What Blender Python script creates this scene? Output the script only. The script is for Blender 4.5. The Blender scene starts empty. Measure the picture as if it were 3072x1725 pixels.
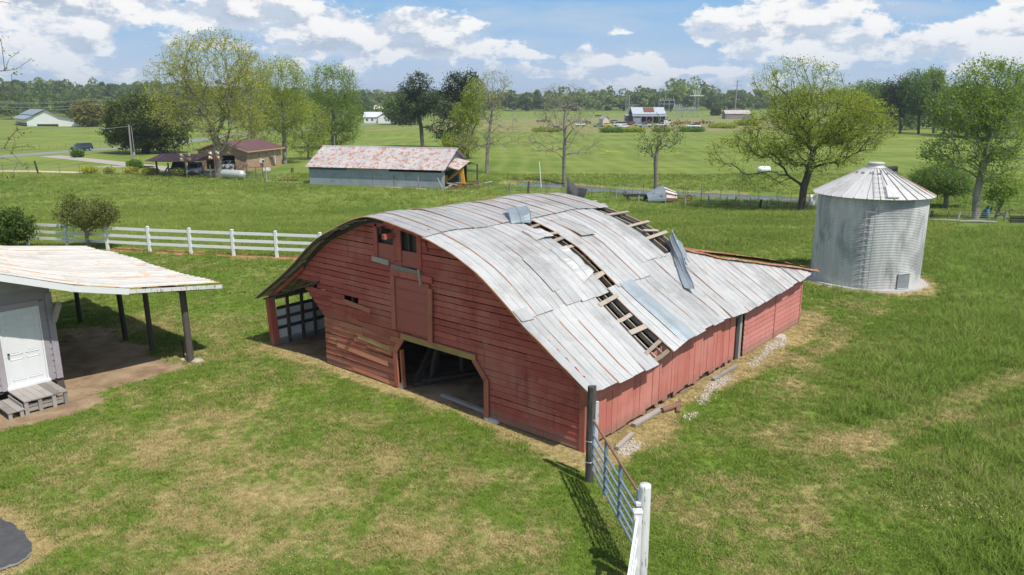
import bpy, math, random
import numpy as np
from mathutils import Vector, Matrix
R = math.radians
sc = bpy.context.scene
rng = np.random.default_rng(7)
random.seed(7)

# ------------------------------------------------------------------ camera
FPX, YH, HC = 2280.0, 303.0, 7.8
PITCH = math.atan((862.5 - YH) / FPX)
cd = bpy.data.cameras.new('camera')
cam = bpy.data.objects.new('camera', cd)
sc.collection.objects.link(cam)
cam.location = (0, 0, HC)
cam.rotation_euler = (math.pi / 2 - PITCH, 0, 0)
cd.sensor_fit = 'HORIZONTAL'
cd.sensor_width = 36.0
cd.lens = FPX / 3072.0 * 36.0
cd.clip_start = 0.1
cd.clip_end = 30000.0
sc.camera = cam

# ------------------------------------------------------------------ node helper
class NT:
    def __init__(s, tree): s.t = tree
    def n(s, typ, ins=None, **props):
        nd = s.t.nodes.new(typ)
        for k, v in props.items(): setattr(nd, k, v)
        for k, v in (ins or {}).items():
            so = nd.inputs[k]
            if isinstance(v, bpy.types.NodeSocket): s.t.links.new(v, so)
            else: so.default_value = v
        return nd
    def math(s, op, a, b=0.0, c=0.0, clamp=False):
        nd = s.t.nodes.new('ShaderNodeMath'); nd.operation = op; nd.use_clamp = clamp
        for i, v in enumerate((a, b, c)):
            if isinstance(v, bpy.types.NodeSocket): s.t.links.new(v, nd.inputs[i])
            else: nd.inputs[i].default_value = v
        return nd.outputs[0]
    def vmath(s, op, a, b=(0, 0, 0)):
        nd = s.t.nodes.new('ShaderNodeVectorMath'); nd.operation = op
        for i, v in enumerate((a, b)):
            if isinstance(v, bpy.types.NodeSocket): s.t.links.new(v, nd.inputs[i])
            else: nd.inputs[i].default_value = v
        return nd.outputs[0]
    def mix(s, f, a, b, mode='MIX'):
        nd = s.t.nodes.new('ShaderNodeMix'); nd.data_type = 'RGBA'; nd.blend_type = mode
        for so, v in ((nd.inputs[0], f), (nd.inputs[6], a), (nd.inputs[7], b)):
            if isinstance(v, bpy.types.NodeSocket): s.t.links.new(v, so)
            else: so.default_value = (*v, 1) if hasattr(v, '__len__') and len(v) == 3 else v
        return nd.outputs[2]
    def noise(s, vec, scale, detail=4.0, rough=0.55, dist=0.0):
        nd = s.n('ShaderNodeTexNoise', {'Scale': scale, 'Detail': detail, 'Roughness': rough, 'Distortion': dist})
        if vec is not None: s.t.links.new(vec, nd.inputs['Vector'])
        return nd.outputs['Fac']
    def step(s, x, a, b):
        nd = s.n('ShaderNodeMapRange', {'From Min': a, 'From Max': b}, interpolation_type='SMOOTHSTEP')
        if isinstance(x, bpy.types.NodeSocket): s.t.links.new(x, nd.inputs[0])
        return nd.outputs[0]
    def scale(s, vec, v):
        return s.n('ShaderNodeMapping', {'Vector': vec, 'Scale': v}).outputs[0]

# ------------------------------------------------------------------ world: sky with cumulus
SUN_EL, SUN_AZ = 58.0, -48.0          # azimuth in the XY plane, towards the sun
w = bpy.data.worlds.new('World'); sc.world = w; w.use_nodes = True
w.node_tree.nodes.clear()
T = NT(w.node_tree)
sky = T.n('ShaderNodeTexSky', sky_type='NISHITA', sun_disc=False)
sky.sun_elevation = R(SUN_EL); sky.sun_rotation = R(90 - SUN_AZ)
sky.air_density = 1.15; sky.dust_density = 0.35; sky.ozone_density = 2.2
gen = T.n('ShaderNodeTexCoord').outputs['Generated']
sep = T.n('ShaderNodeSeparateXYZ', {'Vector': gen})
X, Y, Z = sep.outputs
az = T.math('ARCTAN2', X, Y)                     # 0 straight ahead, + to the right
el = T.math('ARCSINE', Z)
# cloud banks seen from afar: az / elevation with the elevation drawn out
P = T.n('ShaderNodeCombineXYZ', {'X': T.math('MULTIPLY', az, 1.0), 'Y': T.math('MULTIPLY', el, 1.75), 'Z': 0.37}).outputs[0]
def cloudfield(dy, dx=0.0):
    p = T.vmath('ADD', P, (dx, dy, 0.0))
    big = T.noise(p, 7.0, 2.0, 0.5)
    fine = T.noise(p, 25.0, 5.0, 0.60, 0.0)
    return T.math('ADD', T.math('MULTIPLY', big, 0.45), T.math('MULTIPLY', fine, 0.55))
def blob(ax, ey, sx, sy, amp, flat):
    dx = T.math('DIVIDE', T.math('SUBTRACT', az, ax), sx)
    e = T.math('SUBTRACT', el, ey)
    dy = T.math('ADD', T.math('DIVIDE', T.math('MAXIMUM', e, 0.0), sy), T.math('DIVIDE', T.math('MINIMUM', e, 0.0), sy * flat))
    r2 = T.math('ADD', T.math('MULTIPLY', dx, dx), T.math('MULTIPLY', dy, dy))
    return T.math('MULTIPLY', T.math('EXPONENT', T.math('MULTIPLY', r2, -1.0)), amp)
def pa(x, y):                                     # direction of a bank of cloud
    return math.atan((x - 1536) / FPX), math.atan((YH - y) / FPX)
bias = None
for (x, y, sx, sy, amp, fl) in [(1250, 160, 290, 110, .27, .25), (1000, 160, 100, 75, .16, .3), (1845, 115, 48, 30, .20, .3), (2060, 120, 75, 100, .20, .3), (2260, 130, 130, 75, .16, .3),
                            (2440, 140, 130, 120, .16, .3), (2205, 182, 48, 32, .18, .3), (2610, 188, 130, 40, .17, .3), (2795, 165, 45, 28, .17, .3), (2990, 160, 95, 120, .24, .3),
                            (330, 170, 75, 85, .20, .35), (480, 70, 420, 50, .14, .8), (110, 70, 110, 55, .14, .5), (770, 105, 90, 45, .11, .4), (640, 165, 140, 30, .12, .3), (880, 215, 90, 25, .11, .3), (1090, 212, 70, 30, .14, .3), (1500, 215, 120, 25, .12, .3), (1740, 190, 100, 40, .13, .3), (1640, 235, 90, 22, .12, .3), (2050, 225, 60, 20, .12, .3), (2420, 215, 110, 22, .10, .3), (2860, 215, 60, 28, .12, .3), (60, 180, 160, 30, .10, .4), (2700, 40, 260, 50, .06, .8), (1900, 195, 80, 45, .12, .4),
                            (1680, 60, 240, 75, -.20, 1.0), (1400, 20, 460, 25, -.18, 1.0)]:
    a_, e_ = pa(x, y)
    b = blob(a_, e_, sx / FPX, sy / FPX, amp, fl)
    bias = b if bias is None else T.math('ADD', bias, b)
d0 = T.math('ADD', cloudfield(0.0), bias)
d1 = T.math('ADD', cloudfield(0.030, 0.014), bias)
cov = T.step(d0, 0.525, 0.595)                      # coverage
veil = T.math('MULTIPLY', T.step(T.noise(T.scale(P, (1.0, 2.6, 1.0)), 5.0, 5.0, 0.6), 0.40, 0.68), 0.65)
lit = T.step(T.math('SUBTRACT', d0, d1), -0.075, 0.055)   # tops bright, bases grey-blue
thick = T.step(d0, 0.58, 0.78)
base_c = T.mix(thick, (0.64, 0.74, 0.88), (0.50, 0.59, 0.74))
cl = T.mix(lit, base_c, (1.08, 1.08, 1.08))
hz = T.step(el, 0.10, 0.0)
cl = T.mix(T.math('MULTIPLY', hz, 0.30), cl, (0.62, 0.73, 0.88))
skyc = T.mix(1.0, sky.outputs[0], (0.098, 0.098, 0.098), 'MULTIPLY')
blue = T.mix(T.step(el, 0.0, 0.15), (0.54, 0.69, 0.89), (0.27, 0.55, 0.88))
up = T.step(el, 0.16, 0.5)
skyc = T.mix(up, blue, skyc)
c1 = T.mix(veil, skyc, (0.60, 0.71, 0.87))
c2 = T.mix(T.math('MULTIPLY', cov, T.math('SUBTRACT', 1.0, T.math('MULTIPLY', hz, 0.35))), c1, cl)
below = T.step(Z, -0.002, -0.02)
c3 = T.mix(below, c2, (0.25, 0.28, 0.18))
bg = T.n('ShaderNodeBackground', {'Color': c3, 'Strength': 1.0})
wo = T.n('ShaderNodeOutputWorld', {'Surface': bg.outputs[0]})
w.cycles.sampling_method = 'MANUAL'; w.cycles.sample_map_resolution = 256

sd = bpy.data.lights.new('sun', 'SUN'); sd.energy = 5.0; sd.angle = R(0.53); sd.color = (1.0, 0.95, 0.87)
sun = bpy.data.objects.new('sun', sd); sc.collection.objects.link(sun)
sdir = Vector((math.cos(R(SUN_EL)) * math.cos(R(SUN_AZ)), math.cos(R(SUN_EL)) * math.sin(R(SUN_AZ)), math.sin(R(SUN_EL))))
sun.rotation_euler = sdir.to_track_quat('Z', 'Y').to_euler()
sun.location = (20, -20, 60)
vs = sc.view_settings
vs.view_transform = 'Standard'; vs.look = 'None'; vs.exposure = -0.12; vs.gamma = 1.0; vs.use_curve_mapping = False
sc.cycles.max_bounces = 5; sc.cycles.diffuse_bounces = 2; sc.cycles.glossy_bounces = 2
sc.cycles.transmission_bounces = 4; sc.cycles.transparent_max_bounces = 6
sc.cycles.caustics_reflective = False; sc.cycles.caustics_refractive = False

# ------------------------------------------------------------------ terrain
def zt(x, y):
    t = np.clip((np.asarray(y, float) - 40.0) / 36.0, 0, 1)
    return -2.4 * t * t * (3 - 2 * t)
_ct, _st = math.cos(PITCH), math.sin(PITCH)
def ray(x, y):
    d = np.array([x - 1536.0, FPX * _ct - (y - 862.5) * _st, -FPX * _st - (y - 862.5) * _ct])
    return d / np.linalg.norm(d)
def G(x, y):
    """place on the terrain that lies in the direction of a picture point"""
    d = ray(x, y); o = np.array([0, 0, HC]); t = 5.0
    while t < 20000:
        p = o + d * t
        if p[2] < zt(p[0], p[1]): break
        t *= 1.01
    a, b = t / 1.01, t
    for _ in range(36):
        m = (a + b) / 2; p = o + d * m
        if p[2] < zt(p[0], p[1]): b = m
        else: a = m
    return o + d * b
def GZ(x, y, z):
    d = ray(x, y); t = (z - HC) / d[2]
    return np.array([0, 0, HC]) + d * t
def top_z(x, y, Yd):
    d = ray(x, y); return HC + d[2] * Yd / d[1]
A0 = R(140.16)
BO = np.array([1.634, 16.009, 0.0])
BU = np.array([math.cos(A0), math.sin(A0), 0]); BV = np.array([math.sin(A0), -math.cos(A0), 0])
BROT = A0 - math.pi / 2               # local x = along the side wall, local y = along the front
def uvw(u, v, z=0.0): return BO + BU * u + BV * v + np.array([0, 0, z])

# ------------------------------------------------------------------ mesh helpers
col = sc.collection
class MB:
    def __init__(s): s.v = []; s.f = []; s.a = []
    def add(s, vs, fs, at=None):
        o = len(s.v); s.v += [tuple(map(float, p)) for p in vs]; s.f += [tuple(i + o for i in f) for f in fs]
        s.a += list(at) if at is not None else [(0.5, 0.5, 0.0)] * len(vs)
        return s
    HEX = [(0, 3, 2, 1), (4, 5, 6, 7), (0, 1, 5, 4), (1, 2, 6, 5), (2, 3, 7, 6), (3, 0, 4, 7)]
    def hexa(s, p8): return s.add(p8, s.HEX)
    def box(s, x0, x1, y0, y1, z0, z1):
        return s.hexa([(x0, y0, z0), (x1, y0, z0), (x1, y1, z0), (x0, y1, z0), (x0, y0, z1), (x1, y0, z1), (x1, y1, z1), (x0, y1, z1)])
    def beam(s, a, b, w, h, up=(0, 0, 1)):
        a, b, up = Vector(a), Vector(b), Vector(up)
        d = (b - a).normalized(); r = d.cross(up)
        if r.length < 1e-4: r = d.cross(Vector((1, 0, 0)))
        r.normalize(); q = r.cross(d).normalized(); r = r * (w / 2); q = q * (h / 2)
        return s.hexa([a - r - q, a + r - q, b + r - q, b - r - q, a - r + q, a + r + q, b + r + q, b - r + q])
    def prism(s, poly, d):
        """polygon of 3-d points pushed along d"""
        n = len(poly); d = Vector(d); a = [Vector(p) for p in poly]
        return s.add(a + [p + d for p in a], [tuple(range(n))[::-1], tuple(range(n, 2 * n))] + [(i, (i + 1) % n, n + (i + 1) % n, n + i) for i in range(n)])
    def tube(s, pts, rad, n=8, cap=True):
        pts = [Vector(p) for p in pts]
        if not hasattr(rad, '__len__'): rad = [rad] * len(pts)
        vs, fs = [], []; m = len(pts); ref = None
        for i, p in enumerate(pts):
            d = (pts[min(i + 1, m - 1)] - pts[max(i - 1, 0)]).normalized()
            if ref is None or abs(ref.dot(d)) > 0.98: ref = Vector((0, 0, 1)) if abs(d.z) < 0.9 else Vector((1, 0, 0))
            r = d.cross(ref).normalized(); q = r.cross(d)
            for k in range(n):
                t = 2 * math.pi * k / n; vs.append(p + (r * math.cos(t) + q * math.sin(t)) * rad[i])
        for i in range(m - 1):
            for k in range(n):
                k2 = (k + 1) % n; fs.append((i * n + k, i * n + k2, (i + 1) * n + k2, (i + 1) * n + k))
        if cap: fs += [tuple(range(n))[::-1], tuple((m - 1) * n + k for k in range(n))]
        return s.add(vs, fs)
    def lathe(s, prof, n=24, c=(0, 0, 0), a0=0.0, a1=2 * math.pi):
        full = abs(a1 - a0 - 2 * math.pi) < 1e-6; m = n if full else n + 1
        vs = [(c[0] + r * math.cos(a0 + (a1 - a0) * k / n), c[1] + r * math.sin(a0 + (a1 - a0) * k / n), c[2] + z) for r, z in prof for k in range(m)]
        fs = []
        for i in range(len(prof) - 1):
            for k in range(n):
                k2 = (k + 1) % m; fs.append((i * m + k, i * m + k2, (i + 1) * m + k2, (i + 1) * m + k))
        return s.add(vs, fs)
    def ball(s, c, r, n=8, m=6, sz=1.0):
        return s.lathe([(max(1e-4, r * math.cos(-math.pi / 2 + math.pi * i / m)), r * sz * math.sin(-math.pi / 2 + math.pi * i / m)) for i in range(m + 1)], n, c)
    def build(s, name, m, parent=None, smooth=False, attr=False):
        me = bpy.data.meshes.new(name); me.from_pydata(s.v, [], s.f); me.update()
        if attr:
            at = me.attributes.new('suv', 'FLOAT_VECTOR', 'POINT'); at.data.foreach_set('vector', np.array(s.a, np.float32).ravel())
        o = bpy.data.objects.new(name, me); col.objects.link(o)
        if m is not None: me.materials.append(m)
        if parent is not None: o.parent = parent
        if smooth: me.polygons.foreach_set('use_smooth', [True] * len(me.polygons))
        return o
def npmesh(name, v, f, m, parent=None, smooth=False, attrs=None):
    """v (n,3); f (k,3|4) arrays"""
    me = bpy.data.meshes.new(name); v = np.asarray(v, np.float32); f = np.asarray(f, np.int32); k = f.shape[1]
    me.vertices.add(len(v)); me.vertices.foreach_set('co', v.ravel())
    me.loops.add(f.size); me.loops.foreach_set('vertex_index', f.ravel())
    me.polygons.add(len(f)); me.polygons.foreach_set('loop_start', np.arange(0, f.size, k, dtype=np.int32))
    me.update(calc_edges=True)
    for nm, (typ, arr) in (attrs or {}).items():
        at = me.attributes.new(nm, typ, 'POINT')
        at.data.foreach_set('value' if typ == 'FLOAT' else 'vector', np.asarray(arr, np.float32).ravel())
    if smooth: me.polygons.foreach_set('use_smooth', np.ones(len(f), bool))
    o = bpy.data.objects.new(name, me); col.objects.link(o)
    if m is not None: me.materials.append(m)
    if parent is not None: o.parent = parent
    return o
def tag(o, label=None, cat=None, group=None, kind=None):
    if label: o['label'] = label
    if cat: o['category'] = cat
    if group: o['group'] = group
    if kind: o['kind'] = kind
    return o
def thing(name, label, cat, loc=(0, 0, 0), rotz=0.0, group=None):
    o = bpy.data.objects.new(name, None); col.objects.link(o); o.empty_display_size = 0.3
    o.location = loc; o.rotation_euler = (0, 0, rotz)
    return tag(o, label, cat, group)
def copy_tree(o, parent=None):
    c = o.copy(); col.objects.link(c); c.parent = parent
    for ch in o.children: copy_tree(ch, c)
    return c
def rr(a, b): return random.uniform(a, b)
# ------------------------------------------------------------------ materials
def newmat(name):
    m = bpy.data.materials.new(name); m.use_nodes = True; nt = m.node_tree; nt.nodes.clear()
    t = NT(nt); b = t.n('ShaderNodeBsdfPrincipled'); b.inputs['Roughness'].default_value = 0.8
    o = t.n('ShaderNodeOutputMaterial', {'Surface': b.outputs[0]})
    return m, t, b
def setc(t, b, c, rough=None, bump=None, bs=0.3, bd=0.01, metal=None):
    def put(k, v):
        if isinstance(v, bpy.types.NodeSocket): t.t.links.new(v, b.inputs[k])
        else: b.inputs[k].default_value = (*v, 1) if hasattr(v, '__len__') and len(v) == 3 else v
    put('Base Color', c)
    if rough is not None: put('Roughness', rough)
    if metal is not None: put('Metallic', metal)
    if bump is not None:
        bn = t.n('ShaderNodeBump', {'Strength': bs, 'Distance': bd, 'Height': bump}); t.t.links.new(bn.outputs[0], b.inputs['Normal'])
def plain(name, c, rough=0.7, var=0.25, scale=3.0, metal=0.0, spec=None, rnd=0.15):
    m, t, b = newmat(name)
    co = t.n('ShaderNodeTexCoord').outputs['Object']; ob = t.n('ShaderNodeObjectInfo').outputs['Random']
    n = t.noise(co, scale, 5.0, 0.6)
    f = t.math('ADD', 1.0 - var / 2 - rnd / 2, t.math('ADD', t.math('MULTIPLY', n, var), t.math('MULTIPLY', ob, rnd)))
    setc(t, b, t.mix(1.0, c, t.n('ShaderNodeCombineColor', {'Red': f, 'Green': f, 'Blue': f}).outputs[0], 'MULTIPLY'), rough, metal=metal)
    return m
def wood(name, c, c2, grain=(1, 14, 14), rough=0.85, peel=0.0, peelc=(0.30, 0.28, 0.26), rnd=0.3, dirt=0.35, splash=0.0, fade=None):
    """weathered or painted boards: grain along one axis, peeled patches of bare wood"""
    m, t, b = newmat(name)
    co = t.n('ShaderNodeTexCoord').outputs['Object']; oi = t.n('ShaderNodeObjectInfo').outputs['Random']
    off = t.vmath('ADD', co, t.n('ShaderNodeCombineXYZ', {'X': t.math('MULTIPLY', oi, 37.0), 'Y': t.math('MULTIPLY', oi, 11.0), 'Z': t.math('MULTIPLY', oi, 23.0)}).outputs[0])
    g = t.noise(t.scale(off, grain), 2.2, 6.0, 0.62)
    big = t.noise(off, 1.3, 4.0, 0.6)
    f = t.step(t.math('ADD', t.math('MULTIPLY', g, 0.6), t.math('MULTIPLY', oi, rnd + 0.12)), 0.25, 0.75)
    cc = t.mix(f, c, c2)
    if dirt: cc = t.mix(t.math('MULTIPLY', t.step(big, 0.48, 0.75), dirt), cc, (c[0] * .45, c[1] * .45, c[2] * .45))
    if fade is not None:
        fk = t.noise(co, .55, 5.0, .65); cc = t.mix(t.math('MULTIPLY', t.step(fk, .46, .70), .7), cc, fade)
        vk = t.noise(t.scale(co, (5, 5, .45)), 1.2, 5.0, .65); cc = t.mix(t.math('MULTIPLY', t.step(vk, .52, .72), .45), cc, (c[0] * .5, c[1] * .55, c[2] * .6))
    if splash:
        zc = t.n('ShaderNodeSeparateXYZ', {'Vector': co}).outputs[2]; sk = t.noise(t.scale(co, (2, 2, 1)), 2.5, 6.0, .7)
        cc = t.mix(t.math('MULTIPLY', t.step(t.math('ADD', zc, t.math('MULTIPLY', sk, .8)), .85, .45), splash), cc, (.24, .17, .12))
    if peel:
        pk = t.noise(t.scale(off, tuple(1 + (q - 1) * .35 for q in grain)), 3.0, 8.0, 0.7)
        cc = t.mix(t.step(pk, 0.74 - peel, 0.78 - peel), cc, t.mix(g, peelc, tuple(q * 1.7 for q in peelc)))
    setc(t, b, cc, rough, g, 0.35, 0.012)
    return m
def foliage(name, c, c2, trans=0.35, rough=0.6):
    m = bpy.data.materials.new(name); m.use_nodes = True; nt = m.node_tree; nt.nodes.clear(); t = NT(nt)
    at = t.n('ShaderNodeAttribute', attribute_name='rnd').outputs['Fac']
    col_ = t.mix(at, c, c2)
    d = t.n('ShaderNodeBsdfPrincipled', {'Base Color': col_, 'Roughness': rough}); d.inputs['Specular IOR Level'].default_value = 0.25
    tr = t.n('ShaderNodeBsdfTranslucent', {'Color': t.mix(0.4, col_, (c2[0] * 1.5, c2[1] * 1.5, c2[2] * .8))})
    mx = t.n('ShaderNodeMixShader', {0: trans, 1: d.outputs[0], 2: tr.outputs[0]})
    t.n('ShaderNodeOutputMaterial', {'Surface': mx.outputs[0]})
    return m
def tin(name, c=(0.40, 0.40, 0.395), c2=(0.62, 0.62, 0.615), rust=0.5, edge=0.5, metal=0.25, rough=0.45, rustc=(0.24, 0.075, 0.02), streak=(1.2, 9.0), blotch=0.0):
    """old sheet metal; 'suv' = across, along, sheet number"""
    m, t, b = newmat(name)
    s = t.n('ShaderNodeAttribute', attribute_name='suv').outputs['Vector']; q = t.n('ShaderNodeSeparateXYZ', {'Vector': s}); sx, sy, sn = q.outputs
    co = t.n('ShaderNodeTexCoord').outputs['Object']; oi = t.n('ShaderNodeObjectInfo').outputs['Random']
    sv = t.n('ShaderNodeCombineXYZ', {'X': t.math('MULTIPLY', sx, streak[1]), 'Y': t.math('MULTIPLY', sy, streak[0]), 'Z': t.math('MULTIPLY', oi, 50.0)}).outputs[0]
    st = t.noise(sv, 1.0, 6.0, 0.65); bl = t.noise(co, 1.7, 6.0, 0.65); fi = t.noise(co, 11.0, 5.0, 0.7)
    f = t.math('ADD', t.math('MULTIPLY', st, 0.55), t.math('MULTIPLY', t.math('ADD', bl, t.math('MULTIPLY', oi, 0.5)), 0.35))
    cc = t.mix(t.step(f, 0.25, 0.75), c, c2)
    cc = t.mix(t.math('MULTIPLY', t.step(fi, 0.62, 0.75), 0.35), cc, tuple(v * .55 for v in c))
    wz = t.noise(co, .8, 6.0, .7); cc = t.mix(t.math('MULTIPLY', t.step(wz, .48, .68), .45), cc, (c[0] * .62, c[1] * .60, c[2] * .57))
    e = t.math('ABSOLUTE', t.math('SUBTRACT', sx, 0.5))
    em = t.math('MULTIPLY', t.step(e, 0.455, 0.498), t.step(t.math('ADD', t.math('ADD', st, t.math('MULTIPLY', t.math('SUBTRACT', oi, .5), .35)), t.math('MULTIPLY', bl, .6)), 0.95 - edge * .55, 1.05 - edge * .35))
    rk = t.step(t.math('ADD', t.math('MULTIPLY', bl, 0.7), t.math('MULTIPLY', st, 0.45)), 0.86 - rust * .25, 0.92 - rust * .22)
    rk = t.math('MULTIPLY', rk, t.step(fi, 0.30, 0.55))
    if blotch:
        bn = t.noise(t.scale(co, (1.0, 1.0, 1.0)), 0.55, 5.0, 0.7); rk = t.math('MAXIMUM', rk, t.math('MULTIPLY', t.step(bn, 0.62 - blotch * .2, 0.68 - blotch * .2), t.step(fi, .35, .5)))
    rmask = t.math('MAXIMUM', em, rk)
    rc = t.mix(fi, rustc, (rustc[0] * 1.9, rustc[1] * 2.3, rustc[2] * 2.5))
    cc = t.mix(rmask, cc, rc)
    ro = t.math('ADD', rough - .1, t.math('ADD', t.math('MULTIPLY', bl, .25), t.math('MULTIPLY', rmask, .3)))
    setc(t, b, cc, ro, bl, 0.25, 0.03, t.math('MULTIPLY', t.math('SUBTRACT', 1.0, rmask), metal))
    return m
MT = {}
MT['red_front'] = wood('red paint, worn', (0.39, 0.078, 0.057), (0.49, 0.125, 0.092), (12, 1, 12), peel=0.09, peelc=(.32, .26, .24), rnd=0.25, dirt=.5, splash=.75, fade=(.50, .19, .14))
MT['red_weathered'] = wood('red paint, bleached', (0.42, 0.125, 0.075), (0.56, 0.235, 0.13), (12, 1, 12), peel=0.05, peelc=(.28, .20, .14), rnd=0.25, dirt=.5)
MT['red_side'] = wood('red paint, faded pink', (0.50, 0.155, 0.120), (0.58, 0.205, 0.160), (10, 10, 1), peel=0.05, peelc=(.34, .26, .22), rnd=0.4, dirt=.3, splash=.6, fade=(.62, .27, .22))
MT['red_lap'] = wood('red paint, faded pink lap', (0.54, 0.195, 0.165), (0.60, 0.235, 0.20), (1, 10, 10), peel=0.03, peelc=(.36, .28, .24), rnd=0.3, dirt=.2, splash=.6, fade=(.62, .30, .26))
MT['red_trim'] = wood('red trim paint', (0.38, 0.115, 0.075), (0.47, 0.16, 0.105), (8, 8, 1), peel=0.02, rnd=0.3)
MT['red_panel'] = plain('red door panel', (0.40, 0.11, 0.085), 0.65, 0.2, 2.0)
MT['header'] = wood('lichen-stained header', (0.30, 0.16, 0.06), (0.45, 0.30, 0.12), (10, 1, 10), peel=0.05, rnd=0.3)
MT['old_wood'] = wood('old brown wood', (0.17, 0.10, 0.055), (0.36, 0.24, 0.14), (8, 2, 8), rnd=0.6)
MT['lath'] = wood('roof lath, bleached', (0.19, 0.135, 0.085), (0.42, 0.36, 0.30), (1, 12, 12), rnd=0.8)
MT['grey_wood'] = wood('silver grey wood', (0.20, 0.185, 0.17), (0.38, 0.355, 0.33), (6, 6, 2), rnd=0.5)
MT['grey_wood_x'] = wood('silver grey wood along', (0.22, 0.205, 0.185), (0.40, 0.375, 0.34), (2, 14, 14), rnd=0.5)
MT['dark_wood'] = wood('dark creosoted wood', (0.035, 0.030, 0.027), (0.10, 0.085, 0.075), (10, 10, 1), rnd=0.4)
MT['inner_wood_shaded'] = wood('barn inside wood', (0.03, 0.025, 0.02), (0.085, 0.07, 0.058), (4, 4, 2), rnd=0.5)  # inside copy darkened so the barn's gloom is carried by the colour
MT['roof'] = tin('galvanised roof sheet', rust=0.26, edge=0.5)
MT['roof_top'] = tin('galvanised roof sheet, top row', (0.36, 0.36, 0.355), (0.54, 0.54, 0.535), rust=0.55, edge=0.95)
MT['roof_new'] = tin('bare zinc sheet', (0.24, 0.29, 0.33), (0.33, 0.38, 0.42), rust=0.3, edge=0.2, rough=.4)
MT['roof_back'] = tin('rusty roof sheet', (0.42, 0.40, 0.38), (0.55, 0.52, 0.5), rust=1.9, edge=0.9)
MT['roof_shed'] = tin('whitewashed rusty sheet', (0.50, 0.475, 0.44), (0.66, 0.635, 0.595), rust=0.95, edge=0.25, metal=0.0, rough=.7, rustc=(.40, .20, .09), streak=(1.3, 3.0))
MT['roof_grey'] = tin('peeling rusty roof', (0.40, 0.39, 0.40), (0.56, 0.54, 0.54), rust=1.2, edge=0.3, metal=0.1, rough=.6, rustc=(.26, .075, .028), streak=(3.0, 3.0))
MT['bin'] = None
MT['white_vinyl'] = plain('white vinyl', (0.80, 0.81, 0.82), 0.35, 0.08, 2.0, rnd=0.05)
MT['white_paint'] = plain('white house paint', (0.78, 0.79, 0.80), 0.5, 0.1, 2.0, rnd=0.05)
MT['chipped_white'] = wood('chipped white paint', (0.66, 0.66, 0.65), (0.78, 0.78, 0.77), (14, 14, 1), peel=0.18, peelc=(.17, .16, .15), rnd=.1)
MT['lilac'] = wood('grey lilac clapboard paint', (0.33, 0.30, 0.325), (0.40, 0.365, 0.39), (1, 10, 10), peel=0.0, rnd=0.3, dirt=.25)
MT['gate_steel'] = plain('blue grey gate paint', (0.20, 0.26, 0.33), 0.45, 0.25, 9.0)
MT['gate_rust'] = plain('rusty gate tube', (0.24, 0.13, 0.085), 0.7, 0.5, 8.0)
MT['black'] = plain('black iron', (0.02, 0.02, 0.022), 0.6, 0.3)
MT['zinc'] = plain('zinc', (0.45, 0.47, 0.49), 0.45, 0.25, 4.0, 0.5)
MT['concrete'] = plain('concrete', (0.44, 0.42, 0.39), 0.9, 0.35, 5.0)
MT['stone'] = plain('pale limestone', (0.47, 0.42, 0.35), 0.9, 0.4, 6.0, rnd=.3)
MT['bark'] = wood('bark', (0.11, 0.09, 0.07), (0.24, 0.205, 0.17), (5, 5, 1.2), rnd=0.2)
MT['bark_grey'] = wood('grey bark', (0.19, 0.17, 0.15), (0.34, 0.31, 0.28), (5, 5, 1.2), rnd=0.2)
MT['bark_dark'] = wood('dark bark', (0.06, 0.05, 0.042), (0.14, 0.115, 0.095), (5, 5, 1.2), rnd=0.2)
MT['lf_spring'] = foliage('spring leaves', (0.195, 0.26, 0.034), (0.43, 0.50, 0.072), .5)
MT['lf_olive'] = foliage('olive young leaves', (0.27, 0.295, 0.045), (0.50, 0.52, 0.10), .5)
MT['lf_fresh'] = foliage('fresh green leaves', (0.125, 0.21, 0.028), (0.28, 0.40, 0.055), .45)
MT['lf_dark'] = foliage('dark evergreen leaves', (0.035, 0.065, 0.014), (0.15, 0.185, 0.035), .3)
MT['lf_pine'] = foliage('pine needles', (0.03, 0.055, 0.02), (0.075, 0.105, 0.04), .15)
MT['lf_mid'] = foliage('mid green leaves', (0.085, 0.165, 0.025), (0.19, 0.30, 0.045), .4)
MT['lf_shrub'] = foliage('bronze green leaves', (0.10, 0.12, 0.028), (0.22, 0.25, 0.05), .4)
MT['lf_ivy'] = foliage('ivy leaves', (0.05, 0.10, 0.015), (0.12, 0.19, 0.03))
MT['lf_wood'] = foliage('woodland leaves', (0.055, 0.105, 0.030), (0.26, 0.33, 0.085), .35)
MT['lf_yellow'] = foliage('yellow blossom', (0.20, 0.24, 0.03), (0.62, 0.58, 0.05), .3)
MT['lf_gold'] = foliage('gold green leaves', (0.15, 0.15, 0.02), (0.27, 0.25, 0.04))
MT['glass'] = plain('dark glass', (0.03, 0.04, 0.05), 0.08, 0.1)
MT['tyre'] = plain('tyre rubber', (0.02, 0.02, 0.02), 0.8, 0.1)
MT['rim'] = plain('wheel rim', (0.45, 0.45, 0.47), 0.35, 0.1, 3, .6)
MT['lamp'] = plain('lamp glass', (0.7, 0.7, 0.66), 0.15, 0.05)
MT['asphalt'] = plain('asphalt', (0.075, 0.075, 0.08), 0.9, 1.0, 5.0)
MT['road'] = plain('worn road asphalt', (0.25, 0.25, 0.255), 0.9, 0.3, .4)
MT['drive'] = plain('gravel drive', (0.36, 0.33, 0.29), 0.95, 0.35, .8)
MT['line'] = plain('white road line', (0.62, 0.61, 0.58), 0.8, 0.3)
MT['shingle'] = plain('maroon shingles', (0.125, 0.062, 0.068), 0.9, 0.5, 1.6)
MT['carport_roof'] = plain('maroon metal roof', (0.15, 0.06, 0.065), 0.6, 0.2, 1.0)
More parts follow.
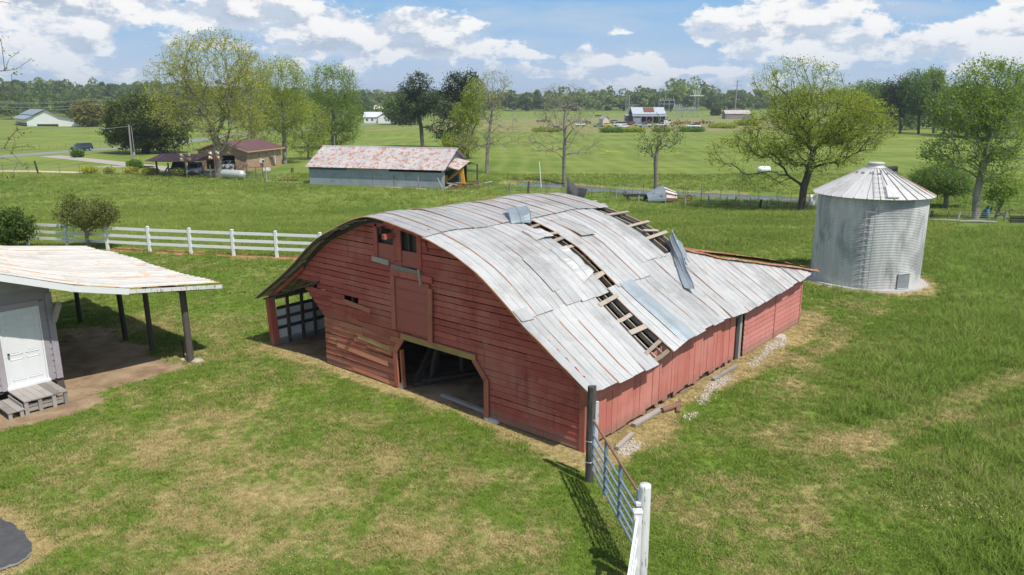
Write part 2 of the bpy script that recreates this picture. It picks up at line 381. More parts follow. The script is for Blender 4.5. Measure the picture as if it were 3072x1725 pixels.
MT['rust'] = plain('rusty iron', (0.17, 0.07, 0.035), 0.85, 0.6, 7.0, rnd=.3)
MT['orange_clay'] = plain('orange gourd', (0.72, 0.36, 0.15), 0.6, 0.4, 5.0, rnd=.4)
MT['yellow_paint'] = plain('yellow machine paint', (0.72, 0.36, 0.02), 0.5, 0.3, 3.0)
MT['tan_soffit'] = plain('tan siding', (0.50, 0.33, 0.22), 0.8, 0.15)
MT['cloth'] = plain('white cloth', (0.74, 0.75, 0.77), 0.9, 0.15)
MT['tarp'] = plain('blue plastic', (0.03, 0.13, 0.24), 0.5, 0.3)
MT['cow'] = plain('black hide', (0.012, 0.011, 0.011), 0.7, 0.3)
MT['dark_void'] = plain('dark interior', (0.03, 0.028, 0.026), 0.95, 0.2)  # near-black colour stands in for the shade inside buildings
MT['steel_grey'] = plain('galvanised steel structure', (0.36, 0.38, 0.40), 0.5, 0.2, 2, .3)
def paint(name, c, rough=.3): return plain(name, c, rough, 0.08, 2.0, rnd=.02)
CARC = {k: paint(k + ' car paint', c) for k, c in dict(white=(.72, .73, .74), silver=(.45, .47, .49), black=(.02, .022, .025), teal=(.035, .065, .075), red=(.30, .03, .03), yellow=(.60, .45, .08), blue=(.28, .36, .45), maroon=(.18, .03, .035), grey=(.22, .24, .25)).items()}
# brick of the house
def brick_mat():
    m, t, b = newmat('buff brick'); co = t.n('ShaderNodeTexCoord').outputs['Object']
    oi = t.n('ShaderNodeObjectInfo').outputs['Random']
    f = t.noise(co, 2.5, 6, .7)
    setc(t, b, t.mix(t.step(t.math('ADD', f, t.math('MULTIPLY', oi, .5)), .4, .95), (.30, .19, .125), (.52, .37, .26)), .9); return m
MT['brick'] = brick_mat()
# corrugated grain bin: zinc with soft grey-blue weathering blotches and a few rust stains
def bin_mat():
    m, t, b = newmat('weathered bin zinc'); co = t.n('ShaderNodeTexCoord').outputs['Object']
    big = t.noise(t.scale(co, (1, 1, .55)), 0.75, 5, .6, .4); st = t.noise(t.scale(co, (5, 5, .5)), 1.0, 6, .65); sm = t.noise(co, 6, 5, .6)
    cc = t.mix(t.step(st, .3, .7), (0.52, 0.52, 0.515), (0.66, 0.66, 0.655))
    cc = t.mix(t.math('MULTIPLY', t.step(big, .46, .64), .70), cc, (0.20, 0.215, 0.235))
    ru = t.noise(t.scale(co, (2.2, 2.2, .8)), .8, 6, .6)
    cc = t.mix(t.math('MULTIPLY', t.step(ru, .66, .74), .45), cc, (0.33, 0.22, 0.14))
    setc(t, b, cc, t.math('ADD', .60, t.math('MULTIPLY', sm, .2)), metal=.0); return m
MT['bin'] = bin_mat()
# ------------------------------------------------------------------ ground
def vnoise(x, y, s, seed=0):
    r = np.random.default_rng(seed).random((64, 64)); x = np.asarray(x) / s; y = np.asarray(y) / s
    xi = np.floor(x).astype(int); yi = np.floor(y).astype(int); fx = x - xi; fy = y - yi
    fx = fx * fx * (3 - 2 * fx); fy = fy * fy * (3 - 2 * fy)
    a = r[xi % 64, yi % 64]; b = r[(xi + 1) % 64, yi % 64]; c = r[xi % 64, (yi + 1) % 64]; d = r[(xi + 1) % 64, (yi + 1) % 64]
    return a * (1 - fx) * (1 - fy) + b * fx * (1 - fy) + c * (1 - fx) * fy + d * fx * fy
def fbm(x, y, s, seed=0): return .55 * vnoise(x, y, s, seed) + .28 * vnoise(x, y, s * .45, seed + 1) + .17 * vnoise(x, y, s * .2, seed + 2)
def sstep(x, a, b):
    t = np.clip((x - a) / (b - a), 0, 1); return t * t * (3 - 2 * t)
def inpoly(x, y, poly):
    poly = np.asarray(poly); n = len(poly); r = np.zeros(np.shape(x), bool); j = n - 1
    for i in range(n):
        xi, yi = poly[i][:2]; xj, yj = poly[j][:2]
        c = ((yi > y) != (yj > y)) & (x < (xj - xi) * (y - yi) / (yj - yi + 1e-12) + xi); r ^= c; j = i
    return r
def segdist(x, y, pts):
    d = np.full(np.shape(x), 1e9)
    for a, b in zip(pts[:-1], pts[1:]):
        ax, ay = a[:2]; bx, by = b[:2]; L = (bx - ax) ** 2 + (by - ay) ** 2
        t = np.clip(((x - ax) * (bx - ax) + (y - ay) * (by - ay)) / L, 0, 1)
        d = np.minimum(d, np.hypot(x - ax - t * (bx - ax), y - ay - t * (by - ay)))
    return d
def gp(pts): return [G(*p)[:2] for p in pts]
CREEK = [G(*p) for p in [(1560, 548), (1640, 553), (1700, 558), (1800, 566), (1950, 575), (2100, 581), (2250, 588), (2400, 594), (2520, 592), (2600, 584)]]
CREEK_Z = -2.4 - 0.20
POLY_TALL = [gp(p) for p in [
    [(2690, 930), (2640, 960), (2580, 1030), (2484, 1140), (2411, 1237), (2460, 1310), (2640, 1285), (2850, 1190), (3400, 980), (3500, 640), (2900, 640), (2810, 830), (2870, 880), (2760, 920)],
    [(2700, 1390), (2640, 1440), (2660, 1510), (2740, 1560), (2805, 1655), (2760, 1800), (3600, 1800), (3600, 1010), (2950, 1250)],
    [(2404, 866), (2404, 912), (2480, 916), (2545, 882), (2550, 862), (2470, 846)]]]
FENCE_A, FENCE_B = np.array([-26.98, 41.73]), np.array([-12.09, 38.29])
def fline(x): return FENCE_B[1] - (x - FENCE_B[0]) * .231
BINC = np.array([15.85, 33.4]); BINR = 2.24
ASPH = [GZ(*p, 0)[:2] for p in [(-300, 1480), (0, 1560), (60, 1595), (95, 1640), (80, 1682), (0, 1712), (-300, 1800)]]
STREAK1 = gp([(2560, 1335), (2700, 1280), (2900, 1190), (3300, 1030)]); STREAK2 = gp([(2780, 1430), (2950, 1350), (3300, 1200)]); STREAK3 = gp([(2330, 1180), (2500, 1010), (2640, 900)])
def masks(x, y):
    u = (x - BO[0]) * BU[0] + (y - BO[1]) * BU[1]; v = (x - BO[0]) * BV[0] + (y - BO[1]) * BV[1]
    n1 = fbm(x, y, 1.6, 3) - .5; n2 = fbm(x, y, .7, 9) - .5
    m = {}
    jx, jy = x + n1 * 1.6, y + (fbm(x, y, 1.6, 21) - .5) * 1.6
    tall = np.zeros_like(x); ro = np.random.default_rng(17)
    for _ in range(6):
        ox, oy = ro.normal(size=2) * .75
        tall += np.any([inpoly(jx + ox, jy + oy, p) for p in POLY_TALL], axis=0) / 6.0
    field = ((x < -4) & (y > fline(x) + .3)) | ((x >= -4) & (v > 14.6 + n1) & (y > 26)) | (y > 41)
    # the mown lane from the barn to the bin and the mown ring round the bin
    br = np.hypot(x - BINC[0], y - BINC[1])
    field &= ~((br < 3.5 + n1) | ((x > 9) & (x < 17.5) & (y < 33.3 + n1 * 2) & (y > 20)))
    m['tall'] = tall; m['field'] = field.astype(float)
    inside = (u > -.05) & (u < 12.35) & (v > 0) & (v < 13.6)
    d = np.where(inside, 1.0, 0.0)
    d = np.maximum(d, sstep(v + n1 * .9, -6.6, -5.9) * sstep(-v + n1 * .9, 2.5, 3.3) * sstep(u + n1 * 1.2, 11.9, 12.5) * sstep(-u + n1 * 2, -21, -17.5))
    d = np.maximum(d, sstep(v, -9.0, -8.0) * sstep(-v + n1, 5.2, 6.0) * sstep(u + n1 * .8, 11.2, 11.8) * (u < 16))
    fd = np.abs(y - fline(x)); d = np.maximum(d, .9 * (1 - sstep(fd + n1 * .9, .15, .75)) * (x > -22) * (x < 3))
    m['dirt'] = d
    m['clay'] = (1 - sstep(fd, .2, 1.2)) * (x < 3)
    dry = .85 * (1 - sstep(-v + n1 * 1.2, .15, .75)) * (v < .2) * (u > -1) * (u < 12.6)
    dry = np.maximum(dry, .85 * (1 - sstep(-u + n1 * 1.3, .45, 1.25)) * (u < .2) * (v > -.8) * (v < 15))
    dry = np.maximum(dry, .9 * (1 - sstep(br + n1 * 1.2, 2.7, 3.4)))
    dry = np.maximum(dry, .7 * (1 - sstep(np.hypot(u - .2, v - 14.4) + n1 * 1.4, .6, 1.6)))
    for q_, am in ((STREAK1, .55), (STREAK2, .5), (STREAK3, .22)): dry = np.maximum(dry, am * (1 - sstep(segdist(x, y, q_) + n1 * .8, .15, .75)))
    ad = segdist(x, y, ASPH); dry = np.maximum(dry, .9 * (1 - sstep(ad + n1 * .6, .12, .5)))
    for (cx_, cy_, sx_, sy_, am) in ((-4.6, 14.2, 3.2, 2.2, .30), (-7.5, 16.5, 2.5, 2.0, .28), (-1.2, 12.6, 2.2, 1.4, .22), (-9.0, 13.2, 2.0, 1.6, .25), (4.6, 13.6, 1.8, 1.4, .15), (7.2, 16.5, 1.6, 1.0, .12), (-10.0, 25.0, 3.5, 3.0, .12)):
        dry = np.maximum(dry, am * 1.6 * np.exp(-((x - cx_) / sx_) ** 2 - ((y - cy_) / sy_) ** 2))
    m['dry'] = dry
    gc = -.80 + .35 * sstep(v, 2, 9) + .12 * np.sin(v * 1.3)
    g = (1 - sstep(np.abs(u - gc) + n2 * .55, .06, .20)) * (v > .4) * (v < 11.8 + n1) * sstep(fbm(x, y, 1.3, 41), .34, .52)
    g = np.maximum(g, (1 - sstep(np.abs(br - 2.45) + n2 * .4, .08, .26)))
    m['gravel'] = g
    m['u'] = u; m['v'] = v; m['br'] = br
    return m
def lines(a, b, step, lo, hi, gr=1.12):
    c = list(np.arange(a, b, step)); s = step; x = b
    while x < hi: c.append(x); s *= gr; x += s
    c.append(hi); s = step; x = a - step
    while x > lo: c.insert(0, x); s *= gr; x -= s
    c.insert(0, lo); return np.array(c)
gx = lines(-30, 34, .19, -3000, 3000, 1.13)
gy = np.concatenate([lines(7, 47, .19, -300, 47.0, 1.2)[:-1], np.arange(47, 100, .45), lines(100, 101, .8, 100, 3500, 1.09)])
gy = np.unique(np.round(gy, 4))
XX, YY = np.meshgrid(gx, gy); xs, ys = XX.ravel(), YY.ravel()
mk = masks(xs, ys)
cdist = segdist(xs, ys, CREEK)
zs = zt(xs, ys)
near = (ys < 120) & (np.abs(xs) < 120)
zs = zs + np.where(near, (fbm(xs, ys, 4.0, 31) - .5) * .06 * (1 - np.clip(mk['dirt'], 0, 1)), 0)
zs = zs + np.where(near, mk['tall'] * .0, 0)
cdist = cdist + (fbm(xs, ys, 2.2, 91) - .5) * 1.5
zs -= np.where(near, .52 * (1 - sstep(cdist, 2.3, 2.95)), 0)
far_hill = sstep(ys, 420, 1500) * 10.0 * (.4 + vnoise(xs, ys, 500, 5)) + sstep(np.hypot(xs - 900, (ys - 900)), 900, 200) * 7.0
far_hill += sstep(-xs, 150, 420) * sstep(ys, 330, 620) * 9.0
zs += far_hill * (ys > 300)
nx, ny = len(gx), len(gy)
ii = np.arange(nx * ny).reshape(ny, nx)
fq = np.stack([ii[:-1, :-1].ravel(), ii[:-1, 1:].ravel(), ii[1:, 1:].ravel(), ii[1:, :-1].ravel()], 1)

def lawn_nodes(t, pos):
    """patchy dry / green lawn tint, shared by the soil sheet and the blades"""
    n1 = t.noise(pos, .32, 3, .55); n2 = t.noise(pos, 1.25, 4, .6, .4); n3 = t.noise(pos, 5.0, 4, .6)
    d = t.math('ADD', t.math('MULTIPLY', n1, .62), t.math('ADD', t.math('MULTIPLY', n2, .55), t.math('MULTIPLY', n3, .25)))
    return n1, n2, n3, d
def ground_mat():
    m, t, b = newmat('ground'); pos = t.n('ShaderNodeNewGeometry').outputs['Position']
    A = lambda k: t.n('ShaderNodeAttribute', attribute_name=k).outputs['Fac']
    n1, n2, n3, d = lawn_nodes(t, pos)
    n4 = t.noise(pos, 24, 4, .65); hr = t.noise(t.scale(pos, (26, 60, 26)), 1.0, 3, .6)
    green = t.mix(t.step(t.math('ADD', n3, t.math('MULTIPLY', n4, .6)), .5, 1.1), (.108, .184, .022), (.20, .285, .046))
    tan = t.mix(n4, (.34, .265, .11), (.51, .415, .20))
    lawn = t.mix(t.step(t.math('ADD', d, t.math('MULTIPLY', A('dry'), .42)), .69, .95), green, tan)
    big = t.noise(pos, .045, 4, .6); lo = t.noise(pos, .18, 4, .6)
    ff = t.step(t.math('ADD', t.math('MULTIPLY', big, .6), t.math('ADD', t.math('MULTIPLY', lo, .35), t.math('MULTIPLY', n3, .25))), .42, .78)
    field = t.mix(ff, (.112, .180, .028), (.225, .275, .056))
    sw = t.noise(t.scale(pos, (.35, 1.6, 1)), .11, 5, .6); field = t.mix(t.math('MULTIPLY', t.step(sw, .45, .68), .5), field, (.085, .145, .02))
    sw2 = t.noise(t.scale(pos, (.25, 2.2, 1)), .07, 4, .6); field = t.mix(t.math('MULTIPLY', t.step(sw2, .55, .72), .45), field, (.30, .30, .10))
    # mowing lines over the far pasture
    px = t.n('ShaderNodeSeparateXYZ', {'Vector': pos}).outputs
    wv = t.math('SINE', t.math('MULTIPLY', t.math('ADD', px[0], t.math('MULTIPLY', t.noise(pos, .02, 2), 14.0)), 1.6))
    field = t.mix(t.math('MULTIPLY', t.math('MULTIPLY', t.step(wv, -.3, .9), t.step(px[1], 95.0, 120.0)), .30), field, (.27, .285, .08))
    fl = t.math('MULTIPLY', t.step(t.noise(pos, .035, 3, .5), .55, .68), t.step(t.noise(t.scale(pos, (1, .35, 1)), .6, 4, .7), .52, .62))
    field = t.mix(t.math('MULTIPLY', fl, t.math('MULTIPLY', t.step(px[1], 90.0, 130.0), .55)), field, (.50, .46, .05))
    tall = t.mix(n3, (.08, .15, .018), (.16, .24, .035))
    yn = t.noise(t.scale(pos, (1, .6, 1)), .16, 5, .65); field = t.mix(t.math('MULTIPLY', A('yard'), t.step(yn, .36, .60)), field, t.mix(n2, (.22, .165, .085), (.36, .29, .16)))
    c = t.mix(A('field'), lawn, field); c = t.mix(A('tall'), c, tall)
    dirt = t.mix(t.step(t.math('ADD', n2, t.math('MULTIPLY', n4, .4)), .4, .95), (.20, .125, .07), (.42, .31, .20))
    dirt = t.mix(A('clay'), dirt, t.mix(n4, (.33, .15, .05), (.50, .29, .13)))
    c = t.mix(t.step(t.math('ADD', A('dirt'), t.math('MULTIPLY', t.math('SUBTRACT', n3, .5), .5)), .35, .7), c, dirt)
    c = t.mix(t.math('MULTIPLY', A('bank'), t.step(n3, .42, .6)), c, (.34, .26, .16))
    grv = t.mix(t.n('ShaderNodeTexVoronoi', {'Vector': pos, 'Scale': 22.0}).outputs['Color'], (.38, .33, .26), (.62, .57, .48))
    c = t.mix(t.step(t.math('ADD', A('gravel'), t.math('MULTIPLY', t.math('SUBTRACT', n4, .5), .9)), .4, .65), c, grv)
    setc(t, b, c, .95, t.math('ADD', t.math('MULTIPLY', n4, .6), t.math('MULTIPLY', hr, .6)), .6, .05)
    b.inputs['Specular IOR Level'].default_value = .15
    return m
MT['ground'] = ground_mat()
bank = (1 - sstep(np.abs(cdist - 2.75), .25, .8)) * (fbm(xs, ys, 2.6, 77) > .42)
YP = gp([(1480, 397), (1800, 398), (2300, 394), (2420, 380), (2300, 353), (1480, 359), (1300, 366), (1300, 374)])
yard = inpoly(xs + (vnoise(xs, ys, 9, 12) - .5) * 14, ys + (vnoise(xs, ys, 9, 13) - .5) * 22, YP).astype(float) * .9
yard = np.maximum(yard, .8 * inpoly(xs, ys + (vnoise(xs, ys, 12, 14) - .5) * 12, gp([(1100, 388), (1330, 388), (1330, 380), (1100, 380)])))
ground = npmesh('ground', np.stack([xs, ys, zs], 1), fq, MT['ground'], smooth=True,
                attrs={k: ('FLOAT', a) for k, a in dict(dry=mk['dry'], dirt=mk['dirt'], clay=mk['clay'], tall=mk['tall'], field=mk['field'], gravel=mk['gravel'], bank=bank, yard=yard).items()})
tag(ground, 'grass and bare soil ground of the farm out to the horizon', kind='structure')
def gz(x, y):
    z = float(zt(x, y))
    if 8 < y < 120: z += float((fbm(np.array([x]), np.array([y]), 4.0, 31)[0] - .5) * .06)
    return z

def ribbon(pts, hw, z0, name, mat, label, n=8, closed=False):
    P_ = []
    for a, b in zip(pts[:-1], pts[1:]):
        for k in range(n): P_.append(np.array(a[:2]) + (np.array(b[:2]) - np.array(a[:2])) * k / n)
    P_.append(np.array(pts[-1][:2])); vs = []; 
    # soften the corners
    for _ in range(6): P_ = [P_[0]] + [(P_[i - 1] + 2 * P_[i] + P_[i + 1]) / 4 for i in range(1, len(P_) - 1)] + [P_[-1]]
    for i, p in enumerate(P_):
        d = P_[min(i + 1, len(P_) - 1)] - P_[max(i - 1, 0)]; d = d / np.linalg.norm(d); nrm = np.array([-d[1], d[0]])
        for s in (-1, -.33, .33, 1):
            q = p + nrm * hw * s; vs.append((q[0], q[1], z0 if z0 is not None else gzf(q[0], q[1]) + .02))
    m = len(P_); fs = [(i * 4 + k, i * 4 + k + 1, (i + 1) * 4 + k + 1, (i + 1) * 4 + k) for i in range(m - 1) for k in range(3)]
    o = MB().add(vs, fs).build(name, mat); tag(o, label, kind='structure'); return o
def gzf(x, y):
    z = gz(x, y)
    if y > 300:
        z += (sstep(y, 420, 1500) * 10.0 * (.4 + float(vnoise(np.array([x]), np.array([y]), 500, 5)[0])) + float(sstep(np.hypot(x - 900, y - 900), 900, 200)) * 7.0 + float(sstep(-x, 150, 420) * sstep(y, 330, 620)) * 9.0)
    return float(z)
# water
def water_mat():
    m, t, b = newmat('creek water'); co = t.n('ShaderNodeNewGeometry').outputs['Position']
    setc(t, b, (.085, .082, .072), .22, t.noise(t.scale(co, (1, 3, 1)), 3.5, 3, .5), .08, .02); b.inputs['Specular IOR Level'].default_value = .32
    return m
ribbon(CREEK, 2.7, CREEK_Z, 'creek_water', water_mat(), 'narrow grey creek beyond the wire fence', 6)
# asphalt corner, roads
poly = list(ASPH)
for _ in range(3):
    q_ = []
    for i in range(len(poly)): a_, b_ = np.array(poly[i]), np.array(poly[(i + 1) % len(poly)]); q_ += [a_ * .75 + b_ * .25, a_ * .25 + b_ * .75]
    poly = q_
ce = np.mean(poly, axis=0); rq = np.random.default_rng(4)
lo_ = [ce + (np.array(p) - ce) * (1.03 + .02 * rq.random()) for p in poly]
pe = MB(); pe.add([(p[0], p[1], .022) for p in lo_], [tuple(range(len(lo_)))]); tag(pe.build('driveway_rim', plain('worn pale asphalt rim', (.22, .21, .20), .95, .9, 9.0)), 'pale crumbling rim of the asphalt corner', kind='structure')
pm = MB(); pm.add([(p[0] + rq.normal() * .012, p[1] + rq.normal() * .012 + .05, .028) for p in poly], [tuple(range(len(poly)))])
tag(pm.build('driveway_edge', MT['asphalt']), 'rounded corner of dark asphalt in the near lawn', kind='structure')
ROAD = [G(*p) for p in [(-500, 505), (-200, 484), (0, 470), (245, 452), (420, 440), (600, 420), (720, 402), (900, 389), (1100, 373), (1300, 366), (1500, 361), (1700, 357), (2000, 350)]]
ribbon(ROAD, 3.1, None, 'road', MT['road'], 'grey two-lane country road', 10)
e1 = []
DR = gp([(150, 468), (230, 476), (330, 487), (440, 499), (560, 514), (660, 524), (720, 526)])
ribbon(DR, 1.9, None, 'gravel_drive', MT['drive'], 'pale gravel drive from the road to the brick house', 8)
ribbon(gp([(298, 499), (340, 501), (400, 499), (450, 502)]), 1.6, None, 'drive_apron', MT['drive'], 'widened gravel apron beside the drive', 6)
ribbon(gp([(-200, 515), (0, 513), (120, 514), (240, 518)]), 1.1, None, 'dirt_strip', plain('pale bare soil', (.50, .40, .28), .95, .4, .5), 'pale bare strip along the field fence', 6)
ribbon(gp([(640, 529), (760, 541), (920, 549), (1100, 558), (1330, 571), (1440, 577)]), .28, None, 'footpath', plain('pale trodden soil', (.52, .45, .32), .95, .3, .5), 'thin pale strip along the fence below the grey shed', 6)
# ------------------------------------------------------------------ the red barn (local x = v along the side, y = u along the front)
barn = thing('barn', 'long low red barn with a rounded torn sheet-metal roof', 'barn', tuple(BO), BROT)
PR = np.array([(-.32, 1.66), (.29, 2.05), (1.44, 2.77), (2.1, 3.27), (2.87, 3.80), (3.72, 4.18), (4.49, 4.41), (5.25, 4.57), (6.15, 4.71), (6.6, 4.76), (6.98, 4.76),
               (7.53, 4.62), (8.17, 4.36), (8.7, 4.14), (9.21, 3.88), (9.81, 3.45), (10.32, 3.04), (11.27, 2.41), (12.01, 1.96), (12.67, 1.56)])
_uu = np.linspace(-.32, 12.67, 400); _zz = np.interp(_uu, PR[:, 0], PR[:, 1])
_k = np.ones(13) / 13; _zs = np.convolve(np.pad(_zz, 6, mode='reflect', reflect_type='odd'), _k, 'valid')
WOB = np.array([(-.5, .02), (.2, -.13), (1.5, -.16), (3.0, -.15), (4.2, .07), (6.3, .11), (8.2, -.03), (9.6, .07), (11.5, .16), (14.2, .28)])
def rz(u, v=4.0):
    z = float(np.interp(u, _uu, _zs))
    if u < -.32: z = float(_zs[0]) + (u + .32) * .62
    k = min(max((2.3 - u) / 2.2, 0), 1)
    z += k * float(np.interp(v, WOB[:, 0], WOB[:, 1]))
    k2 = min(max((4.9 - abs(u - 6.5)) / 3, 0), 1)
    return z + k2 * (.03 * math.sin(v * 1.1 + 1) + .02 * math.sin(v * 2.3)) - .035 * max(0, v - 5) * k2
def uinv_left(z):           # where the left slope of the roof reaches height z
    us = np.linspace(6.8, 12.66, 300); zz = np.array([np.interp(q, _uu, _zs) for q in us]); return float(np.interp(-z, -zz, us))
def uinv_right(z):
    us = np.linspace(-.32, 6.6, 300); zz = np.array([np.interp(q, _uu, _zs) for q in us]); return float(np.interp(z, zz, us))
V5 = [(0, 0), (.025, .02), (.05, 0), (.48, 0), (.5, .02), (.52, 0), (.95, 0), (.975, .02), (1, 0)]
CORR = [(i / 20, .012 * (i % 2)) for i in range(21)]
def sheet(parent, mat, fz, a0, a1, b0, b1, lift=0.0, prof=V5, nb=7, skew=0.0, dent=.010, name='roof_sheet', cut=None, bend=0.0, num=[0]):
    """one roof sheet: a = across the sheet, b = down the slope; fz(a, b) gives the surface"""
    num[0] += 1; ph = rr(0, 9); vs = []; at = []; n = len(prof)
    cr = [(rr(0, 1), rr(0, 1), rr(.15, .4), rr(-1, 1)) for _ in range(3)]
    for j in range(nb + 1):
        tb = j / nb
        for (ta, h) in prof:
            a = a0 + (a1 - a0) * ta + skew * (tb - .5); bb = b0 + (b1 - b0) * tb
            if cut is not None: bb = cut(a, bb)
            dz = sum(c[3] * dent * math.exp(-(((ta - c[0]) ** 2 + (tb - c[1]) ** 2) / c[2] ** 2)) for c in cr)
            dz += bend * (max(0, tb - .75) * 4) ** 2 * (.5 + ta)
            x, y, z, nx_, ny_, nz_ = fz(a, bb)
            q = h + lift + dz
            vs.append((x + nx_ * q, y + ny_ * q, z + nz_ * q)); at.append((ta, tb * abs(b1 - b0), num[0] * 1.37))
    fs = [(j * n + k, j * n + k + 1, (j + 1) * n + k + 1, (j + 1) * n + k) for j in range(nb) for k in range(n - 1)]
    return MB().add(vs, fs, at).build(name, mat, parent, attr=True)
def bfz(v, u):              # barn roof surface, a = v, b = u
    e = .05; z = rz(u, v); s = (rz(u + e, v) - rz(u - e, v)) / (2 * e); L = math.hypot(1, s)
    return v, u, z, 0.0, -s / L, 1 / L
# roof frame: the ridge board and wall plates carry rafters, laths and sheets
rm = MB(); rm.beam((-.2, 6.55, 4.45), (8.4, 6.55, 4.33), .05, .2); rm.beam((.05, .1, 1.55), (8.4, .1, 1.45), .12, .1); rm.beam((.05, 12.15, 1.68), (8.4, 12.15, 1.68), .14, .14)
roof = rm.build('roof', MT['inner_wood_shaded'], barn)
def rafter(v, u0=-.2, u1=12.45, m=None):
    us = np.linspace(u0, u1, max(4, int((u1 - u0) / .6))); vs = []
    for q in us:
        z = rz(q, v) - .066
        for dx, dz in ((-.022, -.14), (.022, -.14), (.022, 0), (-.022, 0)): vs.append((v + dx, q, z + dz))
    n = len(us); fs = [(i * 4 + k, i * 4 + (k + 1) % 4, (i + 1) * 4 + (k + 1) % 4, (i + 1) * 4 + k) for i in range(n - 1) for k in range(4)] + [(0, 1, 2, 3), tuple(range((n - 1) * 4, n * 4))[::-1]]
    MB().add(vs, fs).build('rafter', m or MT['old_wood'], roof)
for v in [.04, .7, 1.4, 2.05, 2.62, 2.92, 3.22, 3.5, 3.78, 4.1, 4.75, 5.4, 6.05, 6.7, 7.3, 7.7, 8.04, 8.36]: rafter(v, m=MT['lath'] if (v > 7.0 or 2.8 < v < 3.9) else None)
for u in [4.40, 3.9, 3.55, 3.12, 2.72, 2.12, 1.88, 1.46, 1.28, .92, .46, .04, -.22, 5.1, 6.0, 7.2, 8.2, 9.2, 10.2, 11.2, 12.1]:
    v1 = 7.15 if u < 5.2 else 8.3; segs = [(-.22, v1)] if u in (3.12, 2.12, .92, -.22) or u > 5 else ([(-.22, 3.27), (3.88, v1)] if u > 1.8 else [(-.22, 2.64), (3.52, v1)])
    for (a, b) in segs:
        n = 16; mm = MB(); vs = []
        for i in range(n + 1):
            v = a + (b - a) * i / n; z = rz(u, v) - .050
            s = (rz(u + .05, v) - rz(u - .05, v)) / .1; q = Vector((0, 1, s)).normalized(); nn = Vector((0, -s, 1)).normalized()
            c = Vector((v, u, z)); hw = .055
            for dy, dz in ((-hw, -.011), (hw, -.011), (hw, .011), (-hw, .011)): vs.append(c + q * dy + nn * dz)
        fs = [(i * 4 + k, i * 4 + (k + 1) % 4, (i + 1) * 4 + (k + 1) % 4, (i + 1) * 4 + k) for i in range(n) for k in range(4)] + [(3, 2, 1, 0), tuple(range(n * 4, n * 4 + 4))]
        mm.add(vs, fs).build('lath', MT['lath'], roof)
# broken lath ends left across the torn slot and at the open end
for (v0, v1, u, du, hh) in [(3.2, 3.95, 4.28, .05, .0), (3.2, 3.92, 3.72, -.04, .005), (3.22, 3.80, 3.42, .03, .0), (3.0, 3.85, 2.02, .06, .01), (2.6, 3.55, 1.40, .03, .03),
                           (2.58, 3.5, .0, .04, .0), (2.75, 3.5, .50, -.03, .0), (7.5, 8.5, 5.42, .02, .02), (7.05, 8.46, 5.02, .03, .0), (7.05, 8.56, 4.18, .02, .0), (7.05, 8.5, 3.36, .02, .0), (7.1, 8.6, 2.72, .03, .0), (7.6, 8.3, 2.98, -.06, .0), (2.8, 3.3, 3.02, .1, .0)]:
    c0 = Vector((v0, u - du, rz(u - du, v0) + hh)); c1 = Vector((v1, u + du, rz(u + du, v1) + hh + rr(-.02, .03)))
    s = (rz(u + .05, v0) - rz(u - .05, v0)) / .1
    MB().beam(c0, c1, rr(.10, .15), .024, (0, -s, 1)).build('lath', MT['lath'], roof)
# sheets ------------------------------------------------------------
def cols(bounds): return list(zip(bounds[:-1], bounds[1:]))
ROOFN = 0
def put(mat, bounds, u0, u1, nb, skip=(), **kw):
    global ROOFN
    for i, (a, b) in enumerate(cols(bounds)):
        if i in skip: continue
        k = dict(kw)
        sheet(roof, mat, bfz, a - .02, b + .02, u0 + rr(-.03, .03), u1 + rr(-.03, .03), lift=.012 + .006 * (i % 2) + kw.get('l0', 0), nb=nb, dent=kw.get('dent', .012), skew=rr(-.03, .03), bend=rr(.0, .012))
        ROOFN += 1
toprow = [-.34] + [.28 + .605 * i for i in range(14)]
put(MT['roof_top'], toprow, 8.45, 4.72, 14, l0=.02, dent=.016)
midrow = [-.36, .28, .9, 1.52, 2.14, 2.74, 3.32, 3.86, 4.46, 5.02, 5.54, 6.08, 6.62, 7.16]
for i, (a, b) in enumerate(cols(midrow)):
    if i == 6: continue
    lo = 1.62 if a < 5.3 else 2.02
    sheet(roof, MT['roof'], bfz, a - .02, b + .02, 4.80 + rr(-.04, .03), lo + rr(-.04, .02), lift=.010 + .006 * (i % 2), nb=12, dent=.022 if i in (4, 5, 7, 8) else .012, skew=rr(-.05, .05), bend=rr(0, .03))
lowrow = [-.36, .26, .86, 1.46, 2.06, 2.68, 3.46, 4.02, 4.62, 5.22, 5.82, 6.42, 7.02, 7.62, 8.26]
for i, (a, b) in enumerate(cols(lowrow)):
    if i == 5: continue
    hi = 1.70 if a < 5.2 else 2.10
    if i == 7:
        sheet(roof, MT['roof_new'], bfz, a - .03, b + .03, 1.66, -.36, lift=.03, prof=CORR, nb=9, dent=.006, name='roof_sheet'); continue
    sheet(roof, MT['roof'], bfz, a - .02, b + .02, hi + rr(-.03, .03), -.34 + rr(-.05, .04), lift=.004 + .006 * (i % 2), nb=9, dent=.024 if i in (3, 4, 6) else .014, skew=rr(-.04, .04), bend=rr(-.02, .02))
for i, (a, b) in enumerate(cols(toprow)):
    for (u0, u1) in ((8.36, 10.6), (10.5, 12.70)):
        sheet(roof, MT['roof'], bfz, a - .02 - (.09 if i == 0 else 0), b + .02, u0, u1 + rr(-.05, .05), lift=.010 + .006 * (i % 2), nb=6)
# patches nailed over the laps near the front
sheet(roof, MT['roof'], bfz, -.34, .12, 1.84, 1.56, lift=.04, prof=[(0, 0), (.5, 0), (1, 0)], nb=2, name='patch')
sheet(roof, MT['roof'], bfz, 1.42, 1.75, 3.0, 2.0, lift=.035, prof=[(0, 0), (.5, .01), (1, 0)], nb=4, name='patch')
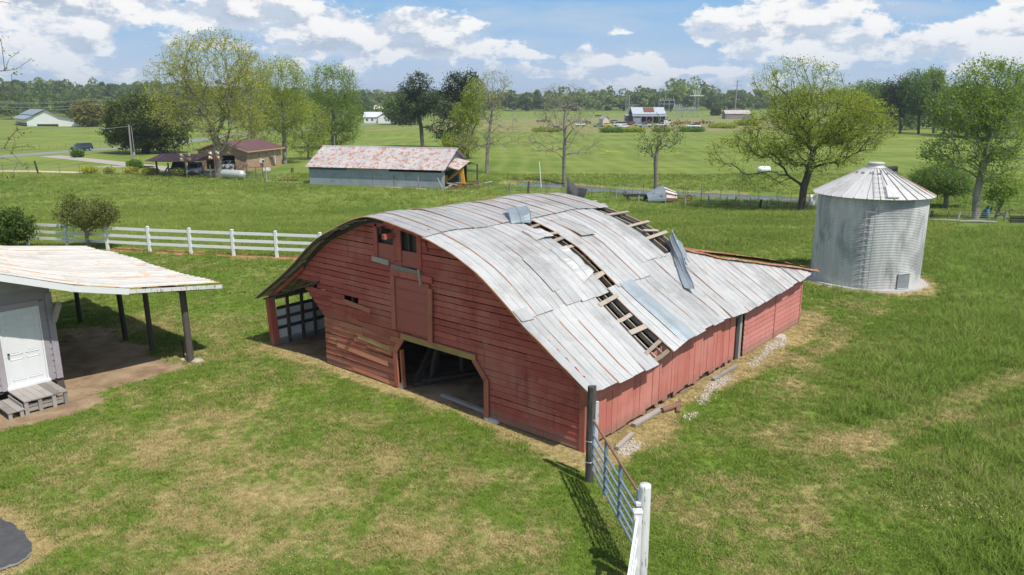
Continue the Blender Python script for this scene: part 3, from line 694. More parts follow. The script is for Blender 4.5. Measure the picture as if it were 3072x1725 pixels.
# the extension: hipped lean-to roof round the back corner
HA, HB = (8.45, 2.02), (13.95, -.36)
def uhip(v): return HA[1] + (v - HA[0]) / (HB[0] - HA[0]) * (HB[1] - HA[1])
bnds = [8.26 + .57 * i for i in range(11)]
for i, (a, b) in enumerate(cols(bnds)):
    ut = max(uhip(b), -.2) + .06
    sheet(roof, MT['roof'], bfz, a - .02, b + .02, 2.1, -.36 + rr(-.06, .04), lift=.004 + .006 * (i % 2), nb=7, dent=.016, skew=0, cut=lambda v, u: min(u, uhip(v) + .03) if v > HA[0] else u)
ZH0 = rz(2.02, 8.45); ZH1 = rz(-.36, 13.95)
def backfz(u, v):           # the back slope, a = u, b = v
    t = (v - 8.45) / (13.95 - 8.45); z = ZH0 - .03 + (ZH1 + .10 - ZH0) * t + .10 * math.sin(math.pi * min(max(t, 0), 1))
    return v, u, z, 0.16, 0.0, .98
ub = [-.34 + .6 * i for i in range(22)]
def vhip(u): return HA[0] + (u - HA[1]) / (HB[1] - HA[1]) * (HB[0] - HA[0])
for i, (a, b) in enumerate(cols(ub)):
    if b > 2.1 and b < 12.3 and i % 1 == 0: v0 = 8.42
    else: v0 = 8.42
    sheet(roof, MT['roof_back'], backfz, a - .02, b + .02, v0, 14.05 + rr(-.05, .05), lift=.012 + .006 * (i % 2), nb=5, cut=lambda u, v: max(v, vhip(u) - .03) if u < HA[1] else v)
# hip cap, crumpled
hp = []
for i in range(15):
    v = HA[0] - .1 + (HB[0] - HA[0] + .1) * i / 14; hp.append((v, uhip(v) + rr(-.03, .05), rz(uhip(v), v) + .05 + rr(-.015, .03)))
vs = []; at = []
for i, p in enumerate(hp): vs += [(p[0] - .03, p[1] - .14, p[2] - .05), p, (p[0] + .09, p[1] + .12, p[2] - .03)]; at += [(.2, i * .3, 0), (.5, i * .3, 0), (.8, i * .3, 0)]
MB().add(vs, [(i * 3 + k, i * 3 + k + 1, i * 3 + k + 4, i * 3 + k + 3) for i in range(14) for k in range(2)], at).build('hip_cap', MT['roof_back'], roof, attr=True)
# loose sheets: folded-back piece, curled piece, upright piece
def flap(pts, idx, mat, name, thick=.012):
    mm = MB(); n = len(pts); mm.add(pts, idx, [(.3 + .4 * (i % 2), i * .2, 3.0) for i in range(n)])
    o = mm.build(name, mat, roof, attr=True); md = o.modifiers.new('thick', 'SOLIDIFY'); md.thickness = thick; return o
def S(v, u, h=0.0): return (v, u, rz(u, v) + h)
def patchsheet(P00, P10, P01, P11, bulge, mat, name, crease=0.0):
    """torn sheet between four corners, bowed and ribbed"""
    a, b, c, d = map(Vector, (P00, P10, P01, P11)); nrm = (b - a).cross(c - a).normalized()
    if nrm.z < 0: nrm = -nrm
    ph = rr(0, 6)
    def fz(s, t):
        p = a * (1 - s) * (1 - t) + b * s * (1 - t) + c * (1 - s) * t + d * s * t
        q = bulge * math.sin(math.pi * t) * (.6 + .4 * s) + crease * abs(math.sin(2.2 * math.pi * t + ph)) * (s - .3) + .02 * math.sin(7 * s + 5 * t + ph)
        p = p + nrm * q; return p.x, p.y, p.z, nrm.x, nrm.y, nrm.z
    return sheet(roof, mat, fz, 0, 1, 0, 1, nb=10, dent=.03, name=name)
patchsheet(S(2.93, 4.62, .05), S(3.55, 4.36, .05), S(3.45, 5.30, .20), S(4.25, 5.20, .22), .14, MT['roof_new'], 'folded_sheet', .06)
patchsheet(S(7.85, 2.32, .04), S(8.05, 2.25, .50), S(6.30, .85, .06), S(6.42, .55, .22), -.03, MT['roof_new'], 'curled_sheet', .10)
patchsheet(S(8.02, 2.30, .50), S(8.3, 2.2, .16), S(7.5, 1.62, .30), S(7.75, 1.5, .12), .05, MT['roof_new'], 'curled_sheet', .06)
flap([S(8.35, 6.35, .0), S(8.42, 5.9, .02), S(8.3, 5.7, .38), S(8.4, 6.15, .32), S(8.3, 6.55, .62), S(8.36, 6.6, .02)], [(0, 1, 3), (1, 2, 3), (0, 3, 4, 5)], MT['grey_wood'], 'upright_sheet')
patchsheet(S(2.75, 3.1, .03), S(3.34, 3.0, .06), S(2.72, 1.95, .04), S(3.3, 2.05, .12), .05, MT['roof'], 'creased_sheet', .07)
patchsheet(S(2.78, 4.1, .02), S(3.34, 4.05, .03), S(2.72, 3.55, .05), S(3.42, 3.45, .13), .02, MT['roof'], 'creased_sheet', .03)
patchsheet(S(4.5, 4.4, .04), S(5.1, 4.3, .04), S(4.5, 3.3, .06), S(5.15, 3.2, .09), .01, MT['roof_top'], 'overlaid_sheet', .015)
# rake boards along the front edge
def rake(us, v, z0, z1, mat, name='rake_board', th=.03):
    vs = []
    for q in us:
        z = rz(q, v)
        vs += [(v, q, z - z1), (v + th, q, z - z1), (v + th, q, z - z0), (v, q, z - z0)]
    n = len(us); fs = [(i * 4 + k, i * 4 + (k + 1) % 4, (i + 1) * 4 + (k + 1) % 4, (i + 1) * 4 + k) for i in range(n - 1) for k in range(4)] + [(3, 2, 1, 0), tuple(range((n - 1) * 4, n * 4))]
    MB().add(vs, fs).build(name, mat, barn)
rake(np.linspace(-.25, 3.05, 12), -.30, .0, .13, MT['red_weathered'])
rake(np.linspace(3.15, 6.4, 10), -.20, .02, .12, MT['red_front'])
rake(np.linspace(6.6, 10.4, 12), -.06, .05, .17, MT['dark_wood'])  # this and the next left rake are near-black, painting in the overhang's shade
rake(np.linspace(6.9, 12.5, 16), -.40, .02, .06, MT['dark_wood'], th=.05)
rake(np.linspace(10.3, 12.3, 8), -.10, .10, .24, MT['red_front'])
for q in (8.2, 9.6, 11.2):            # soffit boards under the left overhang
    pass
# front wall ---------------------------------------------------------
fw = MB()
for u in np.arange(.1, 9.5, .62): 
    zt_ = min(rz(u, 0) - .2, 9)
    if 2.95 < u < 6.2: fw.beam((.06, u, 1.56), (.06, u, zt_), .04, .09, (1, 0, 0))
    else: fw.beam((.06, u, .02), (.06, u, zt_), .04, .09, (1, 0, 0))
fw.beam((.06, 0, .06), (.06, 2.9, .06), .1, .1); fw.beam((.06, 6.25, .06), (.06, 9.5, .06), .1, .1)
front = fw.build('front_wall', MT['inner_wood_shaded'], barn)
DOOR = [(6.2, 0), (6.2, 1.12), (5.92, 1.50), (3.33, 1.50), (2.96, 1.10), (2.96, 0)]
def lbound(z):
    if z < 1.54: return 9.47
    if z < 2.3: return 9.47 + (z - 1.54) / .71 * .93
    if z < 2.44: return 9.75
    return uinv_left(z + .10)
def rbound(z): return max(.0, uinv_right(z + .06)) if z > 1.75 else .0
def intervals(z):
    out = [(rbound(z), lbound(z))]
    holes = []
    if z < 1.12: holes.append((2.96, 6.2))
    elif z < 1.5: t = (z - 1.12) / .38; holes.append((2.96 + t * .37, 6.2 - t * .28))
    if z > 3.62: holes.append((6.22, 6.98))
    if z > 3.56: holes.append((5.18, 5.92))
    if 3.62 < z: holes.append((5.92, 6.22))
    if 2.18 < z < 2.29: holes.append((7.82, 8.46))
    for a, b in holes:
        o2 = []
        for p, q in out:
            if b <= p or a >= q: o2.append((p, q))
            else:
                if a > p + .05: o2.append((p, a))
                if b < q - .05: o2.append((b, q))
        out = o2
    return [(p, q) for p, q in out if q - p > .08]
def board(parent, u0a, u0b, u1a, u1b, z0, z1, m, tilt0=0, tilt1=0, proud=0.0):
    """lap board across the front; a = at the lower edge, b = at the upper edge"""
    xb, xt = -.040 - proud, -.020 - proud; th = .016
    p = [(xb, u0a, z0 + tilt0), (xb, u1a, z0 + tilt1), (xt, u1b, z1 + tilt1), (xt, u0b, z1 + tilt0)]
    q = [(xb + th, u0a, z0 + tilt0), (xb + th, u1a, z0 + tilt1), (xt + th, u1b, z1 + tilt1), (xt + th, u0b, z1 + tilt0)]
    MB().hexa([p[0], p[1], p[2], p[3], q[0], q[1], q[2], q[3]]).build('board', m, parent)
z = .03; EX = .165
while z < 4.62:
    z1 = z + EX - rr(.014, .030); lo = intervals(z + .01); hi = intervals(min(z1 - .03, 4.66)); mid = intervals(z + EX / 2)
    for i, (a, b) in enumerate(mid):
        # slanted ends where the neighbours above and below agree in number
        a0, b0 = (lo[i] if len(lo) == len(mid) else (a, b)); a1, b1 = (hi[i] if len(hi) == len(mid) else (a, b))
        if abs(a0 - a) > .5: a0 = a
        if abs(a1 - a) > .5: a1 = a
        if abs(b0 - b) > .5: b0 = b
        if abs(b1 - b) > .5: b1 = b
        cuts = []; q = a + rr(1.0, 3.2)
        while q < b - .5: cuts.append(q); q += rr(1.1, 3.6)
        ed = [None] + cuts + [None]
        for k in range(len(ed) - 1):
            l0, l1 = (a0, a1) if ed[k] is None else (ed[k] + .003, ed[k] + .003)
            r0, r1 = (b0, b1) if ed[k + 1] is None else (ed[k + 1] - .003, ed[k + 1] - .003)
            worn = (z < 1.62 and (l0 + r0) / 2 > 6.2); sag = rr(-.022, .022) if worn else rr(-.006, .006); s2 = rr(-.022, .022) if worn else rr(-.006, .006)
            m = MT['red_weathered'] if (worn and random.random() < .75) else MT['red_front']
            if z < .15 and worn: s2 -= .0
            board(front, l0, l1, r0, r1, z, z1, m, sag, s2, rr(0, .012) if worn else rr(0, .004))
    z += EX
# a few loose boards lying over the laps
for (u0, u1, zz, t0, t1, m) in [(6.55, 8.35, 1.50, -.12, .10, 'red_weathered'), (6.5, 7.9, 1.08, -.05, .05, 'header'), (6.45, 7.5, .95, -.02, .0, 'red_weathered'), (7.3, 8.5, 2.02, -.04, .06, 'red_weathered'), (6.35, 8.2, .08, -.05, .02, 'red_weathered'), (6.6, 8.9, .62, -.06, .05, 'red_weathered')]:
    board(front, u0, u0, u1, u1, zz, zz + .13, MT[m], t0, t1, .022)
# trim round the wagon door
def trim(p, q, w_, m, name='door_trim', x=-.075, th=.045): MB().beam((x, p[0], p[1]), (x, q[0], q[1]), th, w_, (0, -(q[1] - p[1]), q[0] - p[0]) if True else (0, 0, 1)).build(name, m, barn)
def trim2(p, q, w_, m, name='door_trim', x=-.072, th=.04):
    d = Vector((0, q[0] - p[0], q[1] - p[1])).normalized(); n_ = Vector((0, -d.z, d.y)) * (w_ / 2); X_ = Vector((th / 2, 0, 0))
    a, b = Vector((x, p[0], p[1])), Vector((x, q[0], q[1]))
    MB().hexa([a - n_ - X_, b - n_ - X_, b - n_ + X_, a - n_ + X_, a + n_ - X_, b + n_ - X_, b + n_ + X_, a + n_ + X_]).build(name, m, barn)
trim2((3.24, 1.57), (5.98, 1.59), .16, MT['header'], 'door_header', -.09)
trim2((5.95, 1.52), (6.28, 1.10), .15, MT['red_trim']); trim2((3.32, 1.50), (2.92, 1.06), .14, MT['red_trim'])
trim2((6.28, 1.12), (6.24, .16), .15, MT['red_trim']); trim2((2.90, 1.10), (2.90, -.02), .15, MT['red_trim'])
trim2((6.12, 1.15), (6.08, .12), .07, MT['red_weathered'], 'jamb', .03, .10)
# hay door: sheet panel with ribs between two stiles
hd = MB().box(-.075, -.05, 4.86, 6.16, 1.74, 3.22).build('hay_door', MT['red_panel'], barn)
for zz in (1.76, 2.05, 2.34, 2.63, 2.92, 3.2): MB().box(-.092, -.076, 4.87, 6.15, zz - .012, zz + .012).build('rib', MT['red_trim'], hd)
trim2((6.24, 3.24), (6.24, 1.74), .15, MT['red_trim'], 'stile', -.095); trim2((4.80, 3.10), (4.84, 1.62), .15, MT['red_trim'], 'stile', -.095)
trim2((6.32, 3.33), (4.72, 3.33), .17, MT['red_front'], 'hay_door_head', -.085)
# hay windows: shutters below open dark tops
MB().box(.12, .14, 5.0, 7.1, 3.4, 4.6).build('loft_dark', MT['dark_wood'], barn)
for (u0, u1, zs_, zb, zt2) in ((6.22, 6.85, 4.06, 3.60, 4.52), (5.30, 5.90, 3.96, 3.54, 4.46)):
    MB().box(-.03, -.008, u0, u1, zb, zs_).build('loft_shutter', MT['red_panel'], barn)
for (u, z0, z1, ww) in ((6.93, 3.62, 4.50, .15), (6.06, 3.66, 4.60, .30), (5.22, 3.52, 4.42, .16)):
    MB().box(-.06, -.02, u - ww / 2, u + ww / 2, z0, z1).build('window_post', MT['red_front'], barn)
MB().box(-.05, -.02, 5.3, 6.85, 4.49, 4.62).build('window_head', MT['red_front'], barn)
trim2((7.08, 3.60), (6.40, 3.56), .14, MT['grey_wood_x'], 'sill', -.07); trim2((6.30, 3.46), (5.24, 3.42), .18, MT['grey_wood_x'], 'sill', -.075)
MB().beam((-.10, 5.20, 3.55), (-.13, 5.10, 3.15), .04, .07, (1, 0, 0)).build('split_board', MT['grey_wood_x'], barn)
MB().beam((-.40, 6.20, 4.33), (.3, 6.16, 4.36), .11, .13).build('hay_beam', MT['red_front'], barn)
MB().beam((-.06, 4.98, 4.3), (-.06, 4.9, 4.05), .05, .05, (1, 0, 0)).build('split_board', MT['red_front'], barn)
# right side wall ---------------------------------------------------
sw = MB()
for v in np.arange(.15, 13.6, .9): sw.beam((v, .06, 0), (v, .06, rz(0, v) - .22), .09, .05)
sw.beam((0, .07, .1), (8.0, .07, .1), .05, .12); sw.beam((0, .07, 1.25), (8.0, .07, 1.3), .05, .1); sw.beam((8.7, .07, .08), (13.6, .07, .08), .06, .14); sw.beam((8.7, .07, 1.45), (13.6, .07, 1.6), .05, .1)
side = sw.build('side_wall', MT['inner_wood_shaded'], barn)
v = .10
while v < 8.0:
    wd = rr(.15, .30); v1 = min(v + wd, 8.03)
    zb = .06 + (rr(0, .16) if v > 2.6 else rr(0, .03)); ztop = rz(0, v) - .11; le = rr(-.012, .012); pr = rr(0, .012)
    if v < 2.6: ztop = 1.20 + rr(-.015, .015) + (v / 2.6) * .10
    b0, b1 = zb + rr(-.03, .03), zb + rr(-.03, .03)
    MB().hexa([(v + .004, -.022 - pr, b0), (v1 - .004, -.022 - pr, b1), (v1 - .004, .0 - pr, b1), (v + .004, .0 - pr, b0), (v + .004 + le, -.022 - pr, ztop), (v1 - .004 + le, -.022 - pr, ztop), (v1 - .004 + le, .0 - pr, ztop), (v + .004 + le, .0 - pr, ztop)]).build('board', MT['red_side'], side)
    v = v1
for (v0, v1, z0a, z0b, h) in ((.02, 1.15, 1.16, 1.19, .17), (1.1, 2.65, 1.20, 1.27, .14), (.02, 2.65, 1.30, 1.38, .12)):
    MB().hexa([(v0, -.048, z0a), (v1, -.048, z0b), (v1, -.026, z0b), (v0, -.026, z0a), (v0, -.040, z0a + h), (v1, -.040, z0b + h), (v1, -.018, z0b + h), (v0, -.018, z0a + h)]).build('board', MT['red_side'], side)
MB().beam((8.42, .03, 0), (8.42, .03, 1.62), .16, .14, (0, 1, 0)).build('door_post', MT['grey_wood'], barn)
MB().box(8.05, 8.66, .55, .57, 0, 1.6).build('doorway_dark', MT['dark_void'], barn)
for (va, vb) in ((8.70, 11.19), (11.21, 13.62)):
    z = .03; zt1 = rz(0, (va + vb) / 2) - .1
    while z < zt1 - .03:
        z2 = min(z + .19, zt1); s = .015 * (va - 8.7)
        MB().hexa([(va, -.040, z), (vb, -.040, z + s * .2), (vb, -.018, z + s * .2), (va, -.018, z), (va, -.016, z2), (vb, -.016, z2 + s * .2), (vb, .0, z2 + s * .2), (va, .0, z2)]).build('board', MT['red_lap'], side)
        z += .165
MB().box(-.05, .02, -.05, .10, 0, 1.72).build('corner_board', MT['red_trim'], barn)
MB().box(11.165, 11.235, -.055, -.02, .0, 1.62).build('corner_board', MT['red_lap'], barn)
MB().box(13.58, 13.66, -.05, .06, 0, 1.72).build('corner_board', MT['red_lap'], barn)
# back wall and inner partitions, posts, braces
bw = MB(); bw.box(13.5, 13.54, .1, 12.2, 0, 1.9); bw.build('back_wall', MT['inner_wood_shaded'], barn)
bp = MB(); poly = [(8.42, q, rz(q, 8.4) - .2) for q in np.linspace(.3, 12.1, 20)]; bp.prism([(8.42, .3, 0)] + poly + [(8.42, 12.1, 0)], (.03, 0, 0)); bp.build('inner_gable', MT['inner_wood_shaded'], barn)
for uu_, z1 in ((9.42, 3.6), (2.6, 3.4)):
    mm = MB()
    for zz in np.arange(.35, z1, .24): mm.box(.15, 8.3, uu_, uu_ + .02, zz, zz + .21)
    mm.build('partition', MT['inner_wood_shaded'], barn)
    for vv in (.2, 1.6, 3.0, 4.4, 5.8, 7.2): MB().beam((vv, uu_ - .07, 0), (vv, uu_ - .07, z1), .12, .12, (0, 1, 0)).build('inner_post', MT['inner_wood_shaded'], barn)
MB().box(.1, 8.35, 2.7, 9.4, 2.55, 2.6).build('loft_floor', MT['inner_wood_shaded'], barn)
for (p, q, m) in (((.9, 5.9, 0), (1.2, 5.75, 1.5), 'inner_wood_shaded'), ((1.9, 5.6, 0), (1.9, 5.6, 2.5), 'inner_wood_shaded'), ((2.7, 5.3, 0), (2.7, 5.3, 2.5), 'inner_wood_shaded'), ((3.6, 5.1, 0), (3.6, 5.1, 2.5), 'inner_wood_shaded'), ((.35, 6.0, 0), (1.5, 6.15, 1.3), 'inner_wood_shaded')):
    MB().beam(p, q, .13, .13, (0, 1, .01)).build('inner_post', MT[m], barn)
MB().beam((2.1, 5.05, .25), (2.2, 4.95, 1.12), .20, .04, (1, 0, 0)).build('leaning_plank', MT['grey_wood'], barn)
MB().beam((.3, 6.0, .07), (5.2, 4.1, .10), .18, .13).build('fallen_beam', MT['inner_wood_shaded'], barn)
MB().beam((.45, 5.75, .2), (2.6, 4.7, .22), .14, .05).build('fallen_beam', MT['inner_wood_shaded'], barn)
MB().beam((.35, 4.9, .03), (.22, 3.05, .03), .12, .07).build('threshold', MT['grey_wood'], barn)
MB().box(-.02, .12, 6.08, 6.3, 0, .16).build('footing', MT['stone'], barn); MB().box(-.14, .05, 2.50, 2.92, -.02, .07).build('footing', MT['chipped_white'], barn)
# open bay on the left
MB().beam((-.02, 12.22, -.05), (-.06, 12.30, 1.62), .22, .20, (0, 1, 0)).build('corner_post', MT['red_front'], barn)
lw = MB(); lw.box(.1, 8.3, 12.16, 12.26, .03, .16); lw.beam((-.1, 12.2, 1.62), (8.3, 12.2, 1.62), .1, .14)
left = lw.build('side_wall', MT['grey_wood_x'], barn)
for vv in (.47, 1.02, 1.5, 2.1, 2.8, 3.6, 4.6, 5.8, 7.0): MB().beam((vv, 12.14, .03), (vv, 12.14, 1.6), .09, .07, (0, 1, 0)).build('post', MT['dark_wood'], left)
for (z0, z1) in ((.20, .55), (.60, .88), (.93, 1.18)):
    for (va, vb) in ((.12, 2.05), (2.08, 4.2), (4.23, 6.3), (6.33, 8.2)): MB().box(va, vb, 12.24, 12.25, z0, z1).build('panel', MT['white_paint'], left)
for zz in (.57, .90, 1.24): MB().beam((.1, 12.2, zz), (8.2, 12.2, zz), .04, .10).build('rail', MT['dark_wood'], left)
MB().beam((.05, 10.3, 2.30), (.6, 9.9, 2.75), .08, .08).build('brace', MT['grey_wood'], barn)
MB().beam((-.05, 12.6, 1.52), (-.05, 9.6, 2.55), .05, .14, (1, 0, 0)).build('brace', MT['inner_wood_shaded'], barn)
# loose things lying along the side wall
for (v0, u0, v1, u1, w_, m, lab) in ((.55, -.55, 1.45, -.42, .09, 'grey_wood', 'short grey plank lying at the near end of the gravel strip'), (1.9, -.18, 3.3, -.22, .13, 'grey_wood', 'long grey beam lying against the foot of the pink side wall'), (3.35, -.62, 4.05, -.30, .08, 'old_wood', 'brown split board lying across the gravel by the pink wall'), (6.1, -.28, 7.6, -.32, .10, 'grey_wood', 'grey board lying along the far gravel before the dark doorway')):
    a, b = uvw(u0, v0, .06), uvw(u1, v1, .07)
    o = MB().beam((0, 0, 0), tuple(b - a), w_, .06).build('loose_board', MT[m]); o.location = tuple(a); tag(o, lab, 'board', 'boards lying along the barn')
a = uvw(-.30, 3.1, .09); o = MB().tube([(0, 0, 0), tuple(uvw(-.45, 3.75, .08) - a)], .07, 10).build('pipe_length', MT['gate_rust']); o.location = tuple(a); tag(o, 'short thick pinkish pipe lying by the barn wall', 'pipe')
o = MB().hexa([(0, 0, 0), (.5, .05, 0), (.48, .3, 0), (0, .28, 0), (.04, .03, .12), (.45, .07, .14), (.44, .26, .13), (.05, .25, .11)]).build('footing_stone', MT['stone']); o.location = tuple(uvw(-.42, 11.0)); o.rotation_euler[2] = BROT; tag(o, 'flat pale stone block at the foot of the lap siding', 'stone')
# ------------------------------------------------------------------ near gate, posts and white fence
p = (1.62, 14.58)
gpz = thing('gate_post', 'tall dark weathered timber post at the barn corner holding the gate', 'post', (p[0], p[1], 0))
mm = MB(); n = 9; vs = []
for i, zz in enumerate(np.linspace(-.05, 2.15, 8)):
    for k in range(n):
        t = 2 * math.pi * k / n; r = .085 * (1 + .12 * math.cos(4 * t)) + rr(-.006, .006); vs.append((r * math.cos(t) + .01 * i / 8, r * math.sin(t), zz + (rr(-.02, .02) if i == 7 else 0)))
mm.add(vs, [(i * n + k, i * n + (k + 1) % n, (i + 1) * n + (k + 1) % n, (i + 1) * n + k) for i in range(7) for k in range(n)] + [tuple(7 * n + k for k in range(n))])
mm.build('post', wood('charred grey post wood', (.045, .04, .035), (.20, .185, .17), (10, 10, 1), rnd=.1), gpz)
MB().beam((.13, .09, .75), (.13, .09, 1.78), .09, .04, (0, 1, 0)).build('batten', MT['chipped_white'], gpz)
wire = MB(); 
for zz in (.95, .48): wire.lathe([(.096, zz), (.104, zz + .006), (.096, zz + .012)], 12)
wire.build('hinge_wire', MT['zinc'], gpz)
# the tubular gate
ga, gb = np.array([1.66, 14.32]), np.array([2.10, 11.50]); gl = float(np.hypot(*(gb - ga))); gr = math.atan2(gb[1] - ga[1], gb[0] - ga[0])
gate = thing('farm_gate', 'blue-grey tubular steel gate with a rusty top rail', 'gate', (ga[0], ga[1], 0), gr)
zr_ = [.42, .60, .79, .99, 1.20, 1.50]
for i, zz in enumerate(zr_): MB().tube([(0, 0, zz), (gl * .5, 0, zz - .015), (gl, 0, zz - .02)], .024, 10).build('rail', MT['gate_rust'] if i == 5 else MT['gate_steel'], gate)
for xx in (0.0, gl): MB().tube([(xx, 0, .40), (xx, 0, 1.52)], .025, 10).build('end_tube', MT['gate_steel'], gate)
for xx in (gl * .33, gl * .66): MB().box(xx - .035, xx + .035, -.03, .03, .38, 1.47).build('upright', MT['gate_steel'], gate)
# big chipped white post at the latch end
wp = thing('latch_post', 'thick round post with chipped white paint at the gate latch', 'post', (2.17, 11.25, 0))
mm = MB(); mm.lathe([(.104, -.05), (.102, .6), (.099, 1.2), (.097, 1.70), (.09, 1.735), (.001, 1.74)], 20); mm.build('post', MT['chipped_white'], wp, True)
MB().box(-.15, -.07, -.10, -.02, 1.40, 1.45).build('latch_block', MT['chipped_white'], wp)
# vinyl fence running toward the viewer from it
vf = thing('vinyl_fence', 'white vinyl rail fence running from the latch post to the near edge', 'fence', (0, 0, 0))
f0, f1 = np.array([2.03, 11.05]), np.array([1.55, 9.05]); dv = (f1 - f0); dv = dv / np.linalg.norm(dv)
for k in range(3):
    q = f0 + dv * 2.05 * k; mm = MB(); mm.box(q[0] - .064, q[0] + .064, q[1] - .064, q[1] + .064, -.03, 1.36); po = mm.build('post', MT['white_vinyl'], vf)
    c = MB().box(q[0] - .074, q[0] + .074, q[1] - .074, q[1] + .074, 1.361, 1.385); c.add([(q[0] - .066, q[1] - .066, 1.386), (q[0] + .066, q[1] - .066, 1.386), (q[0] + .066, q[1] + .066, 1.386), (q[0] - .066, q[1] + .066, 1.386), (q[0], q[1], 1.43)], [(0, 1, 4), (1, 2, 4), (2, 3, 4), (3, 0, 4)]); c.build('cap', MT['white_vinyl'], po)
    if k < 2:
        q2 = f0 + dv * 2.05 * (k + 1)
        for zz in (1.22, .84, .46): MB().beam((q[0], q[1], zz), (q2[0], q2[1], zz), .04, .14).build('rail', MT['white_vinyl'], vf)
# white fence across the lawn
wf = thing('paddock_fence', 'long white three-rail fence between the lawn and the field', 'fence', (0, 0, 0))
fd = np.array([2.39, -.54]); fd = fd / np.linalg.norm(fd); posts = [np.array([-31.9, 42.95]), np.array([-29.45, 42.35]), np.array([-26.98, 41.73]), np.array([-24.4, 41.04]), np.array([-21.8, 40.32]), np.array([-19.25, 39.72]), np.array([-16.84, 39.19]), np.array([-14.44, 38.72]), np.array([-12.06, 38.27]), np.array([-9.68, 37.83]), np.array([-7.3, 37.4]), np.array([-4.9, 36.95])]
pm_ = MB().box(-.064, .064, -.064, .064, -.06, 1.34).build('post', MT['white_vinyl'], wf)
cm = MB().box(-.074, .074, -.074, .074, 1.341, 1.362); cm.add([(-.066, -.066, 1.363), (.066, -.066, 1.363), (.066, .066, 1.363), (-.066, .066, 1.363), (0, 0, 1.40)], [(0, 1, 4), (1, 2, 4), (2, 3, 4), (3, 0, 4)])
cp = cm.build('cap', MT['white_vinyl'], pm_)
fh = math.atan2(fd[1], fd[0])
for i, q in enumerate(posts):
    if i == 0: po = pm_
    else: po = copy_tree(pm_, wf)
    po.location = (q[0], q[1], gz(*q)); po.rotation_euler = (0, 0, fh)
    if i + 1 < len(posts):
        q2 = posts[i + 1]
        for zz in (1.18, .79, .43):
            a, b = Vector((q[0], q[1], gz(*q) + zz)), Vector((q2[0], q2[1], gz(*q2) + zz)); MB().beam(a, b, .04, .145).build('rail', MT['white_vinyl'], wf)
# ------------------------------------------------------------------ lilac shed with car shelter
so = uvw(13.3, -6.1)
shed = thing('shed', 'grey-lilac clapboard shed with an open lean-to under a rust-streaked roof', 'shed', tuple(so), BROT)
RP = np.array([(-4.2, 4.72), (-1.34, 3.68), (.28, 3.10), (1.65, 2.76), (4.35, 2.40), (4.6, 2.36)])
def shz(x): return float(np.interp(x, RP[:, 0], RP[:, 1]))
def sfz(y, x):
    z = (shz(x - .15) + shz(x + .15)) / 2 - .03 * math.sin(y * .9) * max(0, x) * .3
    s = (shz(x + .2) - shz(x - .2)) / .4; L = math.hypot(1, s); return x, y, z, -s / L, 0, 1 / L
fl_ = MB(); fl_.box(-3.9, .0, 0, 8, .30, .42)
for yy in (-.9, .8, 2.6, 4.4, 6.2, 8.0): fl_.beam((-3.9, yy, shz(-3.9) - .12), (0, yy, shz(0) - .12), .05, .14)
sroof = fl_.build('frame', MT['inner_wood_shaded'], shed)
for yy in (-.95, .5, 2.0, 3.5, 5.0, 6.5, 8.6):
    mm = MB(); xs_ = [.05, .28, 1.0, 1.65, 2.6, 3.4, 4.2]
    for xa, xb in zip(xs_[:-1], xs_[1:]): mm.beam((xa, yy, shz(xa) - .13), (xb + .004, yy, shz(xb) - .13), .05, .11)
    mm.build('rafter', MT['dark_wood'], shed)
bds = [-1.06 + .655 * i for i in range(16)]
srf = MB(); srf.beam((3.25, -.95, shz(3.3) - .19), (3.05, 8.6, shz(3.1) - .22), .1, .14); srf = srf.build('roof', MT['dark_wood'], shed)
for i, (a, b) in enumerate(cols(bds)):
    sheet(srf, MT['roof_shed'], sfz, a - .02, b + .02, -4.0, .55 + rr(-.06, .06), lift=.02 + .004 * (i % 2), nb=26, dent=.001)
    sheet(srf, MT['roof_shed'], sfz, a - .02, b + .02, .40 + rr(-.05, .05), 4.38 + rr(-.08, .06), lift=.006 + .004 * (i % 2), nb=30, dent=.001)
for (xa, xb) in ((-4.0, .25), (.25, 1.65), (1.65, 4.40)):
    MB().beam((xa, -1.07, shz(xa) - .09), (xb, -1.07, shz(xb) - .09), .03, .17 if xb < 4 else .11).build('fascia', MT['chipped_white'] if xb > 4 else MT['white_paint'], shed)
# clapboard front wall with the door
swm = MB(); 
for xx in np.arange(-3.8, 0.01, .6): swm.beam((xx, .06, .4), (xx, .06, shz(xx) - .25), .05, .08)
swl = swm.build('front_wall', MT['inner_wood_shaded'], shed)
z = .40
while z < 3.9:
    z1 = z + .19; xr = 0.0
    if z > shz(0) - .15:
        xr = float(np.interp(-(z + .14), -RP[:, 1], RP[:, 0]))
    parts_ = [(-4.0, xr)]
    if z < 2.62: parts_ = [(-4.0, -1.30), (-.17, xr)]
    for (a, b) in parts_:
        if b - a < .05: continue
        d = .005 * random.random()
        MB().hexa([(a, -.036 - d, z), (b + .012, -.036 - d, z), (b + .012, -.016, z), (a, -.016, z), (a, -.012 - d, z1), (b + .012, -.012 - d, z1), (b + .012, .004, z1), (a, .004, z1)]).build('clapboard', MT['lilac'], swl)
    z += .172
MB().box(.0, .03, .0, 8.0, .3, 2.9).build('end_wall', MT['lilac'], shed)
for (x0, x1, z0, z1) in ((-.30, -.17, .38, 2.62), (-1.43, -1.30, .38, 2.62)): MB().box(x0, x1, -.06, -.02, z0, z1).build('door_casing', MT['lilac'], shed)
MB().box(-1.30, -.30, -.058, -.02, 2.50, 2.66).build('door_casing', MT['lilac'], shed)
MB().box(-.12, .04, -.07, -.015, .38, 2.80).build('corner_board', MT['lilac'], shed)
for (x0, x1, z0, z1) in ((-.345, -.305, .42, 2.50), (-1.295, -1.255, .42, 2.50), (-1.254, -.346, 2.46, 2.50)): MB().box(x0, x1, -.065, -.015, z0, z1).build('door_frame', MT['white_paint'], shed)
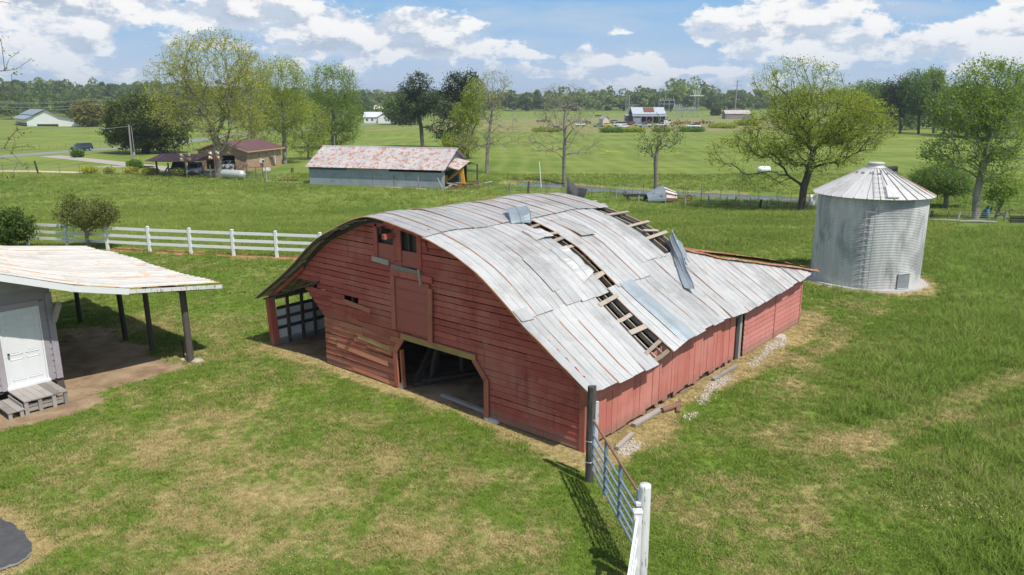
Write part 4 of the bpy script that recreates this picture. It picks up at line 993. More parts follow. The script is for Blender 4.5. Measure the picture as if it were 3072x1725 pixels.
door = MB().box(-1.25, -.35, -.052, -.012, .45, 2.455).build('door', MT['white_paint'], shed)
for (x0, x1) in ((-1.15, -.84), (-.76, -.45)):
    for (z0, z1) in ((2.12, 2.36), (1.30, 2.02), (.60, 1.18)):
        mm = MB(); t = .022
        for (a, b, c, d) in ((x0, x1, z0, z0 + t), (x0, x1, z1 - t, z1), (x0, x0 + t, z0, z1), (x1 - t, x1, z0, z1)): mm.box(a, b, -.062, -.051, c, d)
        mm.box(x0 + .05, x1 - .05, -.059, -.050, z0 + .05, z1 - .05)
        mm.build('panel', MT['white_paint'], door)
kn = MB(); kn.tube([(-1.18, -.05, 1.36), (-1.18, -.10, 1.36)], .014, 8); kn.ball((-1.18, -.12, 1.36), .032, 10, 6); kn.build('knob', MT['black'], door, True)
MB().box(-1.32, -.28, -.11, -.02, .38, .45).build('threshold', MT['white_paint'], shed)
MB().beam((.05, -.5, 2.55), (.01, -.06, 2.0), .12, .10, (1, 0, 0)).build('brace', MT['lilac'], shed)
MB().box(-.12, .06, -.02, .2, -.03, .38).build('pier', MT['dark_wood'], shed)
MB().box(-3.9, -3.6, -.02, .2, -.03, .38).build('pier', MT['dark_wood'], shed)
for (x, y, r, ln) in ((3.45, -.52, .105, .02), (3.26, 1.58, .085, .02), (3.17, 3.28, .085, .03), (3.06, 6.69, .08, .0)):
    mm = MB(); mm.tube([(x, y, -.05), (x - ln, y, 1.2), (x - ln * 2, y, shz(x) - .12)], [r, r * .95, r * .92], 10); mm.build('pole', MT['dark_wood'], shed)
# steps before the door
st = thing('door_steps', 'weathered grey wooden steps below the white shed door', 'steps', tuple(so), BROT)
for i in range(6): MB().box(-1.32 + .172 * i, -1.32 + .172 * i + .166, -1.22, -.12, .352, .385).build('plank', MT['grey_wood'], st)
for (x, y) in ((-1.27, -1.17), (-.95, -1.17), (-.62, -1.17), (-.34, -1.17), (-1.27, -.2), (-.34, -.2)): MB().box(x - .045, x + .045, y - .03, y + .03, -.03, .35).build('leg', MT['grey_wood'], st)
for zz in (.06, .17): MB().box(-1.22, -.39, -1.145, -1.12, zz, zz + .09).build('riser', MT['grey_wood'], st)
for i in range(2): MB().box(-1.72 + .2 * i, -1.72 + .2 * i + .19, -1.25, -.15, .172, .205).build('plank', MT['grey_wood'], st)
for (x, y) in ((-1.66, -1.2), (-1.4, -1.2), (-1.66, -.2)): MB().box(x - .04, x + .04, y - .03, y + .03, -.03, .17).build('leg', MT['grey_wood'], st)
MB().box(-1.36, -1.34, -1.15, -.15, .02, .30).build('riser', MT['grey_wood'], st)
stake = thing('yard_hydrant', 'short black iron hydrant standing by the front shelter pole', 'hydrant', (-10.26, 22.57, 0))
mm = MB(); mm.tube([(0, 0, -.03), (0, 0, .44)], .022, 8); mm.tube([(0, 0, .42), (0, 0, .56)], [.034, .03], 8); mm.build('standpipe', MT['black'], stake)
MB().tube([(0, 0, .50), (.06, -.06, .47)], .016, 6).build('spout', MT['black'], stake); MB().box(-.02, .02, -.01, .01, .56, .60).build('handle', MT['black'], stake)
for (x, y, s, lab) in ((-9.72, 22.2, .20, 'pale stone at the foot of the front shelter pole'), (-10.1, 22.35, .16, 'grey stone beside the black hydrant')):
    mm = MB(); mm.ball((0, 0, .02), s, 9, 6, .4); o = mm.build('stone', MT['stone']); o.location = (x, y, 0); o.scale = (1.2, .8, 1); tag(o, lab, 'stone')
# ------------------------------------------------------------------ grain bin
gbn = thing('grain_bin', 'round corrugated galvanised grain bin with a conical roof', 'grain bin', (BINC[0], BINC[1], 0))
WH = 3.93; prof = []
NC = 57
for i in range(NC * 4 + 1): prof.append((BINR + .009 * math.cos(math.pi * i / 2), .05 + (WH - .05) * i / (NC * 4)))
MB().lathe(prof, 96).build('wall', MT['bin'], gbn, True)
MB().lathe([(BINR + .28, -.05), (BINR + .26, .06), (BINR - .1, .07)], 48).build('footing', MT['concrete'], gbn)
RE, RC, ZE, ZC = 2.46, .40, 3.87, 4.98
br_ = MB().lathe([(RC + .05, ZC - .03), (BINR - .05, ZE + .04)], 40).build('roof', MT['zinc'], gbn)
NP = 30; MT['bin_roof'] = tin('bin roof zinc', (.50, .50, .495), (.64, .635, .63), rust=.45, edge=.45, metal=.1, rough=.5)
for k in range(NP):
    a0, a1 = 2 * math.pi * k / NP, 2 * math.pi * (k + 1) / NP; vs = []; at = []
    for j in range(5):
        t = j / 4; r = RC + (RE - RC) * t; zz = ZC + (ZE - ZC) * t + (0.0 if j < 4 else -.0)
        for (s, h) in ((0, .045), (.04, .045), (.06, 0), (.5, .004), (.97, 0), (1.0, .03)):
            an = a0 + (a1 - a0) * s; vs.append((r * math.cos(an), r * math.sin(an), zz + h + (k % 2) * .001)); at.append((s, t * 2.2, k * 1.3))
    MB().add(vs, [(j * 6 + i, j * 6 + i + 1, (j + 1) * 6 + i + 1, (j + 1) * 6 + i) for j in range(4) for i in range(5)], at).build('roof_panel', MT['bin_roof'], br_, attr=True)
MB().lathe([(.42, ZC - .03), (.43, ZC + .03), (.36, ZC + .05), (.32, ZC + .07), (.32, ZC + .16), (.345, ZC + .17), (.345, ZC + .22), (.32, ZC + .235), (.001, ZC + .24)], 28).build('cap', MT['bin_roof'], gbn, True, attr=True)
for k in range(8):
    an = R(-115 + (k - 3.5) * 24); p1 = RC + .42; mm = MB(); d = .09
    mm.beam((p1 * math.cos(an - d), p1 * math.sin(an - d), ZC - .17), (p1 * math.cos(an + d), p1 * math.sin(an + d), ZC - .17), .03, .05); mm.build('roof_step', MT['zinc'], br_)
LA = R(-115)
def pol(r, an, z): return (r * math.cos(an), r * math.sin(an), z)
lad = MB(); dw = .075
for s in (-1, 1): lad.tube([pol(BINR + .10, LA + s * dw, .03), pol(BINR + .10, LA + s * dw, 3.74)], .017, 6)
lad = lad.build('ladder', MT['zinc'], gbn)
for i in range(13): MB().tube([pol(BINR + .10, LA - dw, .25 + .28 * i), pol(BINR + .10, LA + dw, .25 + .28 * i)], .012, 5).build('rung', MT['zinc'], lad)
rl = MB(); LB = R(-108)
def rp(t, an, h=.09): r = RC + (RE - RC) * t; return pol(r, an, ZC + (ZE - ZC) * t + h)
for s in (-1, 1): rl.tube([rp(.12, LB + s * .22), rp(.5, LB + s * .13), rp(1.0, LB + s * .095)], .014, 5)
rl = rl.build('roof_ladder', MT['zinc'], gbn)
for i in range(6):
    t = .22 + .145 * i; w_ = .20 - .1 * t; w_ = np.interp(t, [.12, .5, 1], [.22, .13, .095]); MB().tube([rp(t, LB - w_), rp(t, LB + w_)], .011, 5).build('rung', MT['zinc'], rl)
h0 = MB(); 
hv = [rp(.62, LB + .14, .06), rp(.62, LB + .36, .06), rp(.98, LB + .30, .06), rp(.98, LB + .11, .06)]
h0.prism(hv, (0, 0, .05)); h0.build('roof_hatch', MT['bin_roof'], gbn, attr=True)
DA = R(-73); mm = MB()
dpts = []
for i in range(5): 
    an = DA - .11 + .22 * i / 4
    for (r, z) in ((BINR + .06, .12), (BINR + .06, .70)): dpts.append(pol(r, an, z))
mm.add(dpts, [(i * 2, i * 2 + 2, i * 2 + 3, i * 2 + 1) for i in range(4)]); o = mm.build('door', MT['roof_new'], gbn, attr=True); md = o.modifiers.new('t', 'SOLIDIFY'); md.thickness = .04
for (z0, z1, a0, a1) in ((.70, .76, -.13, .13), (.06, .12, -.13, .13)):
    MB().tube([pol(BINR + .05, DA + a0, (z0 + z1) / 2), pol(BINR + .06, DA, (z0 + z1) / 2), pol(BINR + .05, DA + a1, (z0 + z1) / 2)], .03, 6).build('door_frame', MT['zinc'], gbn)
for s in (-.12, .12): MB().tube([pol(BINR + .05, DA + s, .08), pol(BINR + .05, DA + s, .73)], .025, 6).build('door_frame', MT['zinc'], gbn)
# ------------------------------------------------------------------ trees
def at_depth(x, y, Yd):
    d = ray(x, y); k = Yd / d[1]; return np.array([d[0] * k, Yd, HC + d[2] * k])
def skeleton(trunk, targets, bf, step, seed, droop=.06):
    r = np.random.default_rng(seed)
    pos = [np.array(trunk[0], float)]; par = [-1]; plen = [0.0]
    for a, b in zip(trunk[:-1], trunk[1:]):
        a, b = np.array(a, float), np.array(b, float); n = max(1, int(np.linalg.norm(b - a) / step))
        for k in range(1, n + 1):
            p = a + (b - a) * k / n; plen.append(plen[-1] + np.linalg.norm(p - pos[-1])); par.append(len(pos) - 1); pos.append(p)
    nt = len(pos); cap = nt + len(targets) * 14; PA = np.zeros((cap, 3)); PL = np.zeros(cap); n = nt
    PA[:n] = pos; PL[:n] = plen; ok = np.zeros(cap, bool); ok[:n] = np.arange(n) > nt * .28
    order = np.argsort(np.linalg.norm(targets - PA[nt - 1], axis=1) + r.random(len(targets)) * 1.5); tips = []
    PAR = list(par)
    for i in order:
        t = targets[i]; d = np.linalg.norm(PA[:n] - t, axis=1); c = np.where(ok[:n], d + bf * PL[:n], 1e9); j = int(np.argmin(c)); L = d[j]
        m = int(min(10, max(1, round(L / step)))); a = PA[j].copy(); pj = j; pd = np.cross(t - a, r.normal(size=3)); nn = np.linalg.norm(pd); pd = pd / nn if nn > 0 else pd
        amp = r.normal() * .05 * L
        for k in range(1, m + 1):
            s = k / m
            if n >= cap: break
            q = a + (t - a) * s + pd * amp * math.sin(math.pi * s) + np.array([0, 0, droop * L * math.sin(math.pi * s)])
            PA[n] = q; PL[n] = PL[pj] + np.linalg.norm(q - PA[pj]); PAR.append(pj); ok[n] = True; pj = n; n += 1
        tips.append(pj)
    return PA[:n], np.array(PAR[:n]), np.array(tips), nt
def limbs(PA, PAR, r_tip, r_trunk, expo=2.3, big=.3):
    n = len(PA); A = np.zeros(n); ch = np.bincount(PAR[PAR >= 0], minlength=n); A[ch == 0] = 1.0
    for i in range(n - 1, 0, -1): A[PAR[i]] += A[i]
    rad = r_tip * A ** (1 / expo); k = r_trunk / rad[0]; 
    rad = rad * np.where(rad > r_tip * 2.2, 1 + (k - 1) * np.clip((rad - r_tip * 2.2) / (rad[0] - r_tip * 2.2 + 1e-9), 0, 1), 1)
    idx = np.arange(1, n); a = PA[PAR[idx]]; b = PA[idx]; ra = rad[PAR[idx]]; rb = rad[idx]
    ra = np.minimum(ra, rb * 1.6 + .01)
    Vs, Fs, off = [], [], 0
    d = b - a; L = np.linalg.norm(d, axis=1, keepdims=True) + 1e-9; d = d / L; b = b + d * np.minimum(rb[:, None] * .5, .05)
    ref = np.where(np.abs(d[:, 2:3]) < .9, np.array([[0, 0, 1.0]]), np.array([[1.0, 0, 0]])); u = np.cross(d, ref); u /= np.linalg.norm(u, axis=1, keepdims=True) + 1e-9; w_ = np.cross(u, d)
    for lo, hi, ns in ((0, r_tip * 2.0, 3), (r_tip * 2.0, big * .3, 5), (big * .3, 99, 9)):
        s = (rb >= lo) & (rb < hi)
        if not s.any(): continue
        m = s.sum(); th = np.arange(ns) * 2 * math.pi / ns; c, sn = np.cos(th), np.sin(th)
        ringv = u[s][:, None] * c[None, :, None] + w_[s][:, None] * sn[None, :, None]
        v0 = a[s][:, None] + ringv * ra[s][:, None, None]; v1 = b[s][:, None] + ringv * rb[s][:, None, None]
        Vs.append(np.concatenate([v0, v1], 1).reshape(-1, 3)); base = off + np.arange(m)[:, None] * 2 * ns; k_ = np.arange(ns); k2 = (k_ + 1) % ns
        Fs.append(np.stack([base + k_, base + k2, base + ns + k2, base + ns + k_], 2).reshape(-1, 4)); off += m * 2 * ns
    return np.concatenate(Vs), np.concatenate(Fs)
def leaves(cent, per, spread, size, seed, flat=.35, sag=0.0):
    r = np.random.default_rng(seed); n = len(cent) * per; c = np.repeat(cent, per, 0) + r.normal(size=(n, 3)) * spread; c[:, 2] -= sag * r.random(n)
    nr = r.normal(size=(n, 3)); nr[:, 2] = np.abs(nr[:, 2]) + flat; nr /= np.linalg.norm(nr, axis=1, keepdims=True)
    t = np.cross(nr, r.normal(size=(n, 3))); t /= np.linalg.norm(t, axis=1, keepdims=True) + 1e-9; b = np.cross(nr, t)
    s = (size * (.45 + 1.2 * r.random(n) ** 1.5))[:, None]
    v = np.stack([c - t * s * .5, c - b * s * .32, c + t * s * .5, c + b * s * .32], 1).reshape(-1, 3)
    f = np.arange(n * 4).reshape(-1, 4)
    rn = np.repeat(np.clip(np.repeat(r.random(len(cent)), per) * .6 + r.random(n) * .5 - .05, 0, 1), 4)
    return v, f, rn
def ell_targets(ells, n, seed, shell=.35):
    r = np.random.default_rng(seed); vol = np.array([e[3] * e[4] * e[5] * (e[6] if len(e) > 6 else 1) for e in ells]); cnt = np.maximum(3, (n * vol / vol.sum()).astype(int)); out = []
    for e, k in zip(ells, cnt):
        q = r.normal(size=(k, 3)); q /= np.linalg.norm(q, axis=1, keepdims=True); rad = (shell + (1 - shell) * r.random(k)) ** .5 if shell > 0 else r.random(k) ** (1 / 3)
        out.append(np.array(e[:3]) + q * rad[:, None] * np.array(e[3:6]))
    return np.concatenate(out)
def tree(label, base, ells, n, leafm, barkm, per=7, lsize=.22, spread=.22, r_trunk=.35, r_tip=.012, bf=.35, step=.8, seed=1, trunk=None, name='tree', cat='tree', group=None, world=False, shell=.3, leafdrop=1.0, droop=.06, sag=0.0, leaf_extra=None, flat=.35):
    B = np.array(base, float) if world else G(*base); Yd = B[1]; B[2] = gz(B[0], B[1]) - .05
    if not world:
        E = []
        for e in ells:
            c = at_depth(e[0], e[1], Yd); sx = e[2] * Yd / FPX; sy = e[3] * Yd / FPX; E.append((c[0], c[1] + (e[5] * sx if len(e) > 5 else 0), c[2], sx, sx * .9, sy, e[4] if len(e) > 4 else 1))
        tr = [B] + [at_depth(q[0], q[1], Yd) for q in (trunk or [])]
    else: E = ells; tr = [B] + [np.array(q, float) for q in (trunk or [])]
    tg = ell_targets(E, n, seed, shell)
    tg[:, 2] = np.maximum(tg[:, 2], B[2] + .6)
    if len(tr) == 1: tr.append(B + (np.array([np.mean([e[0] for e in E]), np.mean([e[1] for e in E]), min(e[2] for e in E)]) - B) * np.array([.4, .4, .95]))
    PA, PAR, tips, nt = skeleton(tr, tg, bf, step, seed + 1, droop)
    o = thing(name, label, cat, tuple(B), 0, group)
    v, f = limbs(PA, PAR, r_tip, r_trunk, big=r_trunk); npmesh('trunk', v - B, f, barkm, o, True)
    if per > 0:
        cent = PA[tips]
        if leafdrop < 1: cent = cent[np.random.default_rng(seed).random(len(cent)) < leafdrop]
        # leaves sit along the last stretch of the twig as well
        pr = PA[PAR[tips]]; c2 = (PA[tips] + pr) / 2
        if leafdrop >= 1: cent = np.concatenate([cent, c2[::2]])
        if leaf_extra is not None: cent = leaf_extra
        v, f, rn = leaves(cent, per, spread, lsize, seed + 2, flat, sag); npmesh('crown', v - B, f, leafm, o, attrs={'rnd': ('FLOAT', rn)})
    return o
GT_ = 'broadleaf trees in young leaf'
tree('big spreading tree in thin olive leaf before the brick house', (655, 532), [(640, 200, 150, 105), (520, 260, 95, 95, .8), (735, 270, 85, 110, .8), (590, 330, 150, 70, .6), (690, 370, 130, 60, .5), (640, 440, 80, 25, .3)], 3000, MT['lf_olive'], MT['bark_grey'], per=7, lsize=.185, spread=.27, r_trunk=.55, r_tip=.014, bf=.30, step=1.0, seed=11, trunk=[(655, 470), (648, 420), (632, 375)], group=GT_)
tree('slender thinly leaved tree behind the big spreading tree', (758, 430), [(750, 290, 65, 85), (765, 360, 60, 45)], 900, MT['lf_olive'], MT['bark'], per=5, lsize=.36, spread=.45, r_trunk=.6, r_tip=.02, bf=.3, step=1.4, seed=12, trunk=[(757, 390)], group=GT_)
tree('tall tree in fine leaf right of the brick house', (855, 492), [(845, 245, 75, 72), (850, 330, 85, 65), (830, 410, 60, 45, .5)], 1700, MT['lf_spring'], MT['bark_grey'], per=8, lsize=.21, spread=.36, r_trunk=.36, r_tip=.014, bf=.3, step=1.1, seed=13, trunk=[(853, 430), (850, 360)], group=GT_)
tree('round-topped fresh green tree behind the grey shed', (1003, 446), [(1000, 262, 82, 70), (1005, 340, 92, 60), (1000, 400, 85, 40)], 2200, MT['lf_fresh'], MT['bark'], per=9, lsize=.24, spread=.42, r_trunk=.6, r_tip=.018, bf=.28, step=1.3, seed=14, trunk=[(1003, 400), (1000, 350)], group=GT_)
tree('small sparse tree left of the grey shed roof', (925, 478), [(930, 370, 62, 70), (915, 430, 55, 35)], 800, MT['lf_spring'], MT['bark'], per=4, lsize=.24, spread=.3, r_trunk=.2, r_tip=.012, bf=.25, step=.9, seed=15, group=GT_)
tree('dense dark evergreen oak beside the country road', (438, 460), [(440, 350, 118, 72), (370, 385, 62, 55), (505, 395, 68, 60), (420, 420, 90, 30)], 1100, MT['lf_dark'], MT['bark_dark'], per=24, lsize=.36, spread=.45, r_trunk=.8, r_tip=.03, bf=.4, step=1.5, seed=16, trunk=[(438, 430), (436, 400)], name='oak_tree', group='dark evergreens')
PG = 'tall pines in the pasture'
tree('leaning dark pine left of the pair of pines', (1268, 443), [(1258, 240, 45, 20), (1240, 262, 48, 18), (1215, 290, 42, 18), (1285, 285, 50, 22), (1250, 315, 62, 25), (1300, 330, 45, 22), (1215, 350, 50, 22), (1330, 380, 48, 16), (1325, 410, 30, 12)], 420, MT['lf_pine'], MT['bark_dark'], per=24, lsize=.32, spread=.45, r_trunk=.42, r_tip=.03, bf=.2, step=1.5, seed=17, trunk=[(1263, 380), (1250, 320), (1258, 250)], name='pine_tree', group=PG, droop=.1)
tree('dark pine right of the pair, mixed with young leaves', (1375, 470), [(1390, 232, 45, 18), (1360, 255, 40, 18), (1425, 255, 38, 16), (1345, 285, 38, 16), (1390, 290, 45, 20), (1375, 340, 58, 26), (1355, 405, 48, 16), (1385, 430, 50, 18)], 400, MT['lf_pine'], MT['bark_dark'], per=24, lsize=.29, spread=.40, r_trunk=.36, r_tip=.03, bf=.2, step=1.5, seed=18, trunk=[(1372, 400), (1378, 320), (1388, 250)], name='pine_tree', group=PG, droop=.1)
tree('bushy bright green tree behind the left pine', (1200, 374), [(1192, 328, 42, 36), (1230, 340, 38, 30)], 500, MT['lf_mid'], MT['bark'], per=16, lsize=.8, spread=.9, r_trunk=.6, r_tip=.04, bf=.3, step=2, seed=19)
tree('yellow-green leafy tree between the pines and the bare tree', (1402, 476), [(1425, 285, 36, 48), (1400, 350, 48, 50), (1380, 430, 60, 40)], 1300, MT['lf_spring'], MT['bark'], per=8, lsize=.21, spread=.36, r_trunk=.3, r_tip=.014, bf=.3, step=1.1, seed=20, group=GT_)
tree('tall nearly bare tree right of the pines', (1460, 520), [(1482, 258, 58, 48), (1470, 330, 50, 45), (1425, 420, 75, 35, .6), (1510, 410, 65, 40, .5)], 1400, MT['lf_olive'], MT['bark_grey'], per=2, lsize=.20, spread=.3, r_trunk=.24, r_tip=.010, bf=.3, step=1.0, seed=21, trunk=[(1462, 460), (1468, 400), (1478, 320)], leafdrop=.75)
tree('leafless tree standing behind the torn barn ridge', (1692, 548), [(1690, 285, 78, 38), (1688, 345, 92, 50), (1640, 420, 80, 50, .6), (1745, 430, 75, 45, .6)], 1700, MT['lf_olive'], MT['bark_grey'], per=1, lsize=.16, spread=.25, r_trunk=.22, r_tip=.009, bf=.3, step=.9, seed=22, trunk=[(1692, 480), (1695, 420), (1692, 360)], leafdrop=.5)
o = tree('dead grey tree wrapped in ivy beside the creek', (1967, 592), [(1950, 430, 42, 45), (2015, 400, 38, 48), (1985, 375, 30, 32)], 170, MT['lf_ivy'], MT['bark_grey'], per=13, lsize=.15, spread=.28, r_trunk=.23, r_tip=.014, bf=.45, step=.5, seed=23, trunk=[(1968, 540), (1967, 490), (1972, 440)], leafdrop=.75, name='dead_tree')
tree('wide spreading spring tree behind the grain bin with a low bent limb', (2402, 632), [(2390, 240, 130, 70, .45), (2470, 340, 165, 85), (2585, 375, 105, 80), (2320, 400, 120, 80, .8), (2190, 460, 80, 55, .5), (2440, 460, 150, 55, .7), (2290, 540, 90, 30, .3)], 3900, MT['lf_spring'], MT['bark_dark'], per=9, lsize=.135, spread=.20, r_trunk=.34, r_tip=.011, bf=.30, step=.7, seed=24, trunk=[(2412, 560), (2428, 510), (2440, 450)], group=GT_)
tree('tall full green tree at the right edge beyond the bin', (2925, 657), [(2965, 260, 110, 85), (2900, 330, 120, 75), (3010, 400, 90, 90), (2870, 450, 110, 55, .8), (2990, 500, 80, 60, .8), (3040, 250, 60, 60)], 2000, MT['lf_fresh'], MT['bark_grey'], per=10, lsize=.14, spread=.21, r_trunk=.29, r_tip=.012, bf=.35, step=.8, seed=25, trunk=[(2930, 580), (2950, 500), (2970, 400)], group=GT_)
tree('young leaning trunk tree beside the blue bundle', (2985, 655), [(3020, 560, 40, 35), (2990, 590, 40, 25)], 160, MT['lf_fresh'], MT['bark_grey'], per=7, lsize=.18, spread=.22, r_trunk=.13, r_tip=.012, bf=.4, step=.5, seed=26, trunk=[(3010, 600)])
tree('low spreading tree just right of the grain bin', (2838, 622), [(2820, 535, 88, 40), (2870, 560, 55, 30), (2790, 560, 50, 26)], 900, MT['lf_mid'], MT['bark_grey'], per=13, lsize=.14, spread=.25, r_trunk=.22, r_tip=.012, bf=.3, step=.6, seed=27, trunk=[(2838, 580)])
BGN = 'trees on the rise behind the grain bin'
for (bx, by, ex, ey, rx, ry, m, lab, sd) in ((2700, 400, 2690, 290, 45, 55, 'lf_pine', 'dark pine crowd leader left on the rise', 31), (2755, 402, 2745, 275, 42, 60, 'lf_mid', 'tall green tree in the middle of the rise', 32), (2800, 400, 2800, 250, 30, 45, 'lf_fresh', 'slim bright tree rising above its neighbours on the rise', 33), (2830, 404, 2830, 320, 45, 50, 'lf_pine', 'dark broad tree at the right of the rise', 34), (2640, 398, 2600, 300, 70, 55, 'lf_mid', 'dark round tree peeping over the spreading spring tree', 35), (2900, 410, 2900, 330, 60, 60, 'lf_mid', 'green tree filling the gap before the right-edge tree', 36), (2990, 415, 3000, 330, 70, 60, 'lf_fresh', 'green tree standing far right behind the full green tree', 37), (3080, 415, 3090, 310, 60, 70, 'lf_mid', 'green tree cut by the right edge of the picture', 38)):
    tree(lab, (bx, by), [(ex, ey, rx, ry), (ex + 8, ey + 30, rx * .8, ry * .6)], 420, MT[m], MT['bark_dark'], per=18, lsize=.45, spread=.7, r_trunk=.4, r_tip=.04, bf=.35, step=1.8, seed=sd, group=BGN)
tree('gold-green round tree beside the white barn', (268, 380), [(265, 340, 42, 34)], 380, MT['lf_gold'], MT['bark'], per=14, lsize=.9, spread=.9, r_trunk=.5, r_tip=.05, bf=.3, step=2, seed=41)
tree('small dark conical cedar in the far field', (2148, 349), [(2148, 338, 13, 8), (2148, 328, 10, 8), (2148, 318, 6, 6)], 120, MT['lf_dark'], MT['bark_dark'], per=18, lsize=1.0, spread=.7, r_trunk=.3, r_tip=.05, bf=.3, step=2, seed=42, name='cedar')
tree('thin overhanging tree with sparse leaf tufts at the left edge', (-24.6, 30.2, 0), [(-21.6, 30, 9.6, 3.3, 2.5, 2.2), (-21.2, 29.5, 6.0, 3.2, 2.5, 1.6), (-21.6, 30, 12.0, 3.4, 2.4, 1.4)], 260, MT['lf_shrub'], MT['bark'], per=5, lsize=.13, spread=.10, r_trunk=.20, r_tip=.010, bf=.35, step=.45, seed=43, trunk=[(-24.4, 30.1, 3.0), (-24.2, 30, 6.5), (-24.3, 30, 9.5)], world=True, leafdrop=.9)
# shrubs by the white fence and the road
tree('many-stemmed bronze-green shrub before the white fence', (266, 748), [(262, 640, 92, 42), (300, 650, 65, 35), (205, 640, 40, 40), (215, 600, 25, 25, 1.5)], 520, MT['lf_shrub'], MT['bark_grey'], per=12, lsize=.10, spread=.13, r_trunk=.09, r_tip=.007, bf=.55, step=.3, seed=44, name='shrub', cat='shrub', droop=.12)
tree('dense green shrub at the left end of the white fence', (25, 748), [(20, 690, 72, 45), (70, 680, 38, 30), (30, 650, 40, 26)], 420, MT['lf_ivy'], MT['bark'], per=15, lsize=.11, spread=.14, r_trunk=.07, r_tip=.007, bf=.5, step=.3, seed=45, name='shrub', cat='shrub')
for (bx, by, ex, ey, rx, ry, lab, sd, m) in ((235, 472, 233, 462, 15, 10, 'round dark bush between the road and the gravel drive', 51, 'lf_mid'), (405, 505, 405, 496, 21, 10, 'low dark bush at the foot of the utility pole', 52, 'lf_mid')):
    tree(lab, (bx, by), [(ex, ey, rx, ry)], 130, MT[m], MT['bark_dark'], per=20, lsize=.3, spread=.22, r_trunk=.06, r_tip=.01, bf=.4, step=.5, seed=sd, name='bush', cat='bush', shell=.1)
for i, (bx, by, rx, lab) in enumerate(((270, 521, 22, 'leftmost clump of yellow mustard along the field fence'), (328, 521, 17, 'small yellow mustard clump by the second drive post'), (395, 522, 19, 'yellow mustard clump in front of the dark pole bush'), (450, 524, 24, 'yellow mustard clump left of the braced fence post'), (535, 528, 18, 'yellow mustard clump before the parked pickup'))):
    tree(lab, (bx, by), [(bx, by - 9, rx, 7)], 150, MT['lf_yellow'], MT['lf_mid'], per=14, lsize=.16, spread=.18, r_trunk=.03, r_tip=.008, bf=.8, step=.4, seed=60 + i, name='mustard_clump', cat='flowers', group='yellow mustard clumps', shell=.0)
HG = 'scrub along the far pasture ditch'
for i, (bx, by, rx, ry, lab) in enumerate(((1835, 397, 42, 5, 'long dark bramble bank before the parked cars'), (1905, 396, 30, 4, 'brownish bramble right of the long dark bank'), (1985, 395, 25, 4, 'low scrub below the rusty-roofed barn'), (2078, 395, 38, 5, 'dark bramble bank below the white pickup'), (2170, 384, 45, 6, 'pale scrub below the small rusty shed'), (1640, 395, 45, 4, 'thin scrub behind the leafless tree'), (2240, 376, 40, 7, 'tangled scrub left of the spreading tree'))):
    tree(lab, (bx, by), [(bx, by - ry, rx, ry)], 160, MT['lf_mid' if i in (0, 3) else 'lf_spring'], MT['bark_dark'], per=16, lsize=.5, spread=.4, r_trunk=.05, r_tip=.02, bf=.9, step=2, seed=70 + i, name='scrub', cat='scrub', group=HG, shell=.0)
# ------------------------------------------------------------------ far woods
def woods(name, label, spots, quads, size, seed):
    r = np.random.default_rng(seed); Vv, Ff, Rr, off = [], [], [], 0; tv, tf = [], []
    for (x, y, h, wd, tone) in spots:
        b = gzf(x, y); k = quads; lob = r.integers(4, 8); lc = r.normal(size=(lob, 3)) * np.array([wd * .42, wd * .42, h * .20]) + np.array([x, y, b + h * .55]); lr = (.30 + .35 * r.random(lob)) * wd * .75
        which = r.integers(0, lob, k); d = r.normal(size=(k, 3)); d /= np.linalg.norm(d, axis=1, keepdims=True); d[:, 2] = d[:, 2] * .85
        c = lc[which] + d * lr[which][:, None] * (.75 + .3 * r.random(k))[:, None]; c[:, 2] = np.maximum(c[:, 2], b + h * .04 + r.random(k) * h * .12)
        v, f, rn = leaves(c, 1, .1, size, int(r.integers(1e6)), .1)
        shade = np.clip(tone + .25 * np.repeat(r.random(k), 4) + .12 * np.repeat(r.random(lob)[which], 4) - .15, 0, 1)
        Vv.append(v); Ff.append(f + off); Rr.append(shade); off += len(v)
    return tag(npmesh(name, np.concatenate(Vv), np.concatenate(Ff), MT['lf_wood'], attrs={'rnd': ('FLOAT', np.concatenate(Rr))}), label, kind='stuff')
r_ = np.random.default_rng(5); sp = []
for row, (Y0, hh) in enumerate(((690, 14), (730, 15), (780, 16), (840, 17))):
    x = -560.0
    while x < 900:
        x += r_.uniform(4, 10); px_ = 1536 + FPX * x / Y0
        h = hh * r_.uniform(.7, 1.2) * (1.0 if px_ < 2100 else .85)
        if 2010 < px_ < 2110: h *= 1.45
        sp.append((x, Y0 + r_.uniform(-15, 15), h, h * r_.uniform(.5, .75), r_.choice([.1, .3, .5, .8], p=[.2, .3, .3, .2])))
woods('far_wood', 'far line of mixed woodland along the horizon', sp, 420, 2.6, 9)
sp = []
for row, Y0 in enumerate((375, 395, 420, 450)):
    x = -420.0
    while x < -120:
        x += r_.uniform(5, 11); h = r_.uniform(9, 14) * (1.15 if x < -190 else .8)
        sp.append((x, Y0 + r_.uniform(-8, 8) + (x + 420) * .25, h, h * r_.uniform(.5, .75), r_.choice([.0, .15, .4, .65], p=[.35, .3, .2, .15])))
woods('hill_wood', 'dark wooded hillside behind the white barn', sp, 560, 1.35, 10)
sp = []
for Y0 in (430, 470):
    x = -130.0
    while x < -20:
        x += r_.uniform(6, 12); h = r_.uniform(8, 12); sp.append((x, Y0 + r_.uniform(-8, 8), h, h * .65, r_.choice([.1, .3, .5])))
    x = 190.0
    while x < 420:
        x += r_.uniform(6, 12); h = r_.uniform(12, 17); sp.append((x, Y0 + r_.uniform(-8, 8), h, h * .6, r_.choice([.05, .25, .5])))
for Y0 in (275, 300, 330):
    x = 118.0 * Y0 / 275
    while x < 260 * Y0 / 275:
        x += r_.uniform(4, 9); h = r_.uniform(12, 17.5); sp.append((x, Y0 + r_.uniform(-8, 8), h, h * .55, r_.choice([.05, .25, .5, .75])))
